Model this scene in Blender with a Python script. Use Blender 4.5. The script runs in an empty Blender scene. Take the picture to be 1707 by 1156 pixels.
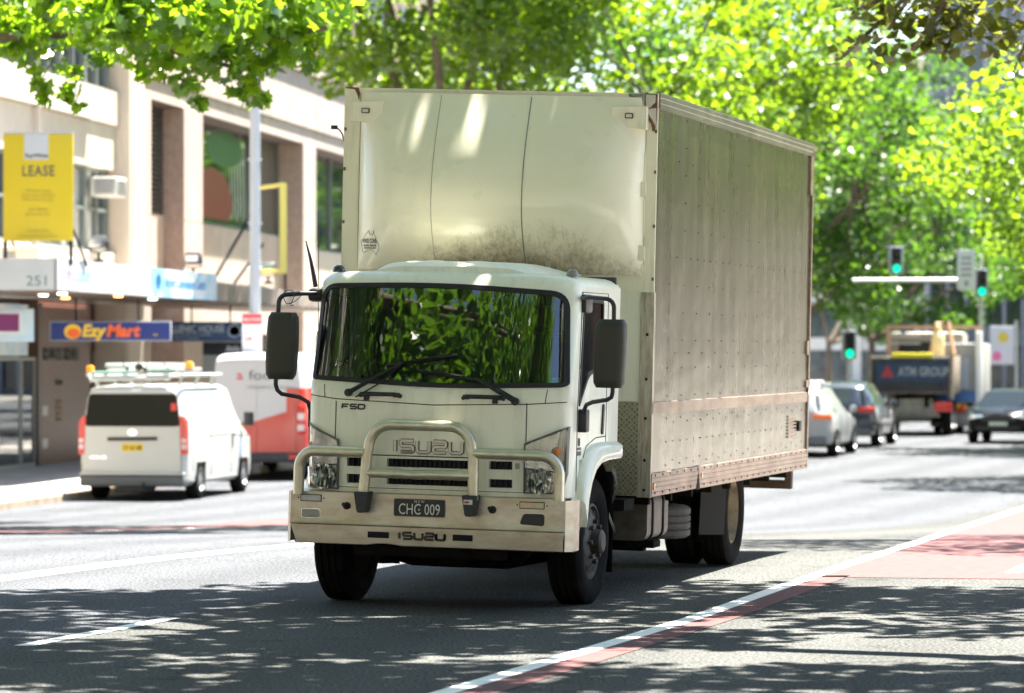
import bpy, bmesh, math, random
import numpy as np
from mathutils import Vector, Matrix
random.seed(7)
rng = np.random.default_rng(11)
SC = bpy.context.scene
COL = SC.collection
R = math.radians

# ---------------------------------------------------------------- camera, sky, sun, exposure
cam = bpy.data.cameras.new('camera')
cam.sensor_width = 36.0
cam.lens = 6000.0 / 1707.0 * 36.0
cam.clip_start = 0.5
cam.clip_end = 6000
cam.dof.use_dof = True
cam.dof.focus_distance = 25.0
cam.dof.aperture_fstop = 2.9
camo = bpy.data.objects.new('camera', cam)
COL.objects.link(camo)
camo.location = (0, 0, 1.76)
camo.rotation_euler = (R(90) + math.atan(17 / 6000.0), 0, 0)
SC.camera = camo

SUN_DIR = Vector((0.20, 0.23, 0.95)).normalized()
world = bpy.data.worlds.new('World')
SC.world = world
world.use_nodes = True
wn = world.node_tree
sky = wn.nodes.new('ShaderNodeTexSky')
sky.sky_type = 'NISHITA'
sky.sun_disc = False
sky.sun_elevation = math.asin(SUN_DIR.z)
sky.sun_rotation = math.atan2(SUN_DIR.x, SUN_DIR.y)
bg = wn.nodes['Background']
wn.links.new(sky.outputs[0], bg.inputs[0])
bg.inputs[1].default_value = 0.058
sun = bpy.data.lights.new('sun', 'SUN')
sun.energy = 5.0
sun.angle = R(0.53)
sun.color = (1.0, 0.955, 0.88)
suno = bpy.data.objects.new('sun', sun)
COL.objects.link(suno)
suno.rotation_euler = SUN_DIR.to_track_quat('Z', 'Y').to_euler()
SC.view_settings.view_transform = 'Standard'
SC.view_settings.look = 'None'
SC.view_settings.gamma = 1
SC.view_settings.exposure = 3.0
SC.cycles.use_denoising = True
SC.cycles.max_bounces = 8
SC.cycles.transparent_max_bounces = 16
SC.cycles.sample_clamp_indirect = 12.0

# ---------------------------------------------------------------- materials
MATS = {}
def nd(nt, t, **kw):
    n = nt.nodes.new(t)
    for k, v in kw.items(): setattr(n, k, v)
    return n
def mat(name, col, rough=0.5, metal=0.0, var=0.0, vscale=4.0, bump=0.0, bscale=60.0, coat=0.0, spec=0.5, emit=None, estr=0.0, stretch=(1, 1, 1), col2=None, lo=0.35, hi=0.65, detail=4.0):
    if name in MATS: return MATS[name]
    m = bpy.data.materials.new(name); m.use_nodes = True
    nt = m.node_tree; p = nt.nodes['Principled BSDF']
    p.inputs['Base Color'].default_value = (*col, 1)
    p.inputs['Roughness'].default_value = rough
    p.inputs['Metallic'].default_value = metal
    p.inputs['Specular IOR Level'].default_value = spec
    if coat: p.inputs['Coat Weight'].default_value = coat; p.inputs['Coat Roughness'].default_value = 0.06
    if emit: p.inputs['Emission Color'].default_value = (*emit, 1); p.inputs['Emission Strength'].default_value = estr
    tc = nd(nt, 'ShaderNodeTexCoord')
    if var or col2:
        mp = nd(nt, 'ShaderNodeMapping'); mp.inputs['Scale'].default_value = stretch
        nt.links.new(tc.outputs['Object'], mp.inputs[0])
        nz = nd(nt, 'ShaderNodeTexNoise'); nz.inputs['Scale'].default_value = vscale; nz.inputs['Detail'].default_value = detail
        nz.inputs['Roughness'].default_value = 0.6
        nt.links.new(mp.outputs[0], nz.inputs['Vector'])
        cr = nd(nt, 'ShaderNodeValToRGB')
        c2 = col2 if col2 else tuple(min(1, c * (1 + var)) for c in col)
        c1 = col if col2 else tuple(c * (1 - var) for c in col)
        cr.color_ramp.elements[0].position = lo; cr.color_ramp.elements[0].color = (*c1, 1)
        cr.color_ramp.elements[1].position = hi; cr.color_ramp.elements[1].color = (*c2, 1)
        nt.links.new(nz.outputs['Fac'], cr.inputs[0]); nt.links.new(cr.outputs[0], p.inputs['Base Color'])
    if bump:
        nb = nd(nt, 'ShaderNodeTexNoise'); nb.inputs['Scale'].default_value = bscale; nb.inputs['Detail'].default_value = 3
        nt.links.new(tc.outputs['Object'], nb.inputs['Vector'])
        bp = nd(nt, 'ShaderNodeBump'); bp.inputs['Strength'].default_value = bump; bp.inputs['Distance'].default_value = 0.02
        nt.links.new(nb.outputs['Fac'], bp.inputs['Height']); nt.links.new(bp.outputs[0], p.inputs['Normal'])
    MATS[name] = m
    return m
def glass(name, tint, refl=0.10, rough=0.0, gl=(1, 1, 1), dust=0.0):
    if name in MATS: return MATS[name]
    m = bpy.data.materials.new(name); m.use_nodes = True
    nt = m.node_tree; nt.nodes.clear()
    o = nd(nt, 'ShaderNodeOutputMaterial'); mx = nd(nt, 'ShaderNodeMixShader')
    t = nd(nt, 'ShaderNodeBsdfTransparent'); t.inputs[0].default_value = (*tint, 1)
    g = nd(nt, 'ShaderNodeBsdfGlossy'); g.inputs['Roughness'].default_value = rough; g.inputs[0].default_value = (*gl, 1)
    lw = nd(nt, 'ShaderNodeFresnel'); lw.inputs[0].default_value = 1.5
    ma = nd(nt, 'ShaderNodeMath', operation='ADD'); ma.inputs[1].default_value = refl; ma.use_clamp = True
    nt.links.new(lw.outputs[0], ma.inputs[0]); nt.links.new(ma.outputs[0], mx.inputs[0])
    nt.links.new(t.outputs[0], mx.inputs[1]); nt.links.new(g.outputs[0], mx.inputs[2]); nt.links.new(mx.outputs[0], o.inputs[0])
    if dust:      # thin road film, denser in specks
        tc = nd(nt, 'ShaderNodeTexCoord'); n = nd(nt, 'ShaderNodeTexNoise'); n.inputs['Scale'].default_value = 2.2; n.inputs['Detail'].default_value = 9; n.inputs['Roughness'].default_value = 0.8
        nt.links.new(tc.outputs['Object'], n.inputs['Vector']); r = nd(nt, 'ShaderNodeMapRange'); r.inputs['From Min'].default_value = 0.45; r.inputs['From Max'].default_value = 0.75; r.inputs['To Min'].default_value = dust * 0.25; r.inputs['To Max'].default_value = dust
        nt.links.new(n.outputs['Fac'], r.inputs['Value']); d = nd(nt, 'ShaderNodeBsdfDiffuse'); d.inputs[0].default_value = (0.30, 0.29, 0.24, 1); m2 = nd(nt, 'ShaderNodeMixShader')
        nt.links.new(r.outputs[0], m2.inputs[0]); nt.links.new(mx.outputs[0], m2.inputs[1]); nt.links.new(d.outputs[0], m2.inputs[2]); nt.links.new(m2.outputs[0], o.inputs[0])
    MATS[name] = m
    return m
def leafmat(name, c, tr, gloss=0.12, rough=0.35, trw=0.5):
    m = bpy.data.materials.new(name); m.use_nodes = True
    nt = m.node_tree; nt.nodes.clear()
    o = nd(nt, 'ShaderNodeOutputMaterial')
    geo = nd(nt, 'ShaderNodeNewGeometry')
    cr = nd(nt, 'ShaderNodeValToRGB')
    cr.color_ramp.elements[0].color = (*[x * 0.65 for x in c], 1); cr.color_ramp.elements[1].color = (c[0] * 1.5, c[1] * 1.3, c[2], 1)
    nt.links.new(geo.outputs['Random Per Island'], cr.inputs[0])
    d = nd(nt, 'ShaderNodeBsdfDiffuse'); nt.links.new(cr.outputs[0], d.inputs[0])
    cr2 = nd(nt, 'ShaderNodeValToRGB')
    cr2.color_ramp.elements[0].color = (*[x * 0.7 for x in tr], 1); cr2.color_ramp.elements[1].color = (min(1, tr[0] * 1.35), tr[1] * 1.15, tr[2], 1)
    nt.links.new(geo.outputs['Random Per Island'], cr2.inputs[0])
    t = nd(nt, 'ShaderNodeBsdfTranslucent'); nt.links.new(cr2.outputs[0], t.inputs[0])
    a = nd(nt, 'ShaderNodeMixShader'); a.inputs[0].default_value = trw
    nt.links.new(d.outputs[0], a.inputs[1]); nt.links.new(t.outputs[0], a.inputs[2])
    g = nd(nt, 'ShaderNodeBsdfGlossy'); g.inputs['Roughness'].default_value = rough; g.inputs[0].default_value = (1, 1, 1, 1)
    lw = nd(nt, 'ShaderNodeLayerWeight'); lw.inputs[0].default_value = 0.25
    mm = nd(nt, 'ShaderNodeMath', operation='MULTIPLY_ADD'); mm.inputs[1].default_value = 0.10; mm.inputs[2].default_value = gloss * 0.08
    nt.links.new(lw.outputs['Fresnel'], mm.inputs[0])
    b = nd(nt, 'ShaderNodeMixShader'); nt.links.new(mm.outputs[0], b.inputs[0])
    nt.links.new(a.outputs[0], b.inputs[1]); nt.links.new(g.outputs[0], b.inputs[2]); nt.links.new(b.outputs[0], o.inputs[0])
    MATS[name] = m
    return m

# ---------------------------------------------------------------- object helpers
def finish(o, parent=None, smooth=40):
    if parent is not None: o.parent = parent
    me = o.data
    if smooth:
        me.polygons.foreach_set('use_smooth', [True] * len(me.polygons))
        me.set_sharp_from_angle(angle=R(smooth))
    return o
def link_mesh(name, me, m, parent=None, smooth=40):
    o = bpy.data.objects.new(name, me); COL.objects.link(o)
    if m is not None and not me.materials: me.materials.append(m)
    return finish(o, parent, smooth)
def root(name, label, cat, loc=(0, 0, 0), rz=0.0, group=None):
    o = bpy.data.objects.new(name, None); COL.objects.link(o)
    o.empty_display_size = 0.3
    o.location = loc; o.rotation_euler = (0, 0, rz); o['label'] = label; o['category'] = cat
    if group: o['group'] = group
    return o
def tag(o, label, cat, group=None):
    o['label'] = label; o['category'] = cat
    if group: o['group'] = group
    return o
def lab(o, t): o['label'] = t; return o

class MB:
    """collects shapes into one mesh"""
    def __init__(s): s.bm = bmesh.new()
    def face(s, pts):
        return s.bm.faces.new([s.bm.verts.new(p) for p in pts])
    def box(s, x0, x1, y0, y1, z0, z1, bev=0.0, seg=2, rot=None):
        ret = bmesh.ops.create_cube(s.bm, size=1.0)
        vs = ret['verts']
        c = Vector(((x0 + x1) / 2, (y0 + y1) / 2, (z0 + z1) / 2))
        for v in vs: v.co = Vector((v.co.x * (x1 - x0), v.co.y * (y1 - y0), v.co.z * (z1 - z0))) + c
        if bev:
            es = list({e for v in vs for e in v.link_edges})
            r = bmesh.ops.bevel(s.bm, geom=es, offset=bev, segments=seg, profile=0.5, affect='EDGES', clamp_overlap=True)
            vs = list({v for f in r['faces'] for v in f.verts} | {v for v in vs if v.is_valid})
        if rot is not None:
            for v in vs: v.co = c + rot @ (v.co - c)
        return vs
    def tube(s, path, r, n=10, caps=True, closed=False):
        P = [Vector(p) for p in path]; k = len(P)
        rr = r if isinstance(r, (list, tuple)) else [r] * k
        rings = []; up = None
        for i in range(k):
            a = P[(i - 1) % k] if (i > 0 or closed) else P[i]
            b = P[(i + 1) % k] if (i < k - 1 or closed) else P[i]
            t = (b - a).normalized()
            if up is None:
                up = Vector((0, 0, 1)) if abs(t.z) < 0.9 else Vector((1, 0, 0))
            nx = t.cross(up)
            if nx.length < 1e-6: nx = t.orthogonal()
            nx.normalize(); ny = nx.cross(t).normalized(); up = ny
            rings.append([s.bm.verts.new(P[i] + nx * math.cos(2 * math.pi * j / n) * rr[i] + ny * math.sin(2 * math.pi * j / n) * rr[i]) for j in range(n)])
        for i in range(k if closed else k - 1):
            A, B = rings[i], rings[(i + 1) % k]
            for j in range(n):
                s.bm.faces.new((A[j], A[(j + 1) % n], B[(j + 1) % n], B[j]))
        if caps and not closed:
            s.bm.faces.new(rings[0]); s.bm.faces.new(rings[-1])
    def lathe(s, prof, n=32, M=None, closed=False):
        """prof: (r, h) around z; M places it"""
        M = M or Matrix()
        rings = []
        for r, h in prof:
            rings.append([s.bm.verts.new(M @ Vector((r * math.cos(2 * math.pi * j / n), r * math.sin(2 * math.pi * j / n), h))) for j in range(n)])
        m = len(rings)
        for i in range(m if closed else m - 1):
            A, B = rings[i], rings[(i + 1) % m]
            for j in range(n):
                s.bm.faces.new((A[j], A[(j + 1) % n], B[(j + 1) % n], B[j]))
        if not closed:
            for rg, (r, h) in ((rings[0], prof[0]), (rings[-1], prof[-1])):
                if r > 1e-5: s.bm.faces.new(rg)
    def prism(s, poly, axis, a, b):
        """poly 2D points; axis 'x','y','z' extruded from a to b"""
        def P(p, h):
            return {'x': (h, p[0], p[1]), 'y': (p[0], h, p[1]), 'z': (p[0], p[1], h)}[axis]
        A = [s.bm.verts.new(P(p, a)) for p in poly]; B = [s.bm.verts.new(P(p, b)) for p in poly]
        n = len(poly)
        s.bm.faces.new(A); s.bm.faces.new(B)
        for i in range(n): s.bm.faces.new((A[i], A[(i + 1) % n], B[(i + 1) % n], B[i]))
    def grid(s, rows):
        V = [[s.bm.verts.new(p) for p in r] for r in rows]
        for i in range(len(V) - 1):
            for j in range(len(V[0]) - 1):
                s.bm.faces.new((V[i][j], V[i][j + 1], V[i + 1][j + 1], V[i + 1][j]))
        return V
    def build(s, name, m, parent=None, smooth=40, fix=True, bev=0.0):
        if fix: bmesh.ops.recalc_face_normals(s.bm, faces=s.bm.faces)
        me = bpy.data.meshes.new(name); s.bm.to_mesh(me); s.bm.free()
        return link_mesh(name, me, m, parent, smooth)
def merge_into(o, mb, m):
    """adds small pattern pieces (rivets, nuts) to a finished part as a second material"""
    bmesh.ops.recalc_face_normals(mb.bm, faces=mb.bm.faces)
    me = bpy.data.meshes.new('tmp'); mb.bm.to_mesh(me); mb.bm.free()
    if m.name not in [x.name for x in o.data.materials]: o.data.materials.append(m)
    k = [x.name for x in o.data.materials].index(m.name)
    bm = bmesh.new(); bm.from_mesh(o.data); n = len(bm.faces); bm.from_mesh(me); bm.faces.ensure_lookup_table()
    for f in bm.faces[n:]: f.material_index = k; f.smooth = False
    bm.to_mesh(o.data); bm.free(); bpy.data.meshes.remove(me)
def np_mesh(name, V, F, m, parent=None, smooth=0):
    """V (n,3), F (m,k) uniform faces"""
    me = bpy.data.meshes.new(name)
    me.vertices.add(len(V)); me.vertices.foreach_set('co', V.astype(np.float32).ravel())
    k = F.shape[1]
    me.loops.add(F.size); me.loops.foreach_set('vertex_index', F.astype(np.int32).ravel())
    me.polygons.add(len(F)); me.polygons.foreach_set('loop_start', np.arange(0, F.size, k, dtype=np.int32))
    me.polygons.foreach_set('loop_total', np.full(len(F), k, dtype=np.int32))
    me.update(calc_edges=True)
    return link_mesh(name, me, m, parent, smooth)
def rpoly(pts, r, n=5):
    out = []; k = len(pts)
    rs = r if isinstance(r, (list, tuple)) else [r] * k
    for i in range(k):
        p = Vector(pts[i]); a = Vector(pts[i - 1]) - p; b = Vector(pts[(i + 1) % k]) - p
        d = min(rs[i], a.length * 0.49, b.length * 0.49)
        A = p + a.normalized() * d; B = p + b.normalized() * d
        for j in range(n + 1):
            t = j / n
            q = A * (1 - t) ** 2 + p * 2 * t * (1 - t) + B * t * t
            out.append((q.x, q.y))
    return out
def text(body, size, m, parent, loc, rot, name='lettering', bold=0.0, sx=1.0, ext=0.0015, align='LEFT', shear=0.0, sp=1.0):
    cu = bpy.data.curves.new(name, 'FONT'); cu.body = body; cu.size = size; cu.extrude = ext
    cu.offset = bold; cu.align_x = align; cu.shear = shear; cu.space_character = sp; cu.resolution_u = 3
    t = bpy.data.objects.new(name, cu); COL.objects.link(t)
    me = bpy.data.meshes.new_from_object(t.evaluated_get(bpy.context.evaluated_depsgraph_get()))
    bpy.data.objects.remove(t); bpy.data.curves.remove(cu)
    me.materials.clear(); me.name = name
    me.transform(Matrix.Diagonal((sx, 1, 1, 1)))
    M = Matrix.Translation(loc) @ rot.to_matrix().to_4x4()
    me.transform(M)
    return link_mesh(name, me, m, parent, 0)
from mathutils import Euler
FRONT = Euler((R(90), 0, 0))           # faces -y
SIDE = Euler((R(90), 0, R(90)))        # faces +x
def copy_tree(o, parent=None):
    c = o.copy(); COL.objects.link(c)
    if parent is not None: c.parent = parent
    for ch in o.children: copy_tree(ch, c)
    return c

# the street dips gently away from the camera
def ss(x): x = min(1, max(0, x)); return x * x * (3 - 2 * x)
def gz(d): return -0.72 * ss((d - 30) / 27) + 0.14 * ss((d - 70) / 25)
def kerb_l(d): return -7.65 + (d - 62) * 0.167
def lane(x0, d):   # x of a lane line that passes x0 at d = 18.8
    def base(q):
        if q <= 26: return (q - 18.8) * 0.295
        y = 595 + 6000 * (1.76 - gz(q)) / q
        return (715 + (1156 - y) / 0.3135 - 853.5) / 6000 * q + 0.433
    k = base(min(d, 60)) + max(0, d - 60) * 0.2
    if 24 < d < 30: k = (d - 18.8) * 0.295 * (30 - d) / 6 + base(d if d > 26 else 26.001) * 0 + (base(30) + (d - 30) * 0.295) * (d - 24) / 6
    return x0 + k
def kerb_r(d): return lane(3.6, d)
# ---------------------------------------------------------------- ground, road, footpaths
def asphalt():
    m = bpy.data.materials.new('asphalt'); m.use_nodes = True
    nt = m.node_tree; p = nt.nodes['Principled BSDF']; L = nt.links.new
    tc = nd(nt, 'ShaderNodeTexCoord')
    n1 = nd(nt, 'ShaderNodeTexNoise'); n1.inputs['Scale'].default_value = 0.5; n1.inputs['Detail'].default_value = 5
    n2 = nd(nt, 'ShaderNodeTexVoronoi'); n2.inputs['Scale'].default_value = 90
    n3 = nd(nt, 'ShaderNodeTexNoise'); n3.inputs['Scale'].default_value = 45; n3.inputs['Detail'].default_value = 3
    for n in (n1, n2, n3): L(tc.outputs['Object'], n.inputs['Vector'])
    # tyre-worn bands and the older strip of asphalt run along the lanes
    sep = nd(nt, 'ShaderNodeSeparateXYZ'); L(tc.outputs['Object'], sep.inputs[0])
    ml = nd(nt, 'ShaderNodeMath', operation='MULTIPLY_ADD'); ml.inputs[1].default_value = -0.295
    L(sep.outputs['Y'], ml.inputs[0]); L(sep.outputs['X'], ml.inputs[2])      # lateral position
    st = nd(nt, 'ShaderNodeMapRange'); st.inputs['From Min'].default_value = -9.44; st.inputs['From Max'].default_value = -9.38
    L(ml.outputs[0], st.inputs['Value'])
    cr = nd(nt, 'ShaderNodeMix', data_type='RGBA'); L(st.outputs[0], cr.inputs[0])
    cr.inputs['A'].default_value = (0.064, 0.067, 0.072, 1); cr.inputs['B'].default_value = (0.067, 0.068, 0.063, 1)
    r1 = nd(nt, 'ShaderNodeMapRange'); r1.inputs['To Min'].default_value = 0.8; r1.inputs['To Max'].default_value = 1.2; L(n1.outputs['Fac'], r1.inputs['Value'])
    r2 = nd(nt, 'ShaderNodeMapRange'); r2.inputs['From Min'].default_value = 0.36; r2.inputs['From Max'].default_value = 0.64
    r2.inputs['To Min'].default_value = 0.35; r2.inputs['To Max'].default_value = 1.65; L(n3.outputs['Fac'], r2.inputs['Value'])
    # darker oily film between the wheel paths, small stains, hairline cracks
    wp = nd(nt, 'ShaderNodeMath', operation='SINE'); wq = nd(nt, 'ShaderNodeMath', operation='MULTIPLY_ADD'); wq.inputs[1].default_value = 3.7; wq.inputs[2].default_value = 0.6; L(ml.outputs[0], wq.inputs[0]); L(wq.outputs[0], wp.inputs[0])
    wr = nd(nt, 'ShaderNodeMapRange'); wr.inputs['From Min'].default_value = -1; wr.inputs['To Min'].default_value = 0.86; wr.inputs['To Max'].default_value = 1.08; L(wp.outputs[0], wr.inputs['Value'])
    n4 = nd(nt, 'ShaderNodeTexNoise'); n4.inputs['Scale'].default_value = 2.3; n4.inputs['Detail'].default_value = 6; L(tc.outputs['Object'], n4.inputs['Vector'])
    sr = nd(nt, 'ShaderNodeMapRange'); sr.inputs['From Min'].default_value = 0.60; sr.inputs['From Max'].default_value = 0.72; sr.inputs['To Min'].default_value = 1.0; sr.inputs['To Max'].default_value = 0.72; L(n4.outputs['Fac'], sr.inputs['Value'])
    vc = nd(nt, 'ShaderNodeTexVoronoi', feature='DISTANCE_TO_EDGE'); vc.inputs['Scale'].default_value = 0.22; vcm = nd(nt, 'ShaderNodeMapping'); L(tc.outputs['Object'], vcm.inputs[0]); vcn = nd(nt, 'ShaderNodeVectorMath', operation='ADD'); L(vcm.outputs[0], vcn.inputs[0]); vs = nd(nt, 'ShaderNodeVectorMath', operation='SCALE'); vs.inputs['Scale'].default_value = 1.1; L(n4.outputs['Color'], vs.inputs[0]); L(vs.outputs[0], vcn.inputs[1]); L(vcn.outputs[0], vc.inputs['Vector'])
    ck = nd(nt, 'ShaderNodeMapRange'); ck.inputs['From Max'].default_value = 0.004; ck.inputs['To Min'].default_value = 0.5; ck.inputs['To Max'].default_value = 1.0; L(vc.outputs['Distance'], ck.inputs['Value'])
    mm = nd(nt, 'ShaderNodeMath', operation='MULTIPLY'); L(r1.outputs[0], mm.inputs[0]); L(r2.outputs[0], mm.inputs[1])
    for q in (wr, sr, ck):
        m2 = nd(nt, 'ShaderNodeMath', operation='MULTIPLY'); L(mm.outputs[0], m2.inputs[0]); L(q.outputs[0], m2.inputs[1]); mm = m2
    vm = nd(nt, 'ShaderNodeVectorMath', operation='SCALE'); L(cr.outputs['Result'], vm.inputs[0]); L(mm.outputs[0], vm.inputs['Scale'])
    L(vm.outputs[0], p.inputs['Base Color']); p.inputs['Roughness'].default_value = 0.92
    p.inputs['Specular IOR Level'].default_value = 0.12
    bp = nd(nt, 'ShaderNodeBump'); bp.inputs['Strength'].default_value = 0.6; bp.inputs['Distance'].default_value = 0.01
    L(n2.outputs['Distance'], bp.inputs['Height']); L(bp.outputs[0], p.inputs['Normal'])
    return m
M_ASPH = asphalt()
M_CONC = mat('concrete_paving', (0.30, 0.28, 0.26), 0.8, var=0.18, vscale=1.5, bump=0.15)
M_KERB = mat('sandstone_kerb', (0.30, 0.23, 0.16), 0.85, var=0.25, vscale=3, bump=0.2)
M_LINE = mat('road_paint_white', (0.72, 0.72, 0.68), 0.6, var=0.12, vscale=12, bump=0.2)
M_RED = mat('bus_lane_red', (0.072, 0.019, 0.017), 0.85, col2=(0.105, 0.034, 0.030), vscale=9, bump=0.3)
def strip(name, xl, xr, d0, d1, m, dz, kind=True, step=1.5, cross=1):
    n = max(2, int((d1 - d0) / step) + 1)
    mb = MB(); rows = []
    for i in range(n):
        d = d0 + (d1 - d0) * i / (n - 1)
        a, b = xl(d), xr(d)
        rows.append([(a + (b - a) * j / cross, d, gz(d) + dz) for j in range(cross + 1)])
    mb.grid(rows)
    o = mb.build(name, m, None, 60)
    if o.data.polygons[0].normal.z < 0: o.data.flip_normals()
    if kind: o['kind'] = 'structure'
    return o
def terr(d): return d
strip('ground', lambda d: -1500, lambda d: 1500, -600, 2400, mat('ground_far', (0.16, 0.15, 0.13), 0.9, var=0.2, vscale=0.3), -0.012, step=3)
strip('road', lambda d: kerb_l(d), lambda d: kerb_r(d), -60, 420, M_ASPH, 0.0, step=1.5)
strip('cross_street', lambda d: kerb_r(d), lambda d: 90, 128, 142, M_ASPH, 0.001)
def path(name, k, sgn, d0, d1):
    mb = MB(); rows = []
    n = int((d1 - d0) / 2)
    for i in range(n + 1):
        d = d0 + (d1 - d0) * i / n
        z = gz(d)
        a = k(d)
        rows.append([(a + sgn * 0.16, d, z - 0.3), (a + sgn * 0.16, d, z + 0.135), (a + sgn * 9.0, d, z + 0.15), (a + sgn * 9, d, z - 0.3)])
    mb.grid(rows); o = mb.build(name, M_CONC, None, 20); o['kind'] = 'structure'
    mb = MB(); rows = []
    for i in range(n + 1):
        d = d0 + (d1 - d0) * i / n; z = gz(d); a = k(d)
        rows.append([(a, d, z - 0.3), (a, d, z + 0.11), (a + sgn * 0.02, d, z + 0.13), (a + sgn * 0.157, d, z + 0.137), (a + sgn * 0.157, d, z - 0.3)])
    mb.grid(rows); o = mb.build('kerb', M_KERB, None, 30); o['kind'] = 'structure'
path('footpath', kerb_l, -1, -60, 400)
path('footpath', kerb_r, 1, -60, 126)
# painted lines and the red bus-lane surfacing
W1 = -0.433
strip('lane_line', lambda d: lane(W1, d), lambda d: lane(W1 + 0.135, d), 3, 62, M_LINE, 0.004)
strip('red_edge_strip', lambda d: lane(W1 + 0.138, d), lambda d: lane(W1 + 0.36, d), 3, 28.9, M_RED, 0.004)
mb = MB(); rows = []
for i in range(41):
    d = 28.7 + 30 * i / 40
    rows.append([(lane(W1 + 0.138 + 3.0 * j / 6, d) , d + 0.55 * (j / 6.0) * -1.0 * (1 if i == 0 else 0) + (0.02 if i == 0 else 0), gz(d) + 0.004) for j in range(7)])
mb.grid(rows); o = mb.build('red_bus_lane', M_RED, None, 60); o['kind'] = 'structure'
strip('bus_lane_marking', lambda d: lane(W1 + 1.55, d), lambda d: lane(W1 + 1.68, d), 29.2, 33.5, M_LINE, 0.008)
def line_pts(name, x0, d0, x1, d1, w, m, dz=0.004):
    strip(name, lambda d: x0 + (x1 - x0) * (d - d0) / (d1 - d0), lambda d: x0 + (x1 - x0) * (d - d0) / (d1 - d0) + w, d0, d1, m, dz)
line_pts('lane_dash', -3.03, 21.9, -3.03 + 2.3 * 0.295, 24.2, 0.13, M_LINE)
line_pts('lane_dash', -3.03 + 12 * 0.295, 33.9, -3.03 + 15 * 0.295, 36.9, 0.13, M_LINE)
line_pts('centre_line', -7.35, 18.8, -4.2 + 0.295 * 10.6 + 0.9, 41, 0.11, M_LINE)
line_pts('centre_line', -7.35 + 0.22, 18.8, -4.2 + 0.295 * 10.6 + 1.12, 41, 0.11, M_LINE)
line_pts('edge_line', -6.75, 39.5, -4.05, 49.5, 0.16, M_LINE)
line_pts('red_kerb_lane', -8.0, 38.5, -3.4, 55.5, 1.3, M_RED)
# ---------------------------------------------------------------- the box truck
def truck_paint(name, base, dirt=0.35):
    """old white paint with thin streaky grime (stays put whatever the light)"""
    m = mat(name, base, 0.36, coat=0.35)
    nt = m.node_tree; p = nt.nodes['Principled BSDF']; L = nt.links.new
    tc = nd(nt, 'ShaderNodeTexCoord')
    mp = nd(nt, 'ShaderNodeMapping'); mp.inputs['Scale'].default_value = (9, 9, 1.1); L(tc.outputs['Object'], mp.inputs[0])
    n = nd(nt, 'ShaderNodeTexNoise'); n.inputs['Scale'].default_value = 1.6; n.inputs['Detail'].default_value = 7; n.inputs['Roughness'].default_value = 0.7; L(mp.outputs[0], n.inputs['Vector'])
    r = nd(nt, 'ShaderNodeMapRange'); r.inputs['From Min'].default_value = 0.5; r.inputs['From Max'].default_value = 0.8; r.inputs['To Max'].default_value = dirt; L(n.outputs['Fac'], r.inputs['Value'])
    vo = nd(nt, 'ShaderNodeTexVoronoi'); vo.inputs['Scale'].default_value = 26; L(tc.outputs['Object'], vo.inputs['Vector'])      # bug marks and stone chips
    vr = nd(nt, 'ShaderNodeMapRange'); vr.inputs['From Min'].default_value = 0.10; vr.inputs['From Max'].default_value = 0.06; L(vo.outputs['Distance'], vr.inputs['Value'])
    vw = nd(nt, 'ShaderNodeSeparateColor'); L(vo.outputs['Color'], vw.inputs[0]); vg = nd(nt, 'ShaderNodeMath', operation='GREATER_THAN'); vg.inputs[1].default_value = 0.86; L(vw.outputs[0], vg.inputs[0])
    vm = nd(nt, 'ShaderNodeMath', operation='MULTIPLY'); L(vr.outputs[0], vm.inputs[0]); L(vg.outputs[0], vm.inputs[1])
    r9 = nd(nt, 'ShaderNodeMath', operation='MULTIPLY_ADD'); r9.inputs[1].default_value = 0.6; r9.use_clamp = True; L(vm.outputs[0], r9.inputs[0]); L(r.outputs[0], r9.inputs[2]); r = r9
    mx = nd(nt, 'ShaderNodeMix', data_type='RGBA'); L(r.outputs[0], mx.inputs[0])
    mx.inputs['A'].default_value = (*base, 1); mx.inputs['B'].default_value = (0.30, 0.26, 0.18, 1); L(mx.outputs['Result'], p.inputs['Base Color'])
    r2 = nd(nt, 'ShaderNodeMapRange'); r2.inputs['To Min'].default_value = 0.25; r2.inputs['To Max'].default_value = 0.55; L(n.outputs['Fac'], r2.inputs['Value']); L(r2.outputs[0], p.inputs['Roughness'])
    return m
M_CAB = truck_paint('cab_paint', (0.81, 0.80, 0.65), 0.30)
M_BOX = truck_paint('box_paint', (0.80, 0.765, 0.58), 0.4)
M_BLACK = mat('black_plastic', (0.012, 0.012, 0.011), 0.45, var=0.3, vscale=8)
M_MIRR = mat('mirror_plastic', (0.028, 0.028, 0.018), 0.55, bump=0.12, bscale=150)
M_RUB = mat('rubber', (0.012, 0.012, 0.012), 0.7, var=0.25, vscale=6)
M_TYRE = mat('tyre_rubber', (0.007, 0.007, 0.007), 0.85, spec=0.05, col2=(0.016, 0.015, 0.013), vscale=5, bump=0.25, bscale=40)
M_CHAS = mat('chassis_grime', (0.007, 0.007, 0.006), 0.9, spec=0.1, col2=(0.018, 0.016, 0.012), vscale=7)
M_ALU = mat('bumper_alloy', (0.58, 0.52, 0.42), 0.40, metal=0.6, col2=(0.44, 0.36, 0.26), vscale=5, bump=0.05, bscale=14, stretch=(1, 1, 2.5))
M_TUBE = mat('bar_alloy', (0.62, 0.57, 0.43), 0.38, metal=0.75, var=0.12, vscale=9)
M_POST = mat('post_alloy', (0.56, 0.53, 0.44), 0.42, metal=0.7, col2=(0.33, 0.28, 0.2), vscale=5, stretch=(6, 6, 1))
M_RAIL = mat('rail_alloy', (0.33, 0.26, 0.20), 0.40, metal=0.75, col2=(0.22, 0.155, 0.11), vscale=3, stretch=(1, 1, 3))
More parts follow.
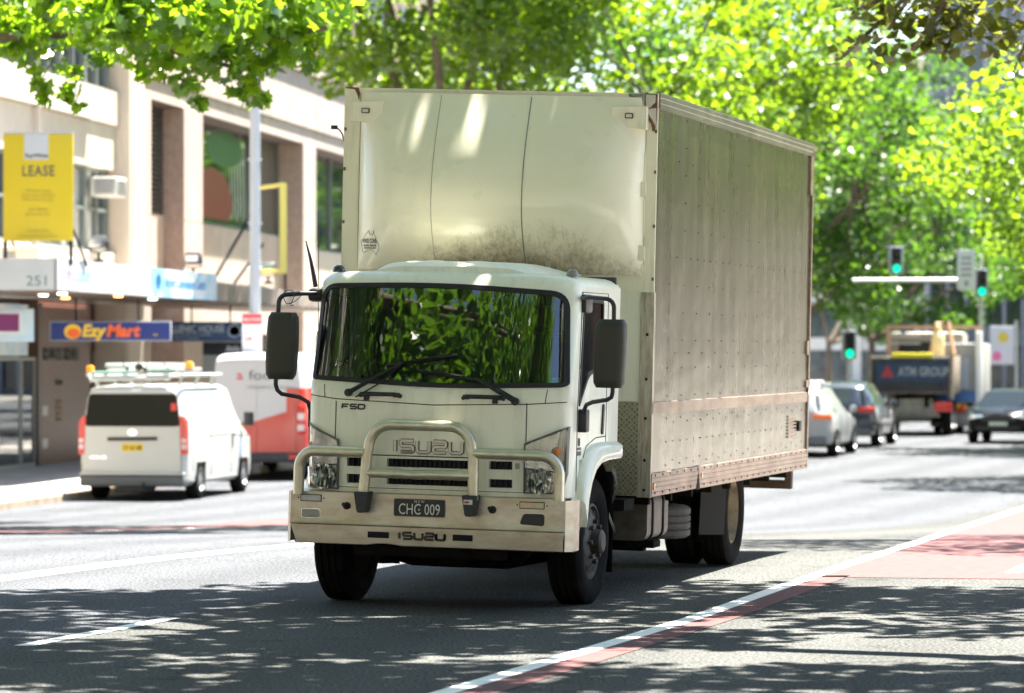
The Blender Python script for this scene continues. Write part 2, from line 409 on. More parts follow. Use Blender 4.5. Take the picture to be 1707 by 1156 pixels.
M_RIM = mat('rim_steel', (0.085, 0.078, 0.06), 0.6, metal=0.2, col2=(0.03, 0.026, 0.02), vscale=9)
M_RIMR = mat('rear_rim_cream', (0.30, 0.26, 0.16), 0.6, col2=(0.14, 0.10, 0.06), vscale=6)
M_WS = glass('windscreen_glass', (0.50, 0.74, 0.60), 0.08, dust=0.06)
M_DGL = glass('dark_glass', (0.10, 0.13, 0.12), 0.05)
M_LENS = glass('clear_lens', (0.85, 0.87, 0.85), 0.0)
M_CHROME = mat('reflector_chrome', (0.85, 0.85, 0.83), 0.12, metal=1.0)
M_AMB = mat('amber_plastic', (0.75, 0.22, 0.03), 0.25, spec=0.6)
M_REDP = mat('red_plastic', (0.55, 0.015, 0.012), 0.22, coat=0.4)
M_RUST = mat('rust', (0.12, 0.05, 0.025), 0.9, col2=(0.22, 0.13, 0.08), vscale=30)
M_DKB = mat('void_black', (0.004, 0.004, 0.005), 0.9)

def side_alu():
    m = mat('box_side_alloy', (0.42, 0.42, 0.36), 0.34, metal=0.85)
    nt = m.node_tree; p = nt.nodes['Principled BSDF']; L = nt.links.new
    tc = nd(nt, 'ShaderNodeTexCoord')
    mp = nd(nt, 'ShaderNodeMapping'); mp.inputs['Scale'].default_value = (1, 3.2, 0.45); L(tc.outputs['Object'], mp.inputs[0])
    n = nd(nt, 'ShaderNodeTexNoise'); n.inputs['Scale'].default_value = 1.1; n.inputs['Detail'].default_value = 4; n.inputs['Roughness'].default_value = 0.5; L(mp.outputs[0], n.inputs['Vector'])
    cr = nd(nt, 'ShaderNodeValToRGB'); e = cr.color_ramp.elements
    e[0].position = 0.3; e[0].color = (0.086, 0.074, 0.042, 1); e[1].position = 0.7; e[1].color = (0.125, 0.111, 0.066, 1)
    L(n.outputs['Fac'], cr.inputs[0])
    # sheet joints every half metre and rain streaks running down from them
    sy = nd(nt, 'ShaderNodeSeparateXYZ'); L(tc.outputs['Object'], sy.inputs[0])
    q1 = nd(nt, 'ShaderNodeMath', operation='MULTIPLY_ADD'); q1.inputs[1].default_value = 13 / 6.81; q1.inputs[2].default_value = -1.06 * 13 / 6.81; L(sy.outputs['Y'], q1.inputs[0])
    q2 = nd(nt, 'ShaderNodeMath', operation='FRACT'); L(q1.outputs[0], q2.inputs[0])
    q3 = nd(nt, 'ShaderNodeMath', operation='PINGPONG'); q3.inputs[1].default_value = 0.5; L(q2.outputs[0], q3.inputs[0])
    q4 = nd(nt, 'ShaderNodeMapRange'); q4.inputs['From Max'].default_value = 0.014; q4.inputs['To Min'].default_value = 0.62; q4.inputs['To Max'].default_value = 1.0; L(q3.outputs[0], q4.inputs['Value'])
    mq = nd(nt, 'ShaderNodeMapping'); mq.inputs['Scale'].default_value = (1, 14, 0.5); L(tc.outputs['Object'], mq.inputs[0])
    nq = nd(nt, 'ShaderNodeTexNoise'); nq.inputs['Scale'].default_value = 1.0; nq.inputs['Detail'].default_value = 3; L(mq.outputs[0], nq.inputs['Vector'])
    q5 = nd(nt, 'ShaderNodeMapRange'); q5.inputs['From Min'].default_value = 0.3; q5.inputs['From Max'].default_value = 0.75; q5.inputs['To Min'].default_value = 1.06; q5.inputs['To Max'].default_value = 0.82; L(nq.outputs['Fac'], q5.inputs['Value'])
    q6 = nd(nt, 'ShaderNodeMath', operation='MULTIPLY'); L(q4.outputs[0], q6.inputs[0]); L(q5.outputs[0], q6.inputs[1])
    q7 = nd(nt, 'ShaderNodeVectorMath', operation='SCALE'); L(cr.outputs[0], q7.inputs[0]); L(q6.outputs[0], q7.inputs['Scale']); L(q7.outputs[0], p.inputs['Base Color'])
    r = nd(nt, 'ShaderNodeMapRange'); r.inputs['To Min'].default_value = 0.20; r.inputs['To Max'].default_value = 0.36; L(n.outputs['Fac'], r.inputs['Value']); L(r.outputs[0], p.inputs['Roughness'])
    # fine scratches and gently dented sheet
    mp2 = nd(nt, 'ShaderNodeMapping'); mp2.inputs['Scale'].default_value = (1, 0.6, 1.6); L(tc.outputs['Object'], mp2.inputs[0])
    n2 = nd(nt, 'ShaderNodeTexNoise'); n2.inputs['Scale'].default_value = 1.7; n2.inputs['Detail'].default_value = 2; L(mp2.outputs[0], n2.inputs['Vector'])
    mp3 = nd(nt, 'ShaderNodeMapping'); mp3.inputs['Scale'].default_value = (1, 3, 90); mp3.inputs['Rotation'].default_value = (0.25, 0, 0); L(tc.outputs['Object'], mp3.inputs[0])
    n3 = nd(nt, 'ShaderNodeTexNoise'); n3.inputs['Scale'].default_value = 2.5; n3.inputs['Detail'].default_value = 3; L(mp3.outputs[0], n3.inputs['Vector'])
    b1 = nd(nt, 'ShaderNodeBump'); b1.inputs['Strength'].default_value = 0.13; b1.inputs['Distance'].default_value = 0.06; L(n2.outputs['Fac'], b1.inputs['Height'])
    b2 = nd(nt, 'ShaderNodeBump'); b2.inputs['Strength'].default_value = 0.0; b2.inputs['Distance'].default_value = 0.004; L(n3.outputs['Fac'], b2.inputs['Height']); L(b1.outputs[0], b2.inputs['Normal'])
    L(b2.outputs[0], p.inputs['Normal'])
    return m
M_SIDE = side_alu()
def deflector_mat():
    m = mat('fibreglass_deflector', (0.66, 0.64, 0.50), 0.3, coat=0.5)
    nt = m.node_tree; p = nt.nodes['Principled BSDF']; L = nt.links.new
    tc = nd(nt, 'ShaderNodeTexCoord'); sp = nd(nt, 'ShaderNodeSeparateXYZ'); L(tc.outputs['Object'], sp.inputs[0])
    mp = nd(nt, 'ShaderNodeMapping'); mp.inputs['Scale'].default_value = (17, 10, 10); L(tc.outputs['Object'], mp.inputs[0])
    n = nd(nt, 'ShaderNodeTexNoise'); n.inputs['Scale'].default_value = 1.5; n.inputs['Detail'].default_value = 9; n.inputs['Roughness'].default_value = 0.85; L(mp.outputs[0], n.inputs['Vector'])
    # insect and road grime thrown up over the cab roof: thick at the foot, a hump in the middle
    a = nd(nt, 'ShaderNodeMath', operation='SUBTRACT'); L(sp.outputs['X'], a.inputs[0]); a.inputs[1].default_value = 0.17
    a2 = nd(nt, 'ShaderNodeMath', operation='POWER'); aa = nd(nt, 'ShaderNodeMath', operation='ABSOLUTE'); L(a.outputs[0], aa.inputs[0]); L(aa.outputs[0], a2.inputs[0]); a2.inputs[1].default_value = 2.4
    t = nd(nt, 'ShaderNodeMath', operation='MULTIPLY_ADD'); L(a2.outputs[0], t.inputs[0]); t.inputs[1].default_value = -0.33
    nl = nd(nt, 'ShaderNodeTexNoise'); nl.inputs['Scale'].default_value = 3.5; nl.inputs['Detail'].default_value = 3; L(tc.outputs['Object'], nl.inputs['Vector']); nm = nd(nt, 'ShaderNodeMath', operation='MULTIPLY_ADD'); nm.inputs[1].default_value = 0.36; nm.inputs[2].default_value = 2.60; L(nl.outputs['Fac'], nm.inputs[0]); L(nm.outputs[0], t.inputs[2])
    d = nd(nt, 'ShaderNodeMath', operation='SUBTRACT'); L(t.outputs[0], d.inputs[0]); L(sp.outputs['Z'], d.inputs[1])
    r = nd(nt, 'ShaderNodeMapRange'); r.inputs['From Min'].default_value = -0.02; r.inputs['From Max'].default_value = 0.36; L(d.outputs[0], r.inputs['Value'])
    s = nd(nt, 'ShaderNodeMath', operation='MULTIPLY_ADD'); L(r.outputs[0], s.inputs[0]); s.inputs[1].default_value = 0.36; L(n.outputs['Fac'], s.inputs[2])
    rr = nd(nt, 'ShaderNodeMapRange'); rr.inputs['From Min'].default_value = 0.60; rr.inputs['From Max'].default_value = 1.0; rr.inputs['To Max'].default_value = 0.85; L(s.outputs[0], rr.inputs['Value'])
    fl = nd(nt, 'ShaderNodeMath', operation='MULTIPLY_ADD'); L(r.outputs[0], fl.inputs[0]); fl.inputs[1].default_value = 0.25; L(rr.outputs[0], fl.inputs[2]); fl.use_clamp = True; rr = fl
    mx = nd(nt, 'ShaderNodeMix', data_type='RGBA'); L(rr.outputs[0], mx.inputs[0])
    mx.inputs['A'].default_value = (0.82, 0.785, 0.60, 1); mx.inputs['B'].default_value = (0.13, 0.10, 0.05, 1); L(mx.outputs['Result'], p.inputs['Base Color'])
    n2 = nd(nt, 'ShaderNodeTexNoise'); n2.inputs['Scale'].default_value = 3; L(tc.outputs['Object'], n2.inputs['Vector'])
    r2 = nd(nt, 'ShaderNodeMapRange'); r2.inputs['To Min'].default_value = 0.16; r2.inputs['To Max'].default_value = 0.45; L(n2.outputs['Fac'], r2.inputs['Value']); L(r2.outputs[0], p.inputs['Roughness'])
    return m
M_DEFL = deflector_mat()

TRK = root('box_truck', 'big cream white box truck with alloy bull bar driving towards the viewer', 'truck', (-0.425, 25.91, 0), -0.25)
TRK.rotation_euler = Euler((0.0016, 0.0235, -0.25), 'XYZ')
UC, HW = 0.10, 0.95      # cab centre line and half width
DC, NS = 0.30, 4.2       # corner depth and squareness of the cab front
def interp(x, tab):
    if x <= tab[0][0]: return tab[0][1]
    for (a, b), (c, d) in zip(tab, tab[1:]):
        if x <= c: return b + (d - b) * (x - a) / (c - a)
    return tab[-1][1]
VF = [(0.80, -0.985), (1.10, -1.0), (1.50, -0.995), (1.60, -0.965), (2.27, -0.765), (2.33, -0.72), (2.40, -0.60), (2.44, -0.40)]
def fv(u, w, off=0.0):
    """v of the cab front skin at (u, w), pushed out by off"""
    x = min(0.9995, abs((u - UC) / HW))
    return interp(w, VF) + DC * (1 - (1 - x ** NS) ** (1 / NS)) - off
def ring(w, sc=0.0):
    hw = HW - sc; pts = []
    v0 = interp(w, VF)
    VR = 0.60 - sc * 0.5
    dc = DC
    for i in range(24): pts.append((UC - hw, VR + (v0 + dc - VR) * i / 24.0, w))
    for i in range(65):
        t = math.pi * i / 64
        c, s = math.cos(t), math.sin(t)
        pts.append((UC - hw * math.copysign(abs(c) ** (2 / NS), c), v0 + dc * (1 - abs(s) ** (2 / NS)), w))
    for i in range(1, 25): pts.append((UC + hw, v0 + dc + (VR - v0 - dc) * i / 24.0, w))
    return pts
def inpoly(x, y, P):
    c = False; j = len(P) - 1
    for i in range(len(P)):
        if (P[i][1] > y) != (P[j][1] > y) and x < (P[j][0] - P[i][0]) * (y - P[i][1]) / (P[j][1] - P[i][1]) + P[i][0]: c = not c
        j = i
    return c
WS_OUT = rpoly([(-0.825, 1.60), (-0.80, 1.585), (0.13, 1.545), (0.99, 1.572), (1.03, 1.59), (0.985, 2.235), (0.08, 2.285), (-0.82, 2.262)], [0.10, 0.16, 0.3, 0.2, 0.10, 0.13, 0.4, 0.13], 6)
def inset(P, d):
    cx = sum(p[0] for p in P) / len(P); n = len(P); out = []
    for i in range(n):
        a = Vector(P[i - 1]); b = Vector(P[(i + 1) % n]); t = b - a
        if t.length < 1e-9: out.append(P[i]); continue
        t.normalize(); nn = Vector((-t.y, t.x)); out.append((P[i][0] + nn.x * d, P[i][1] + nn.y * d))
    return out
WS_IN = inset(WS_OUT, 0.034)
WS_MID = inset(WS_OUT, 0.016)
SW = rpoly([(-0.66, 1.42), (-0.35, 1.66), (0.06, 1.68), (0.06, 2.19), (-0.555, 2.20)], [0.05, 0.1, 0.05, 0.06, 0.06], 4)
SW_MID = inset(SW, 0.012); SW_IN = inset(SW, 0.028)
GR = [(-0.60, 0.85), (0.752, 0.85), (0.752, 1.065), (-0.60, 1.065)]
# --- cab shell
mb = MB()
ws = [0.80 + 0.0205 * i for i in range(73)]
rings = [ring(w) for w in ws] + [ring(2.305, 0.018), ring(2.33, 0.05), ring(2.345, 0.10), ring(2.352, 0.2), ring(2.356, 0.34), ring(2.358, 0.55)]
V = [[mb.bm.verts.new(p) for p in rg] for rg in rings]
for i in range(len(V) - 1):
    for j in range(len(V[0]) - 1):
        q = (V[i][j], V[i][j + 1], V[i + 1][j + 1], V[i + 1][j])
        c = sum((v.co for v in q), Vector()) / 4
        side = j < 24 or j >= 88
        if not side or c.y < -0.72:
            if inpoly(c.x, c.z, WS_MID): continue
            if not side and inpoly(c.x, c.z, GR): continue
        if side:
            if inpoly(c.y, c.z, SW_MID): continue
            if c.y > -0.60 and c.z < 1.06: continue
            if math.hypot(c.y, c.z - 0.44) < 0.60: continue
        mb.bm.faces.new(q)
mb.bm.faces.new(V[-1])
for i in range(len(V) - 1):       # rear wall
    if ws[min(i, 72)] > 1.04: mb.bm.faces.new((V[i][0], V[i + 1][0], V[i + 1][-1], V[i][-1]))
bmesh.ops.delete(mb.bm, geom=[v for v in mb.bm.verts if not v.link_faces], context='VERTS')
cab = mb.build('cab', M_CAB, TRK, 35)
# raised roof cap
mb = MB(); rows = []
for i in range(15):
    t = i / 14.0
    v = -0.66 + 1.16 * t
    zc = 2.395 + 0.045 * math.sin(min(1, t * 4) * math.pi / 2) - 0.03 * max(0, t - 0.6)
    row = []
    for j in range(25):
        x = -1 + 2 * j / 24.0
        hwid = 0.60 + 0.06 * math.sin(min(1, t * 3) * math.pi / 2)
        e = (1 - abs(x) ** 6)
        row.append((UC + hwid * x, v + 0.05 * abs(x) ** 4, 2.325 + (zc - 2.325) * e + 0.004 * (1 if 0.2 < t < 0.8 and (j // 2) % 3 == 1 else 0)))
    rows.append(row)
rows.insert(0, [(p[0], p[1] - 0.03, 2.30) for p in rows[0]])
rows.append([(p[0], p[1] + 0.02, 2.38) for p in rows[-1]])
mb.grid(rows); mb.build('roof_cap', M_CAB, cab, 35)

def surf_poly(name, P, off, th, m, parent=TRK, smooth=30, du=0.06):
    """plate that follows the cab front: P in (u, w)"""
    bm = bmesh.new()
    bm.faces.new([bm.verts.new((p[0], p[1], 0)) for p in P])
    u0, u1 = min(p[0] for p in P), max(p[0] for p in P); w0, w1 = min(p[1] for p in P), max(p[1] for p in P)
    k = max(1, int((u1 - u0) / du))
    for i in range(1, k):
        bmesh.ops.bisect_plane(bm, geom=bm.verts[:] + bm.edges[:] + bm.faces[:], plane_co=(u0 + (u1 - u0) * i / k, 0, 0), plane_no=(1, 0, 0))
    k = max(1, int((w1 - w0) / 0.12))
    for i in range(1, k):
        bmesh.ops.bisect_plane(bm, geom=bm.verts[:] + bm.edges[:] + bm.faces[:], plane_co=(0, w0 + (w1 - w0) * i / k, 0), plane_no=(0, 1, 0))
    if th:
        r = bmesh.ops.extrude_face_region(bm, geom=bm.faces[:])
        for v in r['geom']:
            if isinstance(v, bmesh.types.BMVert): v.co.z = 1
    for v in bm.verts:
        o = off + (th if v.co.z > 0.5 else 0)
        v.co = Vector((v.co.x, fv(v.co.x, v.co.y, o), v.co.y))
    bmesh.ops.recalc_face_normals(bm, faces=bm.faces)
    me = bpy.data.meshes.new(name); bm.to_mesh(me); bm.free()
    return link_mesh(name, me, m, parent, smooth)
def surf_ring(name, A, B, off, th, m, parent=TRK, f=None):
    mb = MB(); n = len(A); f = f or (lambda p, o: (p[0], fv(p[0], p[1], o), p[1]))
    LP = [[mb.bm.verts.new(f(p, o)) for p in Q] for Q, o in ((A, -0.01), (A, off + th), (B, off + th), (B, -0.02))]
    for a, b in zip(LP, LP[1:]):
        for i in range(n): mb.bm.faces.new((a[i], a[(i + 1) % n], b[(i + 1) % n], b[i]))
    return mb.build(name, m, parent, 40)
def dense(P, k=3):
    out = []
    for i in range(len(P)):
        a = P[i]; b = P[(i + 1) % len(P)]
        L = math.hypot(b[0] - a[0], b[1] - a[1]); q = max(1, int(L / 0.05))
        for j in range(q): out.append((a[0] + (b[0] - a[0]) * j / q, a[1] + (b[1] - a[1]) * j / q))
    return out
wsg = surf_poly('windscreen', dense(WS_MID), 0.003, 0, M_WS, smooth=60, du=0.03)
dWO = dense(WS_OUT); surf_ring('windscreen_seal', dWO, inset(dWO, 0.034), 0.0, 0.010, M_RUB, wsg)
# side windows
for sgn in (1, -1):
    U = UC + sgn * HW
    g = MB(); g.face([(U - sgn * 0.004, p[0], p[1]) for p in SW_MID])
    go = g.build('side_window', M_DGL, TRK, 0)
    surf_ring('window_seal', SW, SW_IN, 0.0, 0.006, M_RUB, go, lambda p, o: (U + sgn * o, p[0], p[1]))
# cab interior seen dimly through the glass
mb = MB()
mb.box(UC - 0.9, UC + 0.9, -0.80, -0.45, 1.2, 1.53, 0.05); mb.box(UC - 0.55, UC - 0.1, -0.62, -0.42, 1.5, 1.62, 0.04)
mb.box(UC - 0.93, UC + 0.93, 0.52, 0.56, 1.1, 2.36); mb.box(UC - 0.93, UC + 0.93, -0.6, 0.56, 1.04, 1.07)
dash = mb.build('dashboard', mat('dash_grey', (0.05, 0.055, 0.05), 0.7), TRK)
for u in (UC - 0.50, UC + 0.45):
    mb = MB(); mb.box(u - 0.25, u + 0.25, -0.1, 0.4, 1.2, 1.38, 0.05); mb.box(u - 0.24, u + 0.24, 0.3, 0.44, 1.3, 1.95, 0.05)
    mb.box(u - 0.13, u + 0.13, 0.32, 0.42, 1.97, 2.14, 0.04)
    mb.build('seat', mat('seat_fabric', (0.06, 0.055, 0.05), 0.9, var=0.2), TRK)
mb = MB(); c = Vector((UC - 0.50, -0.36, 1.60)); 
mb.tube([c + Vector((0.22 * math.cos(a), 0.12 * math.sin(a), 0.19 * math.sin(a))) for a in [2 * math.pi * i / 24 for i in range(24)]], 0.015, 8, closed=True)
mb.tube([c + Vector((-0.2, 0, 0)), c + Vector((0.2, 0, 0))], 0.012); mb.tube([c, c + Vector((0, -0.2, -0.25))], 0.03)
mb.build('steering_wheel', M_BLACK, TRK)
mb = MB(); mb.lathe([(0.035, 0), (0.045, 0.10), (0.041, 0.10), (0.03, 0.012)], 20, Matrix.Translation((0.86, -0.60, 1.535)))
mb.build('cup', mat('cup_green', (0.45, 0.7, 0.55), 0.4), TRK)
mb = MB(); mb.box(UC - 0.1, UC + 0.12, -0.62, -0.58, 2.08, 2.16, 0.02); mb.build('interior_mirror', M_BLACK, TRK)
# --- shut lines, strips on the front
def seam(name, pts, r, m=M_DKB, off=0.0005, parent=cab):
    mb = MB(); P = []
    for (a, b) in zip(pts, pts[1:]):
        n = max(2, int(math.hypot(b[0] - a[0], b[1] - a[1]) / 0.03))
        P += [(a[0] + (b[0] - a[0]) * i / n, a[1] + (b[1] - a[1]) * i / n) for i in range(n)]
    P.append(pts[-1])
    mb.tube([(p[0], fv(p[0], p[1], off), p[1]) for p in P], r, 6)
    return mb.build(name, m, parent, 60)
seam('shut_line', [(-0.612, 1.07), (-0.612, 1.44)], 0.0035)
seam('shut_line', [(0.761, 1.07), (0.761, 1.46)], 0.0035)
seam('shut_line', [(-0.83, 1.478), (-0.612, 1.455), (0.1, 1.43), (0.761, 1.452), (1.02, 1.472)], 0.0035)
seam('shut_line', [(-0.70, 1.462), (-0.712, 1.555)], 0.003)
seam('shut_line', [(0.885, 1.464), (0.895, 1.555)], 0.003)
seam('shut_line', [(-0.61, 1.072), (0.755, 1.072)], 0.004)
# grab handles under the windscreen
for a, b in ((-0.434, -0.138), (0.31, 0.601)):
    mb = MB(); w = 1.496
    P = [(a, w - 0.012), (a + 0.03, w), (b - 0.03, w), (b, w - 0.012)]
    pts = [(P[0][0], fv(P[0][0], w, 0.0), P[0][1])] + [(p[0], fv(p[0], w, 0.038), p[1]) for p in P[1:3]] + [(P[3][0], fv(P[3][0], w, 0.0), P[3][1])]
    mb.tube(pts, 0.015, 10)
    k = a + 0.05 if a < 0 else b - 0.06
    mb.box(k - 0.018, k + 0.018, fv(k, w, 0.03), fv(k, w, 0), w - 0.045, w, 0.006)
    mb.box(a + 0.003, a + 0.05, fv(a, w, 0.03), fv(a, w, 0), w - 0.02, w + 0.012, 0.006); mb.box(b - 0.05, b - 0.003, fv(b, w, 0.03), fv(b, w, 0), w - 0.02, w + 0.012, 0.006)
    mb.build('grab_handle', M_BLACK, TRK)
# wipers
def wiper(piv, elbow, tip, tail, spread):
    mb = MB()
    pv = lambda p, o: Vector((p[0], fv(p[0], p[1], o), p[1]))
    mb.tube([pv(piv, 0.03), pv(piv, 0.055)], 0.028, 14)
    mid = ((piv[0] * 0.55 + elbow[0] * 0.45), (piv[1] * 0.55 + elbow[1] * 0.45))
    mb.tube([pv(piv, 0.05), pv(mid, 0.055), pv(elbow, 0.035)], [0.017, 0.013, 0.009], 8)
    mb.tube([pv((piv[0] + spread[0], piv[1] + spread[1]), 0.03), pv((mid[0] + spread[0], mid[1] + spread[1]), 0.04), pv(elbow, 0.03)], 0.006, 6)
    n = 8
    B = [pv((tail[0] + (tip[0] - tail[0]) * i / n, tail[1] + (tip[1] - tail[1]) * i / n), 0.018) for i in range(n + 1)]
    mb.tube(B, 0.011, 6); mb.tube([b + Vector((0, -0.012, 0.008)) for b in B[2:-2]], 0.006, 6)
    mb.build('wiper', M_BLACK, TRK)
def PX(x, y): # handy: photo pixel -> (u, w) on the windscreen (from measurements)
    u = -0.434 + (x - 600) * 0.004355; w = 1.493 - (y - 657) * 0.00436 + (x - 600) * 0.00003
    return (u, w)
wiper(PX(583, 655), PX(668, 606), PX(755, 592), PX(640, 612), (0.05, -0.03))
wiper(PX(858, 664), PX(790, 628), PX(690, 617), PX(800, 632), (0.0, 0.02))
# --- badges
def stroke_letters(word, h, wid, gap, th):
    """squarish stencil capitals, each a polyline of straight strokes"""
    S = {'I': [[(0.5, 0), (0.5, 1)]], 'S': [[(1, 1), (0.12, 1), (0, 0.88), (0, 0.62), (0.12, 0.5), (0.88, 0.5), (1, 0.38), (1, 0.12), (0.88, 0), (0, 0)]],
         'U': [[(0, 1), (0, 0.15), (0.15, 0), (0.85, 0), (1, 0.15), (1, 1)]], 'Z': [[(0, 1), (0.88, 1), (1, 0.88), (1, 0.62), (0.88, 0.5), (0.12, 0.5), (0, 0.38), (0, 0.12), (0.12, 0), (1, 0)]],
         'F': [[(0, 0), (0, 1), (1, 1)], [(0, 0.5), (0.85, 0.5)]], 'D': [[(0, 0), (0, 1), (0.8, 1), (1, 0.85), (1, 0.15), (0.8, 0), (0, 0)]]}
    out = []; x = 0
    for ch in word:
        w = wid * (0.28 if ch == 'I' else 1)
        for pl in S[ch]: out.append([(x + p[0] * w, p[1] * h) for p in pl])
        x += w + gap
    return out, x - gap
def emblem(name, word, u0, u1, w0, w1, th, depth, m, parent, surf, shear=0.0):
    h = w1 - w0 - th
    paths, tot = stroke_letters(word, h, (w1 - w0) * 1.18, (w1 - w0) * 0.38, th)
    sx = (u1 - u0 - th) / tot
    mb = MB()
    for pl in paths:
        P = [Vector((u0 + th / 2 + p[0] * sx + shear * p[1], w0 + th / 2 + p[1])) for p in pl]
        L = []; Rr = []
        for i in range(len(P)):
            a = (P[i] - P[i - 1]).normalized() if i else (P[1] - P[0]).normalized()
            b = (P[i + 1] - P[i]).normalized() if i < len(P) - 1 else a
            t = (a + b).normalized(); n = Vector((-t.y, t.x)); k = th / 2 / max(0.5, n.dot(Vector((-a.y, a.x))))
            q = P[i] + (-a * th * 0.4 * 0 if i else -b * 0)
            L.append(q + n * k); Rr.append(q - n * k)
        for i in range(len(P) - 1):
            q = [L[i], L[i + 1], Rr[i + 1], Rr[i]]
            A = [mb.bm.verts.new((p.x, surf(p.x, p.y) , p.y)) for p in q]; B = [mb.bm.verts.new((p.x, surf(p.x, p.y) - depth, p.y)) for p in q]
            mb.bm.faces.new(B); 
            for k in range(4): mb.bm.faces.new((A[k], A[(k + 1) % 4], B[(k + 1) % 4], B[k]))
    bmesh.ops.remove_doubles(mb.bm, verts=mb.bm.verts, dist=0.0004)
    return mb.build(name, m, parent, 30)
emblem('badge', 'ISUZU', -0.193, 0.329, 1.088, 1.192, 0.027, 0.006, M_BLACK, TRK, lambda u, w: fv(u, w, 0.0), 0.0)
emblem('badge', 'ISUZU', -0.188, 0.324, 1.093, 1.187, 0.018, 0.014, mat('badge_metal', (0.36, 0.35, 0.31), 0.3, metal=0.8), TRK, lambda u, w: fv(u, w, 0.0), 0.0)
emblem('badge', 'FSD', -0.571, -0.396, 1.384, 1.424, 0.010, 0.006, M_BLACK, TRK, lambda u, w: fv(u, w, 0.0), 0.12)
# --- grille
mb = MB()
def gbox(a, b, w0, w1, o0, o1, bev=0.006):
    k = max(1, int((b - a) / 0.12))
    for i in range(k):
        p, q = a + (b - a) * i / k, a + (b - a) * (i + 1) / k
        A = [mb.bm.verts.new((x, fv(x, w, o), w)) for o in (o0, o1) for (x, w) in ((p, w0), (q, w0), (q, w1), (p, w1))]
        mb.bm.faces.new(A[4:]); mb.bm.faces.new(A[:4])
        mb.bm.faces.new((A[0], A[1], A[5], A[4])); mb.bm.faces.new((A[3], A[2], A[6], A[7]))
        if i == 0: mb.bm.faces.new((A[0], A[3], A[7], A[4]))
        if i == k - 1: mb.bm.faces.new((A[1], A[2], A[6], A[5]))
OP = [(-0.519, -0.397, 0.989, 1.050), (-0.519, -0.397, 0.872, 0.935), (-0.227, 0.358, 0.994, 1.052), (-0.227, 0.358, 0.872, 0.922), (0.506, 0.670, 0.998, 1.055), (0.506, 0.670, 0.872, 0.931)]
us = [-0.60, -0.519, -0.397, -0.227, 0.358, 0.506, 0.670, 0.752]
for a, b in zip(us, us[1:]):
    ops = [o for o in OP if abs(o[0] - a) < 0.01]
    if not ops: gbox(a, b, 0.845, 1.068, -0.05, 0.004)
    else:
        up = [o for o in ops if o[2] > 0.95][0]; lo = [o for o in ops if o[2] < 0.95][0]
        gbox(a, b, 0.845, lo[2], -0.05, 0.004); gbox(a, b, lo[3], up[2], -0.05, 0.014); gbox(a, b, up[3], 1.068, -0.05, 0.004)
gr = mb.build('grille', M_CAB, TRK, 30)
mb = MB()
gbox(-0.6, 0.752, 0.84, 1.07, -0.12, -0.055)
for a, b, w0, w1 in OP:
    n = int((b - a) / 0.034)
    for i in range(1, n): gbox(a + (b - a) * i / n - 0.003, a + (b - a) * i / n + 0.003, w0, w1, -0.05, -0.02)
mb.build('grille_mesh', mat('grille_dark', (0.012, 0.012, 0.015), 0.6), gr, 30)
surf_poly('warning_sticker', [(0.69, 1.005), (0.722, 1.005), (0.722, 1.045), (0.69, 1.045)], 0.005, 0.001, mat('sticker_grey', (0.35, 0.33, 0.28), 0.5), gr)
# --- headlights
HS = mat('headlight_silver', (0.34, 0.34, 0.32), 0.25, metal=0.9, col2=(0.6, 0.6, 0.57), vscale=30, stretch=(1, 1, 0.2))
def flute():
    m = glass('fluted_lens', (0.88, 0.89, 0.85), 0.04, 0.05)
    nt = m.node_tree; g = [n for n in nt.nodes if n.type == 'BSDF_GLOSSY'][0]
    tc = nd(nt, 'ShaderNodeTexCoord'); w = nd(nt, 'ShaderNodeTexWave'); w.inputs['Scale'].default_value = 26; w.bands_direction = 'X'
    nt.links.new(tc.outputs['Object'], w.inputs[0]); b = nd(nt, 'ShaderNodeBump'); b.inputs['Strength'].default_value = 0.9; b.inputs['Distance'].default_value = 0.02
    nt.links.new(w.outputs['Fac'], b.inputs['Height']); nt.links.new(b.outputs[0], g.inputs['Normal'])
    return m
M_FLUTE = flute()
def bowl():
    m = mat('lamp_bowl', (0.5, 0.5, 0.48), 0.16, metal=1.0); nt = m.node_tree; p = nt.nodes['Principled BSDF']
    tc = nd(nt, 'ShaderNodeTexCoord'); w = nd(nt, 'ShaderNodeTexVoronoi'); w.inputs['Scale'].default_value = 34; mp = nd(nt, 'ShaderNodeMapping'); mp.inputs['Scale'].default_value = (1, 1, 0.35)
    nt.links.new(tc.outputs['Object'], mp.inputs[0]); nt.links.new(mp.outputs[0], w.inputs['Vector']); b = nd(nt, 'ShaderNodeBump'); b.inputs['Strength'].default_value = 1.0; b.inputs['Distance'].default_value = 0.03
    nt.links.new(w.outputs['Distance'], b.inputs['Height']); nt.links.new(b.outputs[0], p.inputs['Normal'])
    return m
M_BOWL = bowl()
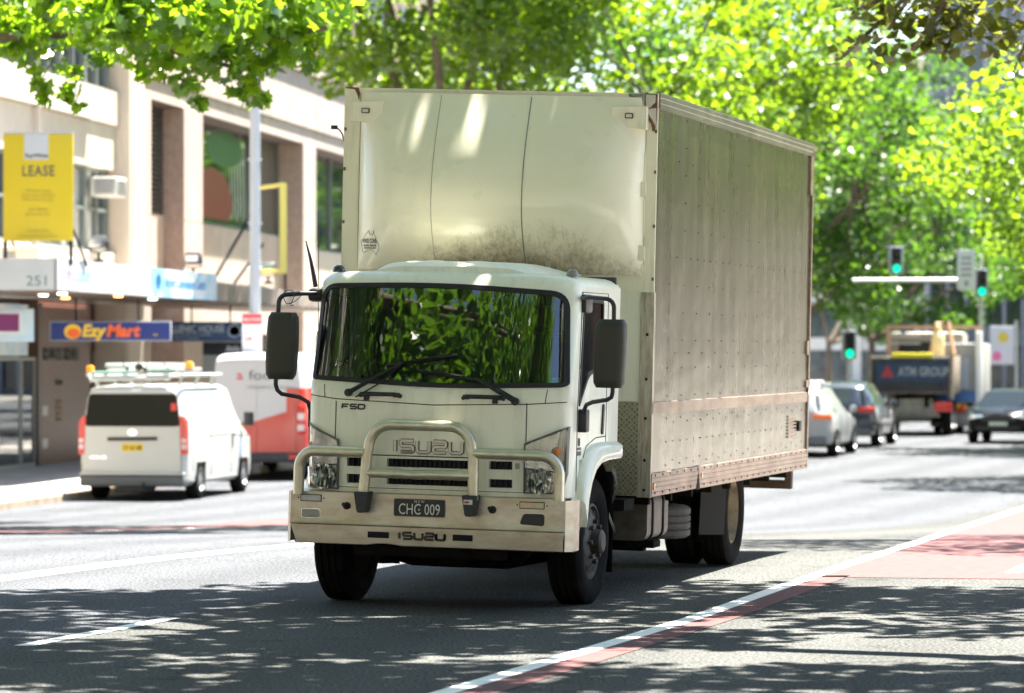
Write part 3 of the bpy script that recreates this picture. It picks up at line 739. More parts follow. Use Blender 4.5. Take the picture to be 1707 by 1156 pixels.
for sgn in (1, -1):
    mx = (lambda P: P) if sgn > 0 else (lambda P: [(2 * UC - p[0] - 0.025, p[1] - 0.012) for p in P][::-1])
    tri = mx([(0.762, 1.015), (1.030, 0.992), (1.032, 1.285), (0.762, 1.172)])
    low = mx([(0.762, 0.848), (0.985, 0.848), (0.995, 0.985), (0.762, 1.005)])
    full = mx([(0.755, 0.838), (1.005, 0.838), (1.035, 0.98), (1.040, 1.305), (0.755, 1.184)])
    hl = surf_poly('headlight', dense(full), 0.001, 0.004, mat('headlight_housing', (0.10, 0.095, 0.085), 0.4), TRK)
    surf_poly('reflector', dense(tri), 0.0055, 0.001, HS, hl); surf_poly('reflector', dense(low), 0.0055, 0.001, HS, hl)
    c = mx([(0.87, 0.925)])[0]
    M = Matrix.Translation((c[0], fv(c[0], c[1], 0.047), c[1])) @ Matrix.Rotation(R(90), 4, 'X')
    mb = MB(); mb.lathe([(0.090, -0.002), (0.084, -0.008), (0.07, -0.022), (0.045, -0.035), (0.02, -0.039)], 28, M)
    mb.build('lamp_bowl', M_BOWL, hl)
    mb = MB(); mb.lathe([(0.0, 0.012), (0.012, 0.01), (0.016, 0.0), (0.016, -0.04)], 14, M); mb.build('bulb', mat('bulb_glass', (0.8, 0.8, 0.75), 0.1), hl)
    ca = mx([(0.965, 1.13)])[0]
    M2 = Matrix.Translation((ca[0], fv(ca[0], ca[1], 0.018), ca[1])) @ Matrix.Rotation(R(90), 4, 'X')
    mb = MB(); mb.lathe([(0.0, 0.012), (0.022, 0.008), (0.034, -0.004), (0.034, -0.012)], 18, M2); mb.build('indicator', M_AMB, hl)
    surf_poly('lens', dense(tri), 0.03, 0.003, M_FLUTE, hl); surf_poly('lens', dense(low), 0.056, 0.003, M_LENS, hl)
    surf_ring('lens_trim', dense(full), inset(dense(full), 0.010), 0.0, 0.03, mat('headlight_housing', (0.1, 0.1, 0.1)), hl)
# --- bumper (alloy, two folds), with its lamps, plate and lettering
BC, BW = 0.085, 0.985
def bump_v(u, off=0.0):
    x = max(0, abs(u - BC) - 0.925)
    return -1.06 + x * x * 2.6 + 0.10 * x - off
def bband(mb, w0, w1, vo0, vo1, ua=-0.905, ub=1.065):
    rows = []
    for w, o in ((w0, vo0), (w1, vo1)):
        rows.append([(ua + (ub - ua) * i / 60, bump_v(ua + (ub - ua) * i / 60, o), w + 0.004 * math.sin(i * 0.7) * (1 if w < 0.5 else 0)) for i in range(61)])
    return mb.grid(rows)
mb = MB()
rows = []
prof = [(0.77, -0.35), (0.812, -0.30), (0.812, -0.012), (0.806, 0.0), (0.70, 0.004), (0.598, 0.006), (0.588, 0.010), (0.578, 0.000), (0.52, -0.001), (0.452, -0.006), (0.446, -0.03), (0.46, -0.10)]
for w, o in prof:
    row = []
    for i in range(81):
        ua, ub = (-0.905, 1.065) if w > 0.55 else (-0.905 + 0.05 * (0.59 - w) / 0.14, 1.065 - 0.01)
        u = ua + (ub - ua) * i / 80
        dent = 0.0
        if w < 0.5 and -0.35 < u < -0.1: dent = 0.012 * math.sin((u + 0.35) / 0.25 * math.pi)
        row.append((u, max(bump_v(u, o), -2) if o > -0.2 else -0.75, w + dent))
    rows.append(row)
mb.grid(rows)
BUMP = mb.build('bumper', M_ALU, TRK, 28)
for s, u in ((1, 1.065), (-1, -0.905)):    # end return of the bumper, crumpled a little
    mb = MB(); mb.grid([[(u + s * a, bump_v(u) + b, w) for (a, b) in ((0, 0.004), (0.035, 0.06), (0.045, 0.16), (0.04, 0.26))] for w in (0.45, 0.5, 0.585, 0.6, 0.7, 0.80)])
    mb.build('bumper_end', M_ALU, BUMP, 30)
bs = lambda o: (lambda u, w: bump_v(u) - o)
def bplate(name, P, o, th, m, parent=BUMP):
    mb = MB(); A = [mb.bm.verts.new((p[0], bump_v(p[0], o), p[1])) for p in P]; B = [mb.bm.verts.new((p[0], bump_v(p[0], o + th), p[1])) for p in P]
    n = len(P); mb.bm.faces.new(B); mb.bm.faces.new(A)
    for i in range(n): mb.bm.faces.new((A[i], A[(i + 1) % n], B[(i + 1) % n], B[i]))
    return mb.build(name, m, parent, 30)
def rect(a, b, w0, w1, r=0.0): 
    P = [(a, w0), (b, w0), (b, w1), (a, w1)]
    return rpoly(P, r, 3) if r else P
pl = bplate('number_plate', rect(-0.146, 0.215, 0.660, 0.776, 0.012), 0.006, 0.004, mat('plate_black', (0.012, 0.012, 0.011), 0.4))
bplate('plate_rim', rect(-0.150, 0.219, 0.656, 0.780, 0.014), 0.004, 0.003, mat('plate_trim', (0.16, 0.15, 0.13), 0.45), pl)
M_LET = mat('plate_letters', (0.72, 0.72, 0.66), 0.5)
text('CHC 009', 0.108, M_LET, pl, (0.0345, bump_v(0, 0.0106), 0.672), FRONT, 'plate_lettering', 0.0, 0.70, 0.001, 'CENTER', sp=1.02)
text('NSW', 0.026, M_LET, pl, (0.0345, bump_v(0, 0.0106), 0.753), FRONT, 'plate_lettering', 0.0, 1.0, 0.001, 'CENTER', sp=1.6)
bplate('plate_dot', rect(0.028, 0.038, 0.70, 0.711), 0.0104, 0.001, M_LET, pl)
emblem('badge', 'ISUZU', -0.123, 0.226, 0.492, 0.552, 0.017, 0.004, M_BLACK, BUMP, lambda u, w: bump_v(u, 0.001))
for a, b in ((-0.335, -0.182), (0.276, 0.418)): bplate('slot', rect(a, b, 0.500, 0.543, 0.004), 0.0005, 0.003, M_DKB)
M_MARK = mat('marker_lens', (0.42, 0.42, 0.38), 0.2, col2=(0.6, 0.6, 0.56), vscale=90)
M_MARK2 = mat('marker_lens_amber', (0.5, 0.48, 0.3), 0.2, col2=(0.75, 0.45, 0.25), vscale=30, stretch=(1, 1, 0.05))
for (a, b, mm) in ((-0.822, -0.680, M_MARK), (0.752, 0.918, M_MARK2)):
    o = bplate('marker_lamp', rect(a - 0.006, b + 0.006, 0.737, 0.787, 0.006), 0.0005, 0.004, M_BLACK); bplate('marker_lens', rect(a, b, 0.743, 0.781, 0.004), 0.0046, 0.003, mm, o)
    for k in (a - 0.022, b + 0.022):
        bplate('screw', rect(k - 0.005, k + 0.005, 0.757, 0.767, 0.003), 0.0005, 0.003, M_BLACK, o)
for P, mm in (([(-0.825, 0.622), (-0.678, 0.622), (-0.678, 0.69), (-0.82, 0.69)], mat('fog_glass', (0.30, 0.28, 0.24), 0.08, coat=0.6, col2=(0.42, 0.4, 0.34), vscale=14)), ([(0.748, 0.630), (0.925, 0.622), (0.925, 0.704), (0.775, 0.704)], mat('fog_glass_dark', (0.035, 0.035, 0.032), 0.08, coat=0.8))):
    fo = bplate('fog_lamp', rpoly(P, 0.022, 5), 0.0005, 0.006, M_BLACK if P[0][0] > 0 else M_CHROME)
    cx = sum(p[0] for p in P) / 4; cz = sum(p[1] for p in P) / 4
    bplate('fog_lens', rpoly([(cx + (p[0] - cx) * 0.9, cz + (p[1] - cz) * 0.84) for p in P], 0.018, 5), 0.0066, 0.004, mm, fo)
for u, w in ((-0.489, 0.716), (0.556, 0.724)):
    mb = MB(); M = Matrix.Translation((u, bump_v(u), w)) @ Matrix.Rotation(R(90), 4, 'X')
    mb.lathe([(0.026, -0.01), (0.026, 0.02), (0.018, 0.034), (0.0, 0.034)], 14, M); mb.tube([(u, bump_v(u) - 0.02, w), (u - 0.01, bump_v(u) - 0.06, w + 0.012)], 0.014, 8)
    mb.build('tow_pin', mat('tow_pin_iron', (0.02, 0.016, 0.012), 0.7), BUMP)
    bplate('rust_streak', rpoly([(u - 0.004, w - 0.03), (u - 0.003, w - 0.10), (u + 0.004, w - 0.12), (u + 0.006, w - 0.03)], 0.003, 2), 0.0005, 0.0006, M_RUST)
# --- bull bar
RT = 0.0375
VB = -1.135
def arc(cx, cz, r, a0, a1, n=9): return [(cx + r * math.cos(R(a0 + (a1 - a0) * i / n)), cz + r * math.sin(R(a0 + (a1 - a0) * i / n))) for i in range(n + 1)]
mb = MB()
hoop = [(-0.352, 0.79), (-0.330, 1.08)] + arc(-0.155, 1.125, 0.165, 180, 90) + arc(0.255, 1.125, 0.165, 90, 0) + [(0.430, 1.08), (0.432, 0.79)]
mb.tube([(p[0], VB, p[1]) for p in hoop], RT, 18)
BB = mb.build('bull_bar', M_TUBE, TRK, 50)
mb = MB()
dentp = [(-0.335 + 0.75 * i / 24, VB, 0.953 - 0.004 * (1 if 9 <= i <= 12 else 0)) for i in range(25)]
mb.tube(dentp, [0.034 * (1 - 0.16 * math.exp(-((i - 10) / 1.3) ** 2)) for i in range(25)], 16); mb.build('cross_tube', M_TUBE, BB, 50)
for s in (-1, 1):
    if s < 0: P = [(-0.345, 1.094), (-0.70, 1.094)] + arc(-0.70, 0.970, 0.128, 90, 180)[1:] + [(-0.828, 0.79)]
    else: P = [(0.432, 1.108), (0.90, 1.106)] + arc(0.90, 0.975, 0.132, 90, 0)[1:] + [(1.032, 0.80)]
    mb = MB(); k = len(P)
    mb.tube([(p[0], VB + 0.35 * max(0, abs(p[0] - BC) - 0.75) ** 1.5, p[1]) for p in P], RT, 18); mb.build('wing_tube', M_TUBE, BB, 50)
for a, b in ((-0.406, -0.302), (0.366, 0.470)):
    c = (a + b) / 2
    mb = MB(); P = rpoly([(a, 0.822), (a + 0.022, 0.69), (c - 0.02, 0.676), (c + 0.02, 0.676), (b - 0.022, 0.69), (b, 0.822)], 0.012, 3)
    mb.prism(P, 'y', VB - 0.052, -1.062); so = mb.build('tube_socket', mat('socket_plastic', (0.02, 0.026, 0.028), 0.5, bump=0.1), BB, 30)
    if a > 0:
        mb = MB(); mb.box(a + 0.016, b - 0.026, VB - 0.0545, VB - 0.0522, 0.758, 0.792); mb.build('sticker', mat('white_sticker', (0.6, 0.58, 0.55), 0.5), so)
        mb = MB(); mb.box(a + 0.022, a + 0.055, VB - 0.0555, VB - 0.0547, 0.768, 0.78); mb.build('sticker_mark', M_REDP, so)
# --- mirrors
for s in (1, -1):
    u0, u1 = (1.198, 1.425) if s > 0 else (-1.167, -0.943)
    cu_ = (u0 + u1) / 2
    rows = []
    for i in range(15):
        t = i / 14.0; w = 1.578 + 0.472 * t
        k = 1 - 0.10 * (abs(2 * t - 1) ** 2.2)
        sq = (1 - abs(2 * t - 1) ** 14) ** 0.5
        hw = 0.1125 * k * (0.86 + 0.14 * sq); dp = 0.075 * (0.55 + 0.45 * sq)
        row = []
        for j in range(24):
            a = 2 * math.pi * j / 24; c_, s_ = math.cos(a), math.sin(a)
            row.append((cu_ + hw * math.copysign(abs(c_) ** 0.5, c_) + 0.012 * (t - 0.5), -0.85 + dp * math.copysign(abs(s_) ** 0.6, s_), w))
        rows.append(row + [row[0]])
    mb = MB(); V = mb.grid(rows); mb.bm.faces.new(V[0][:-1]); mb.bm.faces.new(V[-1][:-1])
    bmesh.ops.remove_doubles(mb.bm, verts=mb.bm.verts, dist=0.0005)
    mo = mb.build('wing_mirror', M_MIRR, TRK, 40)
    mb = MB()
    if s > 0:
        mb.tube([(1.055, -0.62, 2.19), (1.14, -0.76, 2.20), (1.27, -0.84, 2.19)] + [(1.27 + 0.06 * math.sin(R(a)), -0.845, 2.13 + 0.06 * math.cos(R(a))) for a in (10, 30, 50, 70, 90)] + [(1.332, -0.85, 2.03)], 0.0155, 10)
        mb.build('mirror_arm', mat('arm_black', (0.012, 0.011, 0.014), 0.35), mo, 50); mb = MB()
        mb.tube([(1.335, -0.85, 1.60), (1.335, -0.85, 1.55), (1.325, -0.84, 1.515), (1.29, -0.82, 1.495), (1.17, -0.74, 1.475), (1.115, -0.69, 1.455), (1.085, -0.66, 1.40)], 0.0155, 10)
    else:
        mb.tube([(-0.845, -0.66, 2.19), (-0.93, -0.80, 2.185)] + [(-1.03 - 0.06 * math.sin(R(a)), -0.845, 2.115 + 0.06 * math.cos(R(a))) for a in (0, 20, 40, 60, 80, 90)] + [(-1.092, -0.85, 2.02)], 0.0165, 10)
        mb.build('mirror_arm', mat('arm_black', (0.012, 0.011, 0.014), 0.35), mo, 50); mb = MB()
        mb.tube([(-1.098, -0.85, 1.60), (-1.098, -0.85, 1.54), (-1.088, -0.84, 1.50), (-1.06, -0.83, 1.475), (-0.95, -0.76, 1.455), (-0.905, -0.70, 1.42), (-0.895, -0.68, 1.37)], 0.0155, 10)
    mb.build('mirror_arm', mat('arm_black', (0.012, 0.011, 0.014), 0.35), mo, 50)
    U = UC + s * HW
    mb = MB(); mb.box(U - 0.01, U + s * 0.06 if s > 0 else U + 0.01, -0.66, -0.56, 1.26, 1.42, 0.012) if s > 0 else mb.box(U - 0.055, U + 0.01, -0.70, -0.6, 1.24, 1.42, 0.012)
    mb.build('mirror_bracket', M_BLACK, mo); mb = MB()
    (mb.box(U - 0.01, U + 0.035, -0.62, -0.42, 2.09, 2.22, 0.02) if s > 0 else mb.box(U - 0.08, U + 0.02, -0.70, -0.55, 2.13, 2.225, 0.03))
    mb.build('mirror_bracket', M_BLACK, mo)
mb = MB()   # loose wire round the left mirror arm
mb.tube([(-1.03 + 0.05 * math.cos(t * 0.9) + 0.008 * t, -0.86 + 0.02 * math.sin(t * 2.1), 2.165 + 0.045 * math.sin(t) - 0.002 * t) for t in [i * 0.35 for i in range(34)]], 0.0028, 5)
mb.build('loose_wire', M_BLACK, TRK)
# aerials and roof marker lamps
mb = MB(); mb.tube([(-0.885, -0.64, 2.235), (-0.898, -0.64, 2.30), (-0.925, -0.64, 2.42), (-0.965, -0.64, 2.56)], [0.017, 0.016, 0.012, 0.004], 8)
mb.build('aerial', mat('aerial_purple', (0.03, 0.012, 0.045), 0.4), TRK)
mb = MB(); mb.tube([(-0.872, -0.60, 1.9), (-0.884, -0.6, 2.66)], 0.0028, 5); mb.tube([(-0.875, -0.6, 1.74), (-0.873, -0.6, 1.92)], 0.009, 6); mb.build('aerial', M_BLACK, TRK)
for u, w in ((-0.752, 2.325), (1.04, 2.325)):
    mb = MB(); mb.lathe([(0.045, 0), (0.045, 0.012), (0.038, 0.035), (0.02, 0.05), (0.0, 0.052)], 16, Matrix.Translation((u if u < 0 else 0.955, -0.52, 2.345)))
    mb.build('roof_lamp', M_DGL if u < 0 else mat('roof_lamp_grey', (0.2, 0.2, 0.17), 0.3), cab)
# --- doors: shut lines, handle, vents, arches
for s in (1, -1):
    U = UC + s * HW
    mb = MB()
    for P in ([(-0.685, 0.82), (-0.69, 1.40), (-0.60, 2.235), (0.20, 2.235), (0.215, 1.12)], [(-0.60, 0.82), (-0.58, 1.0), (-0.40, 1.16), (-0.1, 1.21), (0.21, 1.215)]):
        mb.tube([(U + s * 0.0005, p[0], p[1]) for p in P], 0.0035, 5)
    dl = mb.build('door_line', M_DKB, cab)
    mb = MB(); P = rpoly([(0.055, 1.235), (0.10, 1.225), (0.125, 1.44), (0.085, 1.45)], 0.02, 3); mb.prism(P, 'x', U - 0.002, U + s * 0.012); mb.build('door_handle', M_BLACK, TRK)
    # wheel arch flare
    OUT = [(-0.70, 0.82), (-0.66, 0.93), (-0.55, 1.05), (-0.40, 1.13), (-0.2, 1.168), (0.05, 1.178), (0.46, 1.176)]
    INN = [(-0.60, 0.60), (-0.56, 0.76), (-0.46, 0.90), (-0.33, 0.99), (-0.17, 1.035), (0.05, 1.05), (0.46, 1.052)]
    rows = []
    for o, i in zip(OUT, INN):
        rows.append([(U - s * 0.01, o[0], o[1]), (U + s * 0.035, o[0] * 0.97 + i[0] * 0.03, o[1] * 0.95 + i[1] * 0.05), (U + s * 0.07, o[0] * 0.75 + i[0] * 0.25, o[1] * 0.75 + i[1] * 0.25), (U + s * 0.075, i[0] * 0.8 + o[0] * 0.2, i[1] * 0.8 + o[1] * 0.2), (U + s * 0.065, i[0], i[1]), (U - s * 0.06, i[0], i[1])])
    mb = MB(); V = mb.grid(rows); mb.bm.faces.new(V[-1]); mb.bm.faces.new(V[0]); mb.build('wheel_arch', M_CAB, TRK, 50)
    mb = MB(); P = [(-0.93, 0.70), (-0.70, 0.82), (-0.60, 0.61), (-0.62, 0.55), (-0.90, 0.56)]
    P = [(-0.86, 0.81), (-0.69, 0.815), (-0.585, 0.60), (-0.60, 0.575), (-0.86, 0.575)]
    mb.prism(P, 'x', U - 0.06, U + s * 0.012); mb.build('corner_panel', M_CAB, TRK, 30)
    mb = MB(); P = rpoly([(-0.86, 0.56), (-0.60, 0.56), (-0.63, 0.47), (-0.70, 0.43), (-0.86, 0.44)], 0.02, 3); mb.prism(P, 'x', U - 0.08, U + s * 0.004); st = mb.build('step', mat('step_grey', (0.10, 0.10, 0.085), 0.6), TRK, 30)
    mb = MB(); mb.box(U - 0.02, U + s * 0.012 if s > 0 else U + 0.02, -0.80, -0.715, 0.50, 0.535) if s > 0 else mb.box(U - 0.012, U + 0.02, -0.8, -0.715, 0.5, 0.535); mb.build('side_marker', M_AMB, st)
    mb = MB(); a, b = (U - 0.01, U + 0.045) if s > 0 else (U - 0.045, U + 0.01); mb.box(a, b, -0.80, -0.68, 0.665, 0.735, 0.012); rp = mb.build('repeater', M_CHROME, TRK)
    mb = MB(); mb.lathe([(0.03, 0), (0.03, 0.03)], 12, Matrix.Translation((U - 0.005, -0.81, 0.70)) @ Matrix.Rotation(R(90), 4, 'Y')); mb.build('repeater_base', M_BLACK, rp)
    # mud flap and inner arch
    mb = MB(); mb.grid([[(U - s * (0.30 - 0.012 * i), 0.50 + 0.03 * math.sin(i * 0.4 + w), w) for i in range(27)] for w in (0.22, 0.4, 0.6, 0.8, 0.95)]); mb.build('mud_flap', M_RUB, TRK)
    mb = MB(); mb.grid([[(U - s * a, 0.62 * math.cos(R(t)), 0.46 + 0.60 * math.sin(R(t))) for a in (0.02, 0.34)] for t in range(15, 175, 10)]); mb.build('inner_arch', M_CHAS, TRK)
mb = MB(); mb.grid([[(UC + HW + 0.035 + 0.03 * math.sin(k * 0.8), 0.30 + 0.10 * k / 8.0 + 0.03 * math.sin(k), 0.97 - 0.45 * (k / 8.0) + a) for a in (-0.02, 0.03)] for k in range(9)]); mb.build('torn_liner', M_BLACK, TRK)
text('00', 0.075, M_BLACK, TRK, (UC + HW + 0.002, -0.655, 1.165), SIDE, 'side_badge', 0.003, 0.8)
mb = MB()
for k, (a, b) in enumerate(((1.135, 1.155), (1.098, 1.128))): mb.box(UC + HW + 0.0005, UC + HW + 0.003, -0.665, -0.56, a, b)
mb.build('side_badge', mat('badge_grey', (0.07, 0.07, 0.06), 0.5), TRK)
# --- wheels
def tyre_prof(r, w, sh=0.03):
    rr = r * 0.60
    P = [(rr, -w * 0.40), (rr + 0.02, -w * 0.47), (r * 0.8, -w * 0.52), (r * 0.93, -w * 0.5), (r - sh * 0.35, -w * 0.44), (r, -w * 0.40)]
    for k in (-0.22, 0.0, 0.22):
        P += [(r, (k - 0.035) * w), (r - 0.014, (k - 0.025) * w), (r - 0.014, (k + 0.025) * w), (r, (k + 0.035) * w)]
    P += [(r, w * 0.40), (r - sh * 0.35, w * 0.44), (r * 0.93, w * 0.5), (r * 0.8, w * 0.52), (rr + 0.02, w * 0.47), (rr, w * 0.40)]
    return P
def truck_wheel(u, v, w, r, wd, s, front, steer=0.0):
    M = Matrix.Translation((u, v, w)) @ Matrix.Rotation(steer, 4, 'Z') @ Matrix.Rotation(R(90) * s, 4, 'Y')
    mb = MB(); mb.lathe(tyre_prof(r, wd), 56, M, closed=True); to = mb.build('wheel', M_TYRE, TRK, 40)
    mb = MB()
    if front:
        mb.lathe([(r * 0.61, -wd * 0.4), (r * 0.60, wd * 0.40), (r * 0.56, wd * 0.42), (r * 0.53, wd * 0.30), (r * 0.46, wd * 0.36), (r * 0.36, wd * 0.46), (r * 0.27, wd * 0.47), (r * 0.2, wd * 0.46), (r * 0.19, wd * 0.72), (r * 0.15, wd * 0.78), (0.0, wd * 0.78)], 36, M)
    else:
        mb.lathe([(r * 0.61, -wd * 0.4), (r * 0.60, wd * 0.40), (r * 0.56, wd * 0.42), (r * 0.54, wd * 0.25), (r * 0.50, -wd * 0.1), (r * 0.38, -wd * 0.2), (r * 0.28, -wd * 0.2), (r * 0.25, wd * 0.05), (0.0, wd * 0.05)], 36, M)
    ro = mb.build('rim', M_RIM if front else M_RIMR, to, 35)
    mb = MB(); mb.lathe([(r * 0.60, -wd * 0.43), (r * 0.3, -wd * 0.36), (0, -wd * 0.36)], 24, M); mb.build('brake_drum', M_CHAS, to)
    mb = MB()
    for k in range(8):
        a = 2 * math.pi * k / 8; q = r * 0.315
        mb.lathe([(0.017, 0), (0.017, 0.03), (0.0, 0.035)], 8, M @ Matrix.Translation((q * math.cos(a), q * math.sin(a), wd * 0.46 if front else -wd * 0.2)))
    merge_into(ro, mb, M_RIM if front else M_RIMR)
    if front:
        mb = MB()
        for k in range(8):
            a = 2 * math.pi * (k + 0.5) / 8; q = r * 0.445
            mb.lathe([(0.032, 0.0), (0.0, 0.002)], 12, M @ Matrix.Translation((q * math.cos(a), q * math.sin(a), wd * 0.39)))
        merge_into(ro, mb, M_DKB)
WR = 0.452
truck_wheel(0.915, 0.0, WR + 0.016, WR, 0.24, 1, True, -0.02)
truck_wheel(-0.80, 0.0, WR - 0.018, WR, 0.235, -1, True, -0.02)
for s in (1, -1):
    truck_wheel(s * 0.99, 4.95, WR + s * 0.02, WR, 0.24, s, False)
    truck_wheel(s * 0.70, 4.95, WR + s * 0.015, WR, 0.24, s, False)
# --- chassis and running gear
mb = MB()
for u in (-0.36, 0.44): mb.box(u - 0.035, u + 0.035, -0.7, 7.6, 0.56, 0.76)
mb.tube([(-0.55, 0, 0.36), (-0.3, 0, 0.30), (0.4, 0, 0.30), (0.75, 0, 0.38)], 0.055, 10); mb.tube([(-0.6, 4.95, 0.46), (0.7, 4.95, 0.46)], 0.075, 10)
mb.lathe([(0.05, -0.2), (0.17, -0.1), (0.19, 0.0), (0.17, 0.1), (0.05, 0.2)], 18, Matrix.Translation((0.05, 4.85, 0.46)) @ Matrix.Rotation(R(90), 4, 'X'))
mb.box(-0.25, 0.32, -0.5, 0.5, 0.37, 0.75, 0.06); mb.box(-0.15, 0.2, -0.35, 0.2, 0.265, 0.40, 0.05)
mb.tube([(0.05, 0.5, 0.5), (0.05, 4.7, 0.45)], 0.05, 10); mb.tube([(-0.45, -0.7, 0.46), (-0.38, -0.3, 0.34), (-0.2, 0.1, 0.29)], 0.035, 8)
mb.tube([(0.75, -0.75, 0.46), (0.60, -0.45, 0.36), (0.45, 0.1, 0.3), (0.3, 0.6, 0.3)], 0.045, 8)
mb.box(-0.5, 0.6, -0.86, -0.78, 0.36, 0.46, 0.02); mb.box(-0.75, 0.95, -0.78, -0.5, 0.42, 0.62, 0.03)
for u in (-0.45, 0.55): mb.box(u - 0.04, u + 0.04, -0.7, 0.8, 0.38, 0.44, 0.02)
for u in (-0.45, 0.55): mb.box(u - 0.04, u + 0.04, 4.2, 5.8, 0.42, 0.52, 0.02)
mb.box(-1.1, 1.1, 0.65, 1.0, 0.66, 0.74)
for v in (1.3, 2.1, 2.9, 3.7, 4.5, 5.4, 6.3, 7.2): mb.box(-1.15, 1.15, v - 0.03, v + 0.03, 0.68, 0.76)
mb.box(-1.05, -0.5, 1.5, 2.6, 0.42, 0.74, 0.08)
ch = mb.build('chassis', M_CHAS, TRK, 35)
mb = MB()
P = rpoly([(0.56, 0.40), (1.11, 0.40), (1.11, 0.745), (0.56, 0.745)], 0.075, 5); mb.prism(P, 'y', 1.42, 2.18); ft = mb.build('fuel_tank', mat('tank_paint', (0.16, 0.14, 0.11), 0.55, metal=0.4, var=0.3), TRK, 30)
mb = MB()
for v in (1.60, 1.98):
    Q = rpoly([(0.552, 0.392), (1.118, 0.392), (1.118, 0.753), (0.552, 0.753)], 0.08, 5); mb.prism(Q, 'y', v - 0.025, v + 0.025)
mb.build('tank_strap', M_CHAS, ft, 30)
mb = MB(); mb.lathe([(0.045, 0), (0.045, 0.04), (0.0, 0.045)], 12, Matrix.Translation((1.02, 1.78, 0.74))); mb.build('filler_cap', M_RIM, ft)
mb = MB(); mb.lathe(tyre_prof(0.45, 0.25), 48, Matrix.Translation((0.68, 2.92, 0.475)), closed=True); sp_ = mb.build('spare_wheel', mat('spare_rubber', (0.035, 0.033, 0.026), 0.8, col2=(0.07, 0.06, 0.045), vscale=4), TRK, 40)
mb = MB(); mb.lathe([(0.27, -0.1), (0.27, 0.1), (0.2, 0.05), (0.0, 0.05)], 24, Matrix.Translation((0.68, 2.92, 0.475))); mb.build('rim', M_RIM, sp_)
mb = MB(); mb.box(0.5, 1.0, 2.2, 2.45, 0.30, 0.36, 0.01); mb.box(0.6, 0.9, 2.28, 2.4, 0.27, 0.31, 0.01); mb.build('spare_carrier', M_CHAS, TRK)
for s in (1, -1):
    mb = MB(); mb.grid([[(s * (0.93 + 0.19 * i / 6), 4.38 + 0.02 * i - 0.16 * (0.75 - w), w) for i in range(7)] for w in (0.30, 0.45, 0.60, 0.75)]); mb.build('mud_flap', mat('flap_grey', (0.025, 0.025, 0.02), 0.7), TRK)
# --- cargo box
W2, V0, V1, ZB, ZT = 1.21, 1.04, 7.88, 0.7475, 3.748
sk = lambda u, z: z - 0.014 * u * ((z - ZB) / (ZT - ZB))
mb = MB()
def qbox(mb, x0, x1, y0, y1, z0, z1):
    vs = mb.box(x0, x1, y0, y1, z0, z1)
    for v in vs: v.co.z = sk(v.co.x, v.co.z)
qbox(mb, -W2 + 0.012, W2 - 0.014, V0 + 0.004, V1, ZB + 0.006, ZT - 0.004)
BOX = mb.build('cargo_box', M_BOX, TRK, 30)
# front frame: flat border round the deflector
mb = MB()
qbox(mb, -W2, W2 - 0.002, V0 - 0.028, V0, 3.70, ZT); qbox(mb, -W2, -1.085, V0 - 0.022, V0, 2.27, 3.70); qbox(mb, 1.125, W2 - 0.002, V0 - 0.022, V0, 2.27, 3.70); qbox(mb, -1.085, 1.125, V0 - 0.022, V0, 2.27, 2.40)
mb.build('front_frame', M_BOX, BOX, 30)
# wind deflector, bulging forward and curling in over the cab roof
mb = MB(); rows = []
for i in range(37):
    t = i / 36.0; w = 3.715 - 1.325 * t
    if t < 0.60: b = 0.045 + 0.245 * math.sin(t / 0.60 * math.pi / 2) ** 1.1
    else: b = 0.29 - 0.23 * ((t - 0.60) / 0.40) ** 2.0
    row = []
    for j in range(61):
        x = -1 + 2 * j / 60.0
        e = (1 - abs(x) ** 5.5) ** 0.8
        u = 0.020 + 1.10 * x
        row.append((u, V0 - 0.024 - b * e, sk(u, w + 0.0)))
    rows.append(row)
mb.grid(rows)
DEF = mb.build('wind_deflector', M_DEFL, BOX, 60)
def dfl(u, w):
    t = (3.715 - w) / 1.325
    b = 0.045 + 0.245 * math.sin(t / 0.60 * math.pi / 2) ** 1.1 if t < 0.6 else 0.29 - 0.23 * ((t - 0.60) / 0.40) ** 2
    x = (u - 0.02) / 1.10
    return V0 - 0.024 - b * (1 - abs(x) ** 5.5) ** 0.8
for uu, rr, mm in ((-0.437, 0.0022, mat('seam_grey', (0.22, 0.21, 0.16), 0.6)), (0.258, 0.0042, mat('seam_green', (0.16, 0.19, 0.14), 0.6))):
    mb = MB(); mb.tube([(uu, dfl(uu, 3.70 - 1.28 * i / 30.0) - 0.0008, sk(uu, 3.70 - 1.28 * i / 30.0)) for i in range(31)], rr, 6); mb.build('deflector_seam', mm, DEF)
mb = MB()
for w in (3.02, 2.55):
    P = rpoly([(1.085, w - 0.055), (1.135, w - 0.055), (1.135, w + 0.055), (1.085, w + 0.055)], 0.01, 2); mb.prism(P, 'y', V0 - 0.062, V0 - 0.02)
for w in (2.82, 3.18): mb.box(1.06, 1.128, V0 - 0.035, V0 - 0.02, w - 0.15, w + 0.13, 0.008)
mb.box(1.05, 1.125, V0 - 0.035, V0 - 0.02, 2.405, 2.47, 0.008)
mb.build('deflector_tab', M_BOX, DEF)
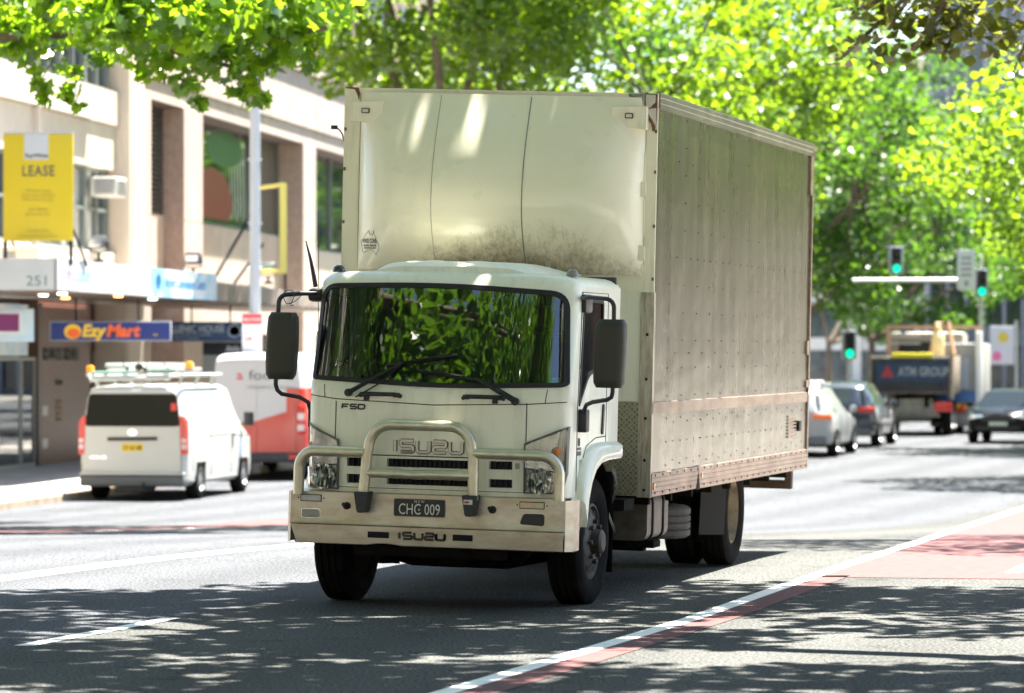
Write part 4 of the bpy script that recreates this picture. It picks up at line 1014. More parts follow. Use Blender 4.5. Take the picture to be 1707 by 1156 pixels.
for u, w in ((-1.017, 3.585), (1.010, 3.56)):
    mb = MB(); a = u - 0.10 if u > 0 else u - 0.10
    P = [(u - 0.13, w - 0.075), (u + 0.13, w - 0.10), (u + 0.13, w + 0.07), (u - 0.13, w + 0.065)]
    mb.prism(P, 'y', V0 - 0.105, V0 - 0.02); po = mb.build('lamp_pocket', M_BOX, DEF, 25)
    mb = MB(); mb.prism(rpoly([(u - 0.031, w - 0.020), (u + 0.031, w - 0.020), (u + 0.031, w + 0.020), (u - 0.031, w + 0.020)], 0.008, 3), 'y', V0 - 0.115, V0 - 0.103); mb.build('marker_lamp', mat('marker_rim', (0.06, 0.05, 0.045), 0.4), po)
    mb = MB(); mb.prism(rpoly([(u - 0.022, w - 0.012), (u + 0.022, w - 0.012), (u + 0.022, w + 0.012), (u - 0.022, w + 0.012)], 0.004, 2), 'y', V0 - 0.119, V0 - 0.114); mb.build('marker_lens', mat('marker_pale', (0.6, 0.56, 0.46), 0.2), po)
# maker's transfer: outline map with words
su, sw = -0.955, 2.585
k = 0.155 / 700.0
OUTL = [(600, 180), (640, 190), (640, 270), (700, 320), (755, 330), (800, 280), (825, 180), (835, 280), (885, 380), (900, 480), (950, 560), (985, 660), (990, 740), (960, 830), (880, 910), (840, 930), (870, 975), (835, 985), (800, 930), (760, 850), (690, 820), (520, 830), (430, 890), (370, 915), (290, 875), (285, 700), (270, 600), (280, 500), (330, 460), (395, 420), (440, 350), (520, 270)]
mb = MB(); P3 = []
for (x, y) in OUTL:
    u = su + (x - 630) * k; w = sw - (y - 580) * k; P3.append((u, dfl(u, w) - 0.001, sk(u, w)))
mb.tube(P3, 0.0016, 4, closed=True); STK = mb.build('maker_transfer', M_BLACK, DEF)
dy = min(dfl(su + a, sw) for a in (-0.07, 0, 0.07)) - 0.0015
M_INK = mat('ink', (0.02, 0.02, 0.035), 0.5)
for body, sz, x, y, sx in (('WIND CONE', 0.045, 620, 590, 0.50), ('Ph 0412 202 243', 0.018, 630, 705, 0.95), ('www.windcone.com.au', 0.013, 630, 775, 0.92)):
    u = su + (x - 630) * k; w = sw - (y - 580) * k
    t_ = text(body, sz, M_INK, DEF, (0, 0, 0), Euler((0, 0, 0)), 'transfer_lettering', 0.001, sx, 0.0, 'CENTER')
    for v in t_.data.vertices:
        uu, ww = u + v.co.x, w + v.co.y; v.co = Vector((uu, dfl(uu, ww) - 0.0015, sk(uu, ww)))
# side skin: overlapping riveted sheets
mb = MB(); n = 13; RV = []
for (z0, z1) in ((1.455, 3.65), (0.93, 1.365)):
    rows = []
    for j in range(9):
        z = z0 + (z1 - z0) * j / 8
        rows.append([(W2 - 0.004 + 0.0016 * math.sin(i * 1.9 + z * 2.1) * math.sin(i * 0.61 + 1), V0 + 0.02 + (V1 - V0 - 0.03) * i / 78, sk(W2, z)) for i in range(79)])
    mb.grid(rows)
SIDEP = mb.build('side_panel', M_SIDE, BOX, 60)
mb = MB()
for i in range(1, n):
    a = V0 + 0.02 + (V1 - V0 - 0.03) * i / n
    for (z0, z1) in ((1.455, 3.65), (0.93, 1.365)):
        RV.append((a, z0, z1, W2 - 0.001))
mb.bm.free()
mb = MB()
for a, z0, z1, x in RV:
    m_ = int((z1 - z0) / 0.2)
    for j in range(m_ + 1):
        z = z0 + 0.04 + (z1 - z0 - 0.08) * j / m_
        mb.box(x - 0.004, x + 0.0015, a - 0.004, a + 0.004, sk(W2, z) - 0.005, sk(W2, z) + 0.005)
    for j in range(3):
        z = z0 + (z1 - z0) * (j + 0.5) / 3; mb.box(W2 - 0.01, W2 + 0.0005, a + 0.25, a + 0.259, sk(W2, z) - 0.005, sk(W2, z) + 0.005)
merge_into(SIDEP, mb, mat('rivet_dark', (0.10, 0.085, 0.055), 0.5, metal=0.5))
def rail(name, z0, z1, m, th, ribs=0, y0=V0 - 0.0, y1=V1 + 0.01, notch=None):
    mb = MB(); k = max(1, ribs)
    pts = []
    for i in range(k):
        a = z0 + (z1 - z0) * i / k; b = z0 + (z1 - z0) * (i + 1) / k
        pts += [(W2 - 0.002 + th, a + 0.003), (W2 - 0.002 + th, b - 0.006), (W2 - 0.006 + th, b - 0.003)]
    prof = [(W2 - 0.02, z0)] + pts + [(W2 - 0.02, z1)]
    ys = [y0, y1]
    rows = [[(p[0], y, sk(p[0], p[1])) for p in prof] for y in ys]
    V = mb.grid(rows); mb.bm.faces.new(V[0]); mb.bm.faces.new(V[1])
    return mb.build(name, m, BOX, 20)
rail('top_rail', 3.635, ZT + 0.012, mat('top_rail_alloy', (0.17, 0.16, 0.11), 0.35, metal=0.75, var=0.25, vscale=2), 0.014, 3)
rail('rub_rail', 1.362, 1.458, M_RAIL, 0.010, 1)
rail('bottom_rail', ZB, 0.926, M_RAIL, 0.012, 5, V0 + 0.0, 2.775); rail('bottom_rail', ZB - 0.003, 0.928, M_RAIL, 0.0125, 5, 2.785, V1 + 0.01)
mb = MB()
for i in range(26):
    v = V0 + 0.12 + (V1 - V0 - 0.2) * i / 25
    for z in (0.905, 0.775): mb.box(W2 + 0.006, W2 + 0.014, v - 0.008, v + 0.008, z - 0.008, z + 0.008)
mb.prism([(2.70, ZB - 0.006), (2.86, ZB - 0.006), (2.79, 0.865)], 'x', W2 - 0.004, W2 + 0.0125)
mb.build('rail_rivet', M_DKB, BOX)
mb = MB(); mb.box(W2 + 0.008, W2 + 0.016, V0 + 0.06, V0 + 0.10, 0.80, 0.85); mb.box(W2 + 0.008, W2 + 0.016, 2.90, 2.94, 0.83, 0.87); mb.build('amber_reflector', M_AMB, BOX)
mb = MB()
for i in range(7): mb.box(W2 + 0.001, W2 + 0.006, 6.85, 7.28, 1.05 + i * 0.03, 1.066 + i * 0.03)
mb.build('side_vent', M_RAIL, BOX)
mb = MB(); mb.box(W2 - 0.0, W2 + 0.03, 7.32, 7.44, 1.10, 1.20, 0.012); mb.build('door_catch', M_BLACK, BOX)
mb = MB()
for z, s_ in ((3.58, 0.3), (1.9, 0.10), (1.55, 0.05)): mb.box(W2 - 0.006, W2 + 0.012, V1 - 0.14, V1 + 0.012, sk(W2, z) - s_, sk(W2, z) + s_ * 0.3)
mb.box(W2 - 0.02, W2 + 0.012, V1 - 0.03, V1 + 0.02, 0.76, 3.7)
mb.build('rear_post', M_RAIL, BOX, 30)
# front corner post, lower front panel, chequer plate
mb = MB(); mb.box(1.112, W2 + 0.004, V0 - 0.026, V0 + 0.03, ZB - 0.002, 2.262)
for x in (1.13, 1.15, 1.19): mb.box(x - 0.003, x + 0.003, V0 - 0.031, V0 - 0.02, ZB, 2.26)
PO = mb.build('corner_post', M_POST, BOX, 30)
mb = MB()
for w in (0.80, 1.02, 1.33, 1.62, 1.95): mb.box(1.158, 1.176, V0 - 0.032, V0 - 0.024, w - 0.01, w + 0.01)
mb.build('post_bolt', M_DKB, PO)
mb = MB()
mb.box(0.6, 1.108, V0 - 0.012, V0 + 0.002, 1.452, 2.266)
mb.build('front_panel', M_CAB, BOX, 30)
def cheq():
    m = mat('chequer_plate', (0.30, 0.27, 0.19), 0.45, metal=0.6)
    nt = m.node_tree; p = nt.nodes['Principled BSDF']; L = nt.links.new
    tc = nd(nt, 'ShaderNodeTexCoord'); hs = []
    for a in (0.785, -0.785):
        mp = nd(nt, 'ShaderNodeMapping'); mp.inputs['Rotation'].default_value = (0, a, 0); mp.inputs['Scale'].default_value = (1, 1, 1); L(tc.outputs['Object'], mp.inputs[0])
        ck = nd(nt, 'ShaderNodeTexBrick'); ck.inputs['Scale'].default_value = 9; ck.inputs['Mortar Size'].default_value = 0.05; ck.inputs['Brick Width'].default_value = 0.7
        sw_ = nd(nt, 'ShaderNodeSeparateXYZ'); cb = nd(nt, 'ShaderNodeCombineXYZ'); L(mp.outputs[0], sw_.inputs[0]); L(sw_.outputs['X'], cb.inputs['X']); L(sw_.outputs['Z'], cb.inputs['Y']); L(cb.outputs[0], ck.inputs['Vector']); hs.append(ck)
    ad = nd(nt, 'ShaderNodeMath', operation='ADD'); L(hs[0].outputs['Fac'], ad.inputs[0]); L(hs[1].outputs['Fac'], ad.inputs[1])
    b = nd(nt, 'ShaderNodeBump'); b.inputs['Strength'].default_value = 0.8; b.inputs['Distance'].default_value = 0.02; L(ad.outputs[0], b.inputs['Height']); L(b.outputs[0], p.inputs['Normal'])
    mx = nd(nt, 'ShaderNodeMix', data_type='RGBA'); L(ad.outputs[0], mx.inputs[0]); mx.inputs['A'].default_value = (0.24, 0.215, 0.14, 1); mx.inputs['B'].default_value = (0.42, 0.39, 0.28, 1); L(mx.outputs['Result'], p.inputs['Base Color'])
    return m
mb = MB(); mb.box(0.6, 1.109, V0 - 0.010, V0 + 0.002, ZB + 0.01, 1.448); mb.build('chequer_plate', cheq(), BOX, 30)
# worn top corner: patches of torn skin and rust
mb = MB()
def patch(P, v): mb.prism([(p[0], sk(p[0], p[1])) for p in P], 'y', v, v + 0.004)
patch([(0.985, 3.742), (1.10, 3.745), (1.098, 3.632), (1.02, 3.626), (1.005, 3.69)], V0 - 0.034)
T1 = mb.build('torn_patch', mat('torn_green', (0.33, 0.35, 0.26), 0.5, col2=(0.05, 0.045, 0.035), vscale=11), BOX, 20)
mb = MB(); 
patch([(1.108, 3.75), (1.206, 3.742), (1.203, 3.55), (1.19, 3.47), (1.172, 3.465), (1.16, 3.52), (1.13, 3.56), (1.125, 3.64), (1.106, 3.66)], V0 - 0.0345)
mb.build('torn_patch', M_RUST, BOX, 20)
mb = MB()
patch([(1.118, 3.738), (1.192, 3.734), (1.19, 3.68), (1.15, 3.64), (1.12, 3.648)], V0 - 0.039); patch([(1.125, 3.628), (1.198, 3.64), (1.198, 3.50), (1.175, 3.545), (1.15, 3.58)], V0 - 0.039)
mb.build('torn_patch', mat('bare_metal', (0.55, 0.52, 0.46), 0.45, metal=0.3), BOX, 20)
mb = MB(); patch([(-1.205, 3.75), (-1.10, 3.75), (-1.085, 3.70), (-1.095, 3.655), (-1.11, 3.70), (-1.13, 3.735), (-1.2, 3.74)], V0 - 0.034); mb.build('torn_patch', M_RUST, BOX, 20)
mb = MB()
for u in (-1.198, 1.198):
    for w in (2.36, 2.75, 3.15, 3.45): mb.box(u - 0.008, u + 0.008, V0 - 0.03, V0 - 0.02, w - 0.012, w + 0.012)
mb.build('frame_bolt', M_RUST, BOX)
mb = MB(); mb.tube([(-1.215, V0, 3.36), (-1.22, V0 - 0.03, 3.41), (-1.235, V0 - 0.05, 3.44), (-1.26, V0 - 0.06, 3.46)], 0.006, 6); mb.box(-1.30, -1.25, V0 - 0.07, V0 - 0.05, 3.445, 3.475, 0.004); mb.build('bent_bracket', M_RIM, BOX)
mb = MB(); mb.box(-1.08, 1.10, 7.72, 7.80, 0.555, 0.635)
for u in (-1.06, 1.075): mb.box(u - 0.03, u + 0.03, 7.70, 7.80, 0.56, 0.78)
mb.build('underrun_bar', mat('underrun_rust', (0.11, 0.075, 0.05), 0.7, metal=0.3, var=0.3), TRK, 30)
# ---------------------------------------------------------------- plane trees
M_BARK = mat('plane_bark', (0.075, 0.052, 0.034), 0.85, col2=(0.15, 0.115, 0.078), vscale=3, bump=0.3, bscale=14)
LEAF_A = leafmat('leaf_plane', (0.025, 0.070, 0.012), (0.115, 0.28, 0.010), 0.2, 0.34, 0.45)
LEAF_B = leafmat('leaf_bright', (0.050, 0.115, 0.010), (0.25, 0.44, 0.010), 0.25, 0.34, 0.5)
LEAF_C = leafmat('leaf_olive', (0.042, 0.058, 0.012), (0.17, 0.215, 0.02), 0.12, 0.3, 0.48)
MAPLE = np.array([(0, -0.42), (0.16, -0.30), (0.40, -0.34), (0.30, -0.12), (0.52, 0.10), (0.24, 0.12), (0.20, 0.26), (0.0, 0.56), (-0.20, 0.26), (-0.24, 0.12), (-0.52, 0.10), (-0.30, -0.12), (-0.40, -0.34), (-0.16, -0.30)])
KITE = np.array([(0, -0.45), (0.40, -0.12), (0.22, 0.30), (0.0, 0.5), (-0.22, 0.30), (-0.40, -0.12)])
def leaves(name, C, size, shape, m, parent, droop=0.5, up=0.7):
    """C (n,3) leaf centres"""
    n = len(C); k = len(shape)
    N = rng.normal(size=(n, 3)) * droop + np.array([0, 0, up]); N /= np.linalg.norm(N, axis=1)[:, None]
    T = rng.normal(size=(n, 3)); T -= N * (T * N).sum(1)[:, None]; T /= np.linalg.norm(T, axis=1)[:, None]
    B = np.cross(N, T)
    s = size * rng.uniform(0.6, 1.25, n)
    fold = rng.uniform(0.05, 0.45, n)
    V = C[:, None, :] + s[:, None, None] * (shape[None, :, 0, None] * T[:, None, :] + shape[None, :, 1, None] * B[:, None, :] - (np.abs(shape[None, :, 0]) * fold[:, None])[:, :, None] * N[:, None, :] * 0.9)
    F = np.arange(n * k).reshape(n, k)
    return np_mesh(name, V.reshape(-1, 3), F, m, parent)
def blob_points(blobs, per, rx=1.0, flat=0.6):
    out = []
    for (c, r, w) in blobs:
        n = int(per * w)
        d = rng.normal(size=(n, 3)); d /= np.linalg.norm(d, axis=1)[:, None]
        q = rng.uniform(0.15, 1.0, n) ** 0.5
        out.append(np.array(c)[None] + d * (q * r)[:, None] * np.array([1, 1, flat]))
    return np.concatenate(out)
def limb(mb, a, b, r0, r1, sag=0.0, n=6):
    a, b = Vector(a), Vector(b); L = (b - a).length
    P = []
    o = Vector((random.uniform(-1, 1), random.uniform(-1, 1), random.uniform(-0.5, 0.5))) * L * 0.06
    for i in range(n + 1):
        t = i / n
        P.append(a.lerp(b, t) + o * math.sin(t * math.pi) + Vector((0, 0, -sag * math.sin(t * math.pi))))
    mb.tube(P, [r0 + (r1 - r0) * (i / n) ** 0.8 for i in range(n + 1)], 9)
def tree(label, base, center, rad, nblob, per, size, leafm, shape=KITE, fork=None, tr=0.24, group='street trees lining the road', blob=(1.0, 2.0), seed=1, zmin=None, extra=None):
    rnd = random.Random(seed)
    x, y = base; z = gz(y)
    t = root('plane_tree', label, 'tree', (x, y, z + 0.1), 0, group)
    O = Vector((x, y, z + 0.1))
    fk = fork or (x, y, z + 3.2)
    mb = MB(); fkl = Vector(fk) - O
    mb.tube([(0, 0, -0.3), (0, 0, 0.1), fkl * 0.3 + Vector((0.03, 0, 0)), fkl * 0.65 + Vector((-0.03, 0.03, 0)), fkl], [tr * 1.5, tr * 1.2, tr, tr * 0.92, tr * 0.85], 14)
    blobs = []
    for i in range(nblob):
        while True:
            p = Vector((rnd.uniform(-1, 1), rnd.uniform(-1, 1), rnd.uniform(-1, 1)))
            if 0.25 < p.length < 1: break
        c = Vector(center) + Vector((p.x * rad[0], p.y * rad[1], p.z * rad[2]))
        r = rnd.uniform(*blob)
        if zmin and c.z - r * 0.6 < zmin: c.z = zmin + r * 0.6 + rnd.uniform(0, 0.8)
        blobs.append((c - O, r, r * r))
    if extra: blobs += [(Vector(e[0]) - O, e[1], e[1] ** 2 * e[2]) for e in extra]
    forks = []
    for k in range(5):
        a = 2 * math.pi * k / 5 + seed
        e = Vector((center[0] + math.cos(a) * rad[0] * 0.45, center[1] + math.sin(a) * rad[1] * 0.45, center[2] - rad[2] * 0.3)) - O
        limb(mb, fkl, e, tr * 0.62, tr * 0.32); forks.append(e)
    for i, (c, r, w) in enumerate(blobs):
        f = min(forks, key=lambda q: (q - Vector(c)).length)
        if i % 2 == 0: limb(mb, f, c, tr * 0.26, 0.02)
    mb.build('trunk', M_BARK, t, 50)
    P = blob_points([(tuple(c), r, w) for c, r, w in blobs], per)
    leaves('crown', P, size, shape, leafm, t)
    return t

# trees over the camera and the truck: out of frame, they shade the foreground and show in the windscreen
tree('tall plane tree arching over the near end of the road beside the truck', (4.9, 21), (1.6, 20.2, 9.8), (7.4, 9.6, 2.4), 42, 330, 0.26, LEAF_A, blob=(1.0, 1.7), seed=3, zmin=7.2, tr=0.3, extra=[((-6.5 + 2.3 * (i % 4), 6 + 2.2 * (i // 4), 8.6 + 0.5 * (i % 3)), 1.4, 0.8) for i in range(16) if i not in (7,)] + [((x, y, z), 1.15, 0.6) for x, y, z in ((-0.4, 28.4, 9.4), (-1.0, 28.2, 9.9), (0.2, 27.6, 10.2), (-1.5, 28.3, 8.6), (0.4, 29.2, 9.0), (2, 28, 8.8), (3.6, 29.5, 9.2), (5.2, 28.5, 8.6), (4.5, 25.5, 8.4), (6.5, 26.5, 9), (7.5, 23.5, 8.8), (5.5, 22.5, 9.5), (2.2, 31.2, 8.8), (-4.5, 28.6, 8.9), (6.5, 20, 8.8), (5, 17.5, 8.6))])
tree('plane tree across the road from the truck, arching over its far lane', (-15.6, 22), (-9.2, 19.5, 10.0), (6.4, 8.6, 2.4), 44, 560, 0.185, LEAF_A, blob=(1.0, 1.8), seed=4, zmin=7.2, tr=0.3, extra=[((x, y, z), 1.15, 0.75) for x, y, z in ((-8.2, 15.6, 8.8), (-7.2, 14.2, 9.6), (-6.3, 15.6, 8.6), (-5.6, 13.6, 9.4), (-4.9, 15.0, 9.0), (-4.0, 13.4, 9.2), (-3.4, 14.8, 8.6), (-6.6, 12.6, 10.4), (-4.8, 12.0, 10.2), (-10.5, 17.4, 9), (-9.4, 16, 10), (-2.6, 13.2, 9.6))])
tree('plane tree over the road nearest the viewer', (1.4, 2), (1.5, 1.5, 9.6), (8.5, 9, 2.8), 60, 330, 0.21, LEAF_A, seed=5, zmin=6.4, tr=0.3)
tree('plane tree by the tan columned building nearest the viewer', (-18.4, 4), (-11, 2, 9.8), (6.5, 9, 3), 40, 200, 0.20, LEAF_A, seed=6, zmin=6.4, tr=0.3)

# tree with the branch across the top left
def Q(x, y, d): return Vector(((x - 853.5) / 6000 * d, d, 1.76 + (595 - y) / 6000 * d))
D = 44.0
bt = root('plane_tree', 'plane tree whose long low branch with star shaped leaves hangs above the yellow lease board', 'tree', (-11.4, 45, gz(45) + 0.1), 0, 'street trees lining the road')
O = Vector(bt.location)
mb = MB()
mb.tube([(0, 0, -0.3), (0, 0, 1), (0.1, 0, 2.5), (0.2, 0, 4.2)], [0.36, 0.28, 0.25, 0.2], 14)
br = [Q(-640, 150, 45) , Q(-250, 90, 44.6), Q(0, 62, D), Q(110, 58, D), Q(200, 62, D), Q(262, 75, D), Q(320, 95, D), Q(372, 108, D), Q(420, 120, D)]
mb.tube([p - O for p in br], [0.15, 0.10, 0.055, 0.05, 0.046, 0.042, 0.036, 0.028, 0.015], 9)
mb.tube([p - O for p in [Q(205, 62, D), Q(300, 25, D), Q(420, -30, D)]], [0.04, 0.03, 0.015], 8)
mb.tube([p - O for p in [Q(420, -30, D), Q(455, 68, D - .5), Q(500, 55, D - .5), Q(545, 46, D - .5)]], [0.03, 0.045, 0.035, 0.03], 8)
mb.tube([p - O for p in [Q(35, 62, D), Q(40, 30, D), Q(25, 5, D)]], [0.02, 0.014, 0.01], 6)
rs = random.Random(5)
clus = []
for x in range(-80, 560, 34):
    for k in range(2): clus.append((Q(x + rs.uniform(-25, 25), rs.uniform(-80, 34), D + rs.uniform(-1.8, 1.8)), rs.uniform(0.30, 0.55)))
hang = [(60, 110, .20), (70, 150, .16), (75, 172, .12), (105, 125, .20), (118, 165, .16), (130, 182, .10), (30, 80, .3), (160, 85, .3), (200, 88, .28), (235, 110, .25), (238, 135, .13), (265, 95, .3), (285, 125, .22), (300, 150, .15), (322, 150, .15), (328, 178, .10), (330, 110, .28), (355, 90, .3), (385, 115, .3), (402, 145, .24), (410, 165, .18), (420, 178, .12), (440, 172, .12), (445, 120, .2), (430, 85, .35), (470, 90, .22), (480, 105, .2), (515, 105, .16), (525, 118, .12), (520, 85, .2), (380, 60, .4), (470, 50, .35), (300, 60, .35), (120, 60, .3), (170, 45, .35), (60, 45, .35)]
for x, y, r in [(h[0], h[1] - 8, h[2] * 0.88) for h in hang]:
    c = Q(x, y, D + rs.uniform(-0.6, 0.6)); clus.append((c, r))
    mb.tube([c - O + Vector((rs.uniform(-.1, .1), 0, 0)), c - O + Vector((rs.uniform(-.15, .15), 0, r * 1.2 + 0.15))], [0.006, 0.010], 5)
mb.build('trunk', M_BARK, bt, 50)
pts = []
for c, r in clus:
    n = max(4, int(150 * r * r * 4.2)) if r > 0.22 else int(70 * r + 3)
    d = rng.normal(size=(n, 3)); d /= np.linalg.norm(d, axis=1)[:, None]
    pts.append(np.array(c - O)[None] + d * (rng.uniform(0.1, 1, n) ** 0.5 * r)[:, None] * np.array([1.15, 1.3, 1.0]))
P = np.concatenate(pts)
leaves('crown', P, 0.195, MAPLE, leafmat('leaf_hanging', (0.06, 0.13, 0.012), (0.28, 0.52, 0.015), 0.3, 0.28, 0.58), bt, droop=0.9, up=0.55)
# upper crown of the same tree shades the road left
bl = [((11.4 + X_, d_ - 45, z_ - gz(45)), 1.45) for X_, d_, z_ in ((-5.5, 47.5, 8.4), (-4.2, 49, 8.0), (-3.0, 47.2, 8.6), (-2.0, 49.5, 8.2), (-0.6, 48, 8.5), (0.6, 50, 8.2), (-5, 51.5, 8.6), (-3.4, 51.8, 9.0), (-1.4, 52, 8.8), (0.8, 52.6, 9), (1.8, 48.6, 8.6), (-6.6, 49.8, 8.2), (-7.4, 47.6, 8.8))] + [((rs.uniform(-5, 6), rs.uniform(3.5, 10), rs.uniform(7.8, 10.5)), rs.uniform(1.0, 1.9)) for _ in range(24)]
P2 = blob_points([(c, r, r * r) for c, r in bl], 190)
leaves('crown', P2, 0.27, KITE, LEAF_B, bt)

# olive, darker tree reaching in at the top right
T = tree('olive brown tree whose drooping sprays hang in front of the grey finned tower', (12.6, 38), (9.0, 38, 9.3), (5.0, 4.5, 2.4), 22, 170, 0.17, LEAF_C, seed=9, zmin=6.0,
     extra=[(tuple(Q(x, y, 38)), r, 1.3) for x, y, r in ((1440, 15, .35), (1500, 5, .5), (1560, 20, .5), (1620, 10, .55), (1690, 25, .6), (1660, 65, .35), (1590, 60, .35), (1540, 50, .35), (1480, 50, .3), (1440, 75, .25), (1575, 90, .14), (1600, 95, .14), (1700, 95, .2), (1690, 128, .1), (1520, 85, .25), (1470, 100, .2), (1405, 95, .2))])
# trees further along, left kerb then right
spec = [
 ((-3.0, 97), (3.0, 95, 9.6), (6.4, 7.5, 4.8), 56, 130, 0.22, LEAF_B, 'plane tree behind the truck roof with a forked trunk'),
 ((-3.6, 88), (-1.8, 83, 11.2), (4.6, 6, 3.2), 40, 170, 0.22, LEAF_B, 'bright plane tree in front of the concrete building'),
 ((2.6, 112), (6.0, 112, 9.5), (8.0, 8, 5.0), 62, 110, 0.22, LEAF_A, 'dark plane tree above the rear of the truck box'),
 ((6.5, 134), (10.5, 134, 9.0), (6.5, 8.5, 5.6), 62, 110, 0.24, LEAF_A, 'dark green plane tree just past the rear edge of the truck box'),
 ((12.0, 165), (16, 165, 9.5), (7.5, 9, 6.0), 60, 100, 0.26, LEAF_A, 'plane tree beyond the traffic lights'),
 ((20.5, 205), (22.5, 205, 8.5), (10, 9, 5.6), 60, 100, 0.30, LEAF_A, 'distant plane tree with orange leaves among the green'),
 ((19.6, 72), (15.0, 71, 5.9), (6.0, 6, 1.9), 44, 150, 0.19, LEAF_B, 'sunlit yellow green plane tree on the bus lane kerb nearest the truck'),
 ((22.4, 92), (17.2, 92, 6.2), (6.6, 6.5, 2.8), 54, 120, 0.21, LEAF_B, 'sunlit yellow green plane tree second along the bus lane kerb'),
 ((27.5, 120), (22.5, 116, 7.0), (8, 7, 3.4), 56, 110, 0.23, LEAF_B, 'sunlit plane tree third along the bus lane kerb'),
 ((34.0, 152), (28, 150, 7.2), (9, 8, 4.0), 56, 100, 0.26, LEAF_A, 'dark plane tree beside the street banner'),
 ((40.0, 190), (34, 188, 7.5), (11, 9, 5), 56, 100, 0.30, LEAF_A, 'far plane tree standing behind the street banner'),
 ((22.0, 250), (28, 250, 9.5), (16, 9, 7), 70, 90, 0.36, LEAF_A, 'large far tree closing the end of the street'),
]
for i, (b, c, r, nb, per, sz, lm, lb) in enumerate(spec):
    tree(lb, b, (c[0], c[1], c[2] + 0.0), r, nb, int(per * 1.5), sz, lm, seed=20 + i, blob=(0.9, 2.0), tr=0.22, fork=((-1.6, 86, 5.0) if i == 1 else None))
# ---------------------------------------------------------------- buildings on the left
M_CREAM = mat('cream_render', (0.47, 0.41, 0.34), 0.75, var=0.08, vscale=1.2, bump=0.05)
M_PINK = mat('pink_precast', (0.43, 0.345, 0.295), 0.8, var=0.10, vscale=1.0, bump=0.08, bscale=30)
M_PINKT = mat('pink_tile', (0.38, 0.28, 0.235), 0.5, var=0.12, vscale=6, bump=0.05)
M_GRAN = mat('brown_granite', (0.17, 0.075, 0.05), 0.35, var=0.25, vscale=9, spec=0.3)
M_WFR = mat('window_frame', (0.14, 0.16, 0.15), 0.5)
M_PANE = mat('window_pane', (0.05, 0.065, 0.07), 0.08, spec=0.8, var=0.4, vscale=0.8)
M_PANEW = mat('window_blind', (0.52, 0.50, 0.46), 0.4, var=0.2, vscale=1.5)
M_DARKIN = mat('dark_interior', (0.02, 0.02, 0.02), 0.8)
M_LOUV = mat('louvre_dark', (0.05, 0.048, 0.05), 0.5)
YB = R(8.17)
def facade_root(name, label, cat):
    return root(name, label, cat, (-10.1, 76.5, -0.6), -YB)
# local frame: x = towards the street (t), y = along the street (s), z = height above -0.6
def bx(name, s0, s1, t0, t1, z0, z1, m, par, bev=0.0):
    mb = MB(); mb.box(t0, t1, s0, s1, z0 + 0.6, z1 + 0.6, bev); return mb.build(name, m, par, 30)
OB = facade_root('office_building', 'cream office building with ribbon windows above a street awning', 'building')
bx('wall', -24, 6.8, -9, -0.35, 3.0, 13.5, M_CREAM, OB)
bx('wall', -24, 6.8, -0.35, 0.0, 6.05, 7.06, M_CREAM, OB); bx('wall', -24, 6.8, -0.35, 0.06, 7.08, 7.86, M_CREAM, OB); bx('wall', -24, 6.8, -0.35, 0.0, 3.0, 4.16, M_CREAM, OB)
bx('wall', -24, 6.8, -0.35, 0.05, 9.7, 13.5, M_CREAM, OB)
bx('ledge', -24, 4.2, 0.06, 0.16, 7.10, 7.20, mat('ledge_white', (0.7, 0.68, 0.62), 0.6), OB)
mb = MB(); mb.box(-0.6, 0.28, 6.8, 8.36, -0.1, 14.1, 0.12, 4); mb.build('corner_column', mat('column_cream', (0.52, 0.43, 0.34), 0.7, var=0.06, vscale=1), OB, 40)
for (z0, z1) in ((4.16, 6.05), (7.86, 9.7)):
    y = -14.0
    k = 0
    while y < 6.4:
        e = min(y + 2.05, 6.75)
        mb = MB(); Z0, Z1 = z0 + 0.6, z1 + 0.6; zm = Z0 + 0.95
        for a, b in ((y, y + 0.09), (e - 0.09, e), ((y + e) / 2 - 0.04, (y + e) / 2 + 0.04)): mb.box(-0.33, -0.12, a, b, Z0 + 0.002, Z1 - 0.002)
        for a, b in ((Z0 + 0.002, Z0 + 0.08), (Z1 - 0.08, Z1 - 0.002), (zm - 0.04, zm + 0.04)): mb.box(-0.325, -0.14, y + 0.01, e - 0.01, a, b)
        w = mb.build('window', M_WFR, OB, 30)
        mb = MB(); mb.box(-0.30, -0.25, y + 0.02, (y + e) / 2, Z0 + 0.02, Z1 - 0.02); mb.build('pane', M_PANEW if (z0 < 5 and k % 3 != 1) else M_PANE, w, 0)
        mb = MB(); mb.box(-0.30, -0.25, (y + e) / 2 + 0.003, e - 0.02, Z0 + 0.02, Z1 - 0.02); mb.build('pane', M_PANEW if (z0 < 5 and k % 2 == 0) else M_PANE, w, 0)
        y = e; k += 1
mb = MB(); mb.tube([(0.12, -0.3, 7.9), (0.12, -0.3, 7.2), (0.06, -0.28, 6.6), (0.06, -0.28, 4.6)], 0.05, 8); mb.build('downpipe', M_CREAM, OB)
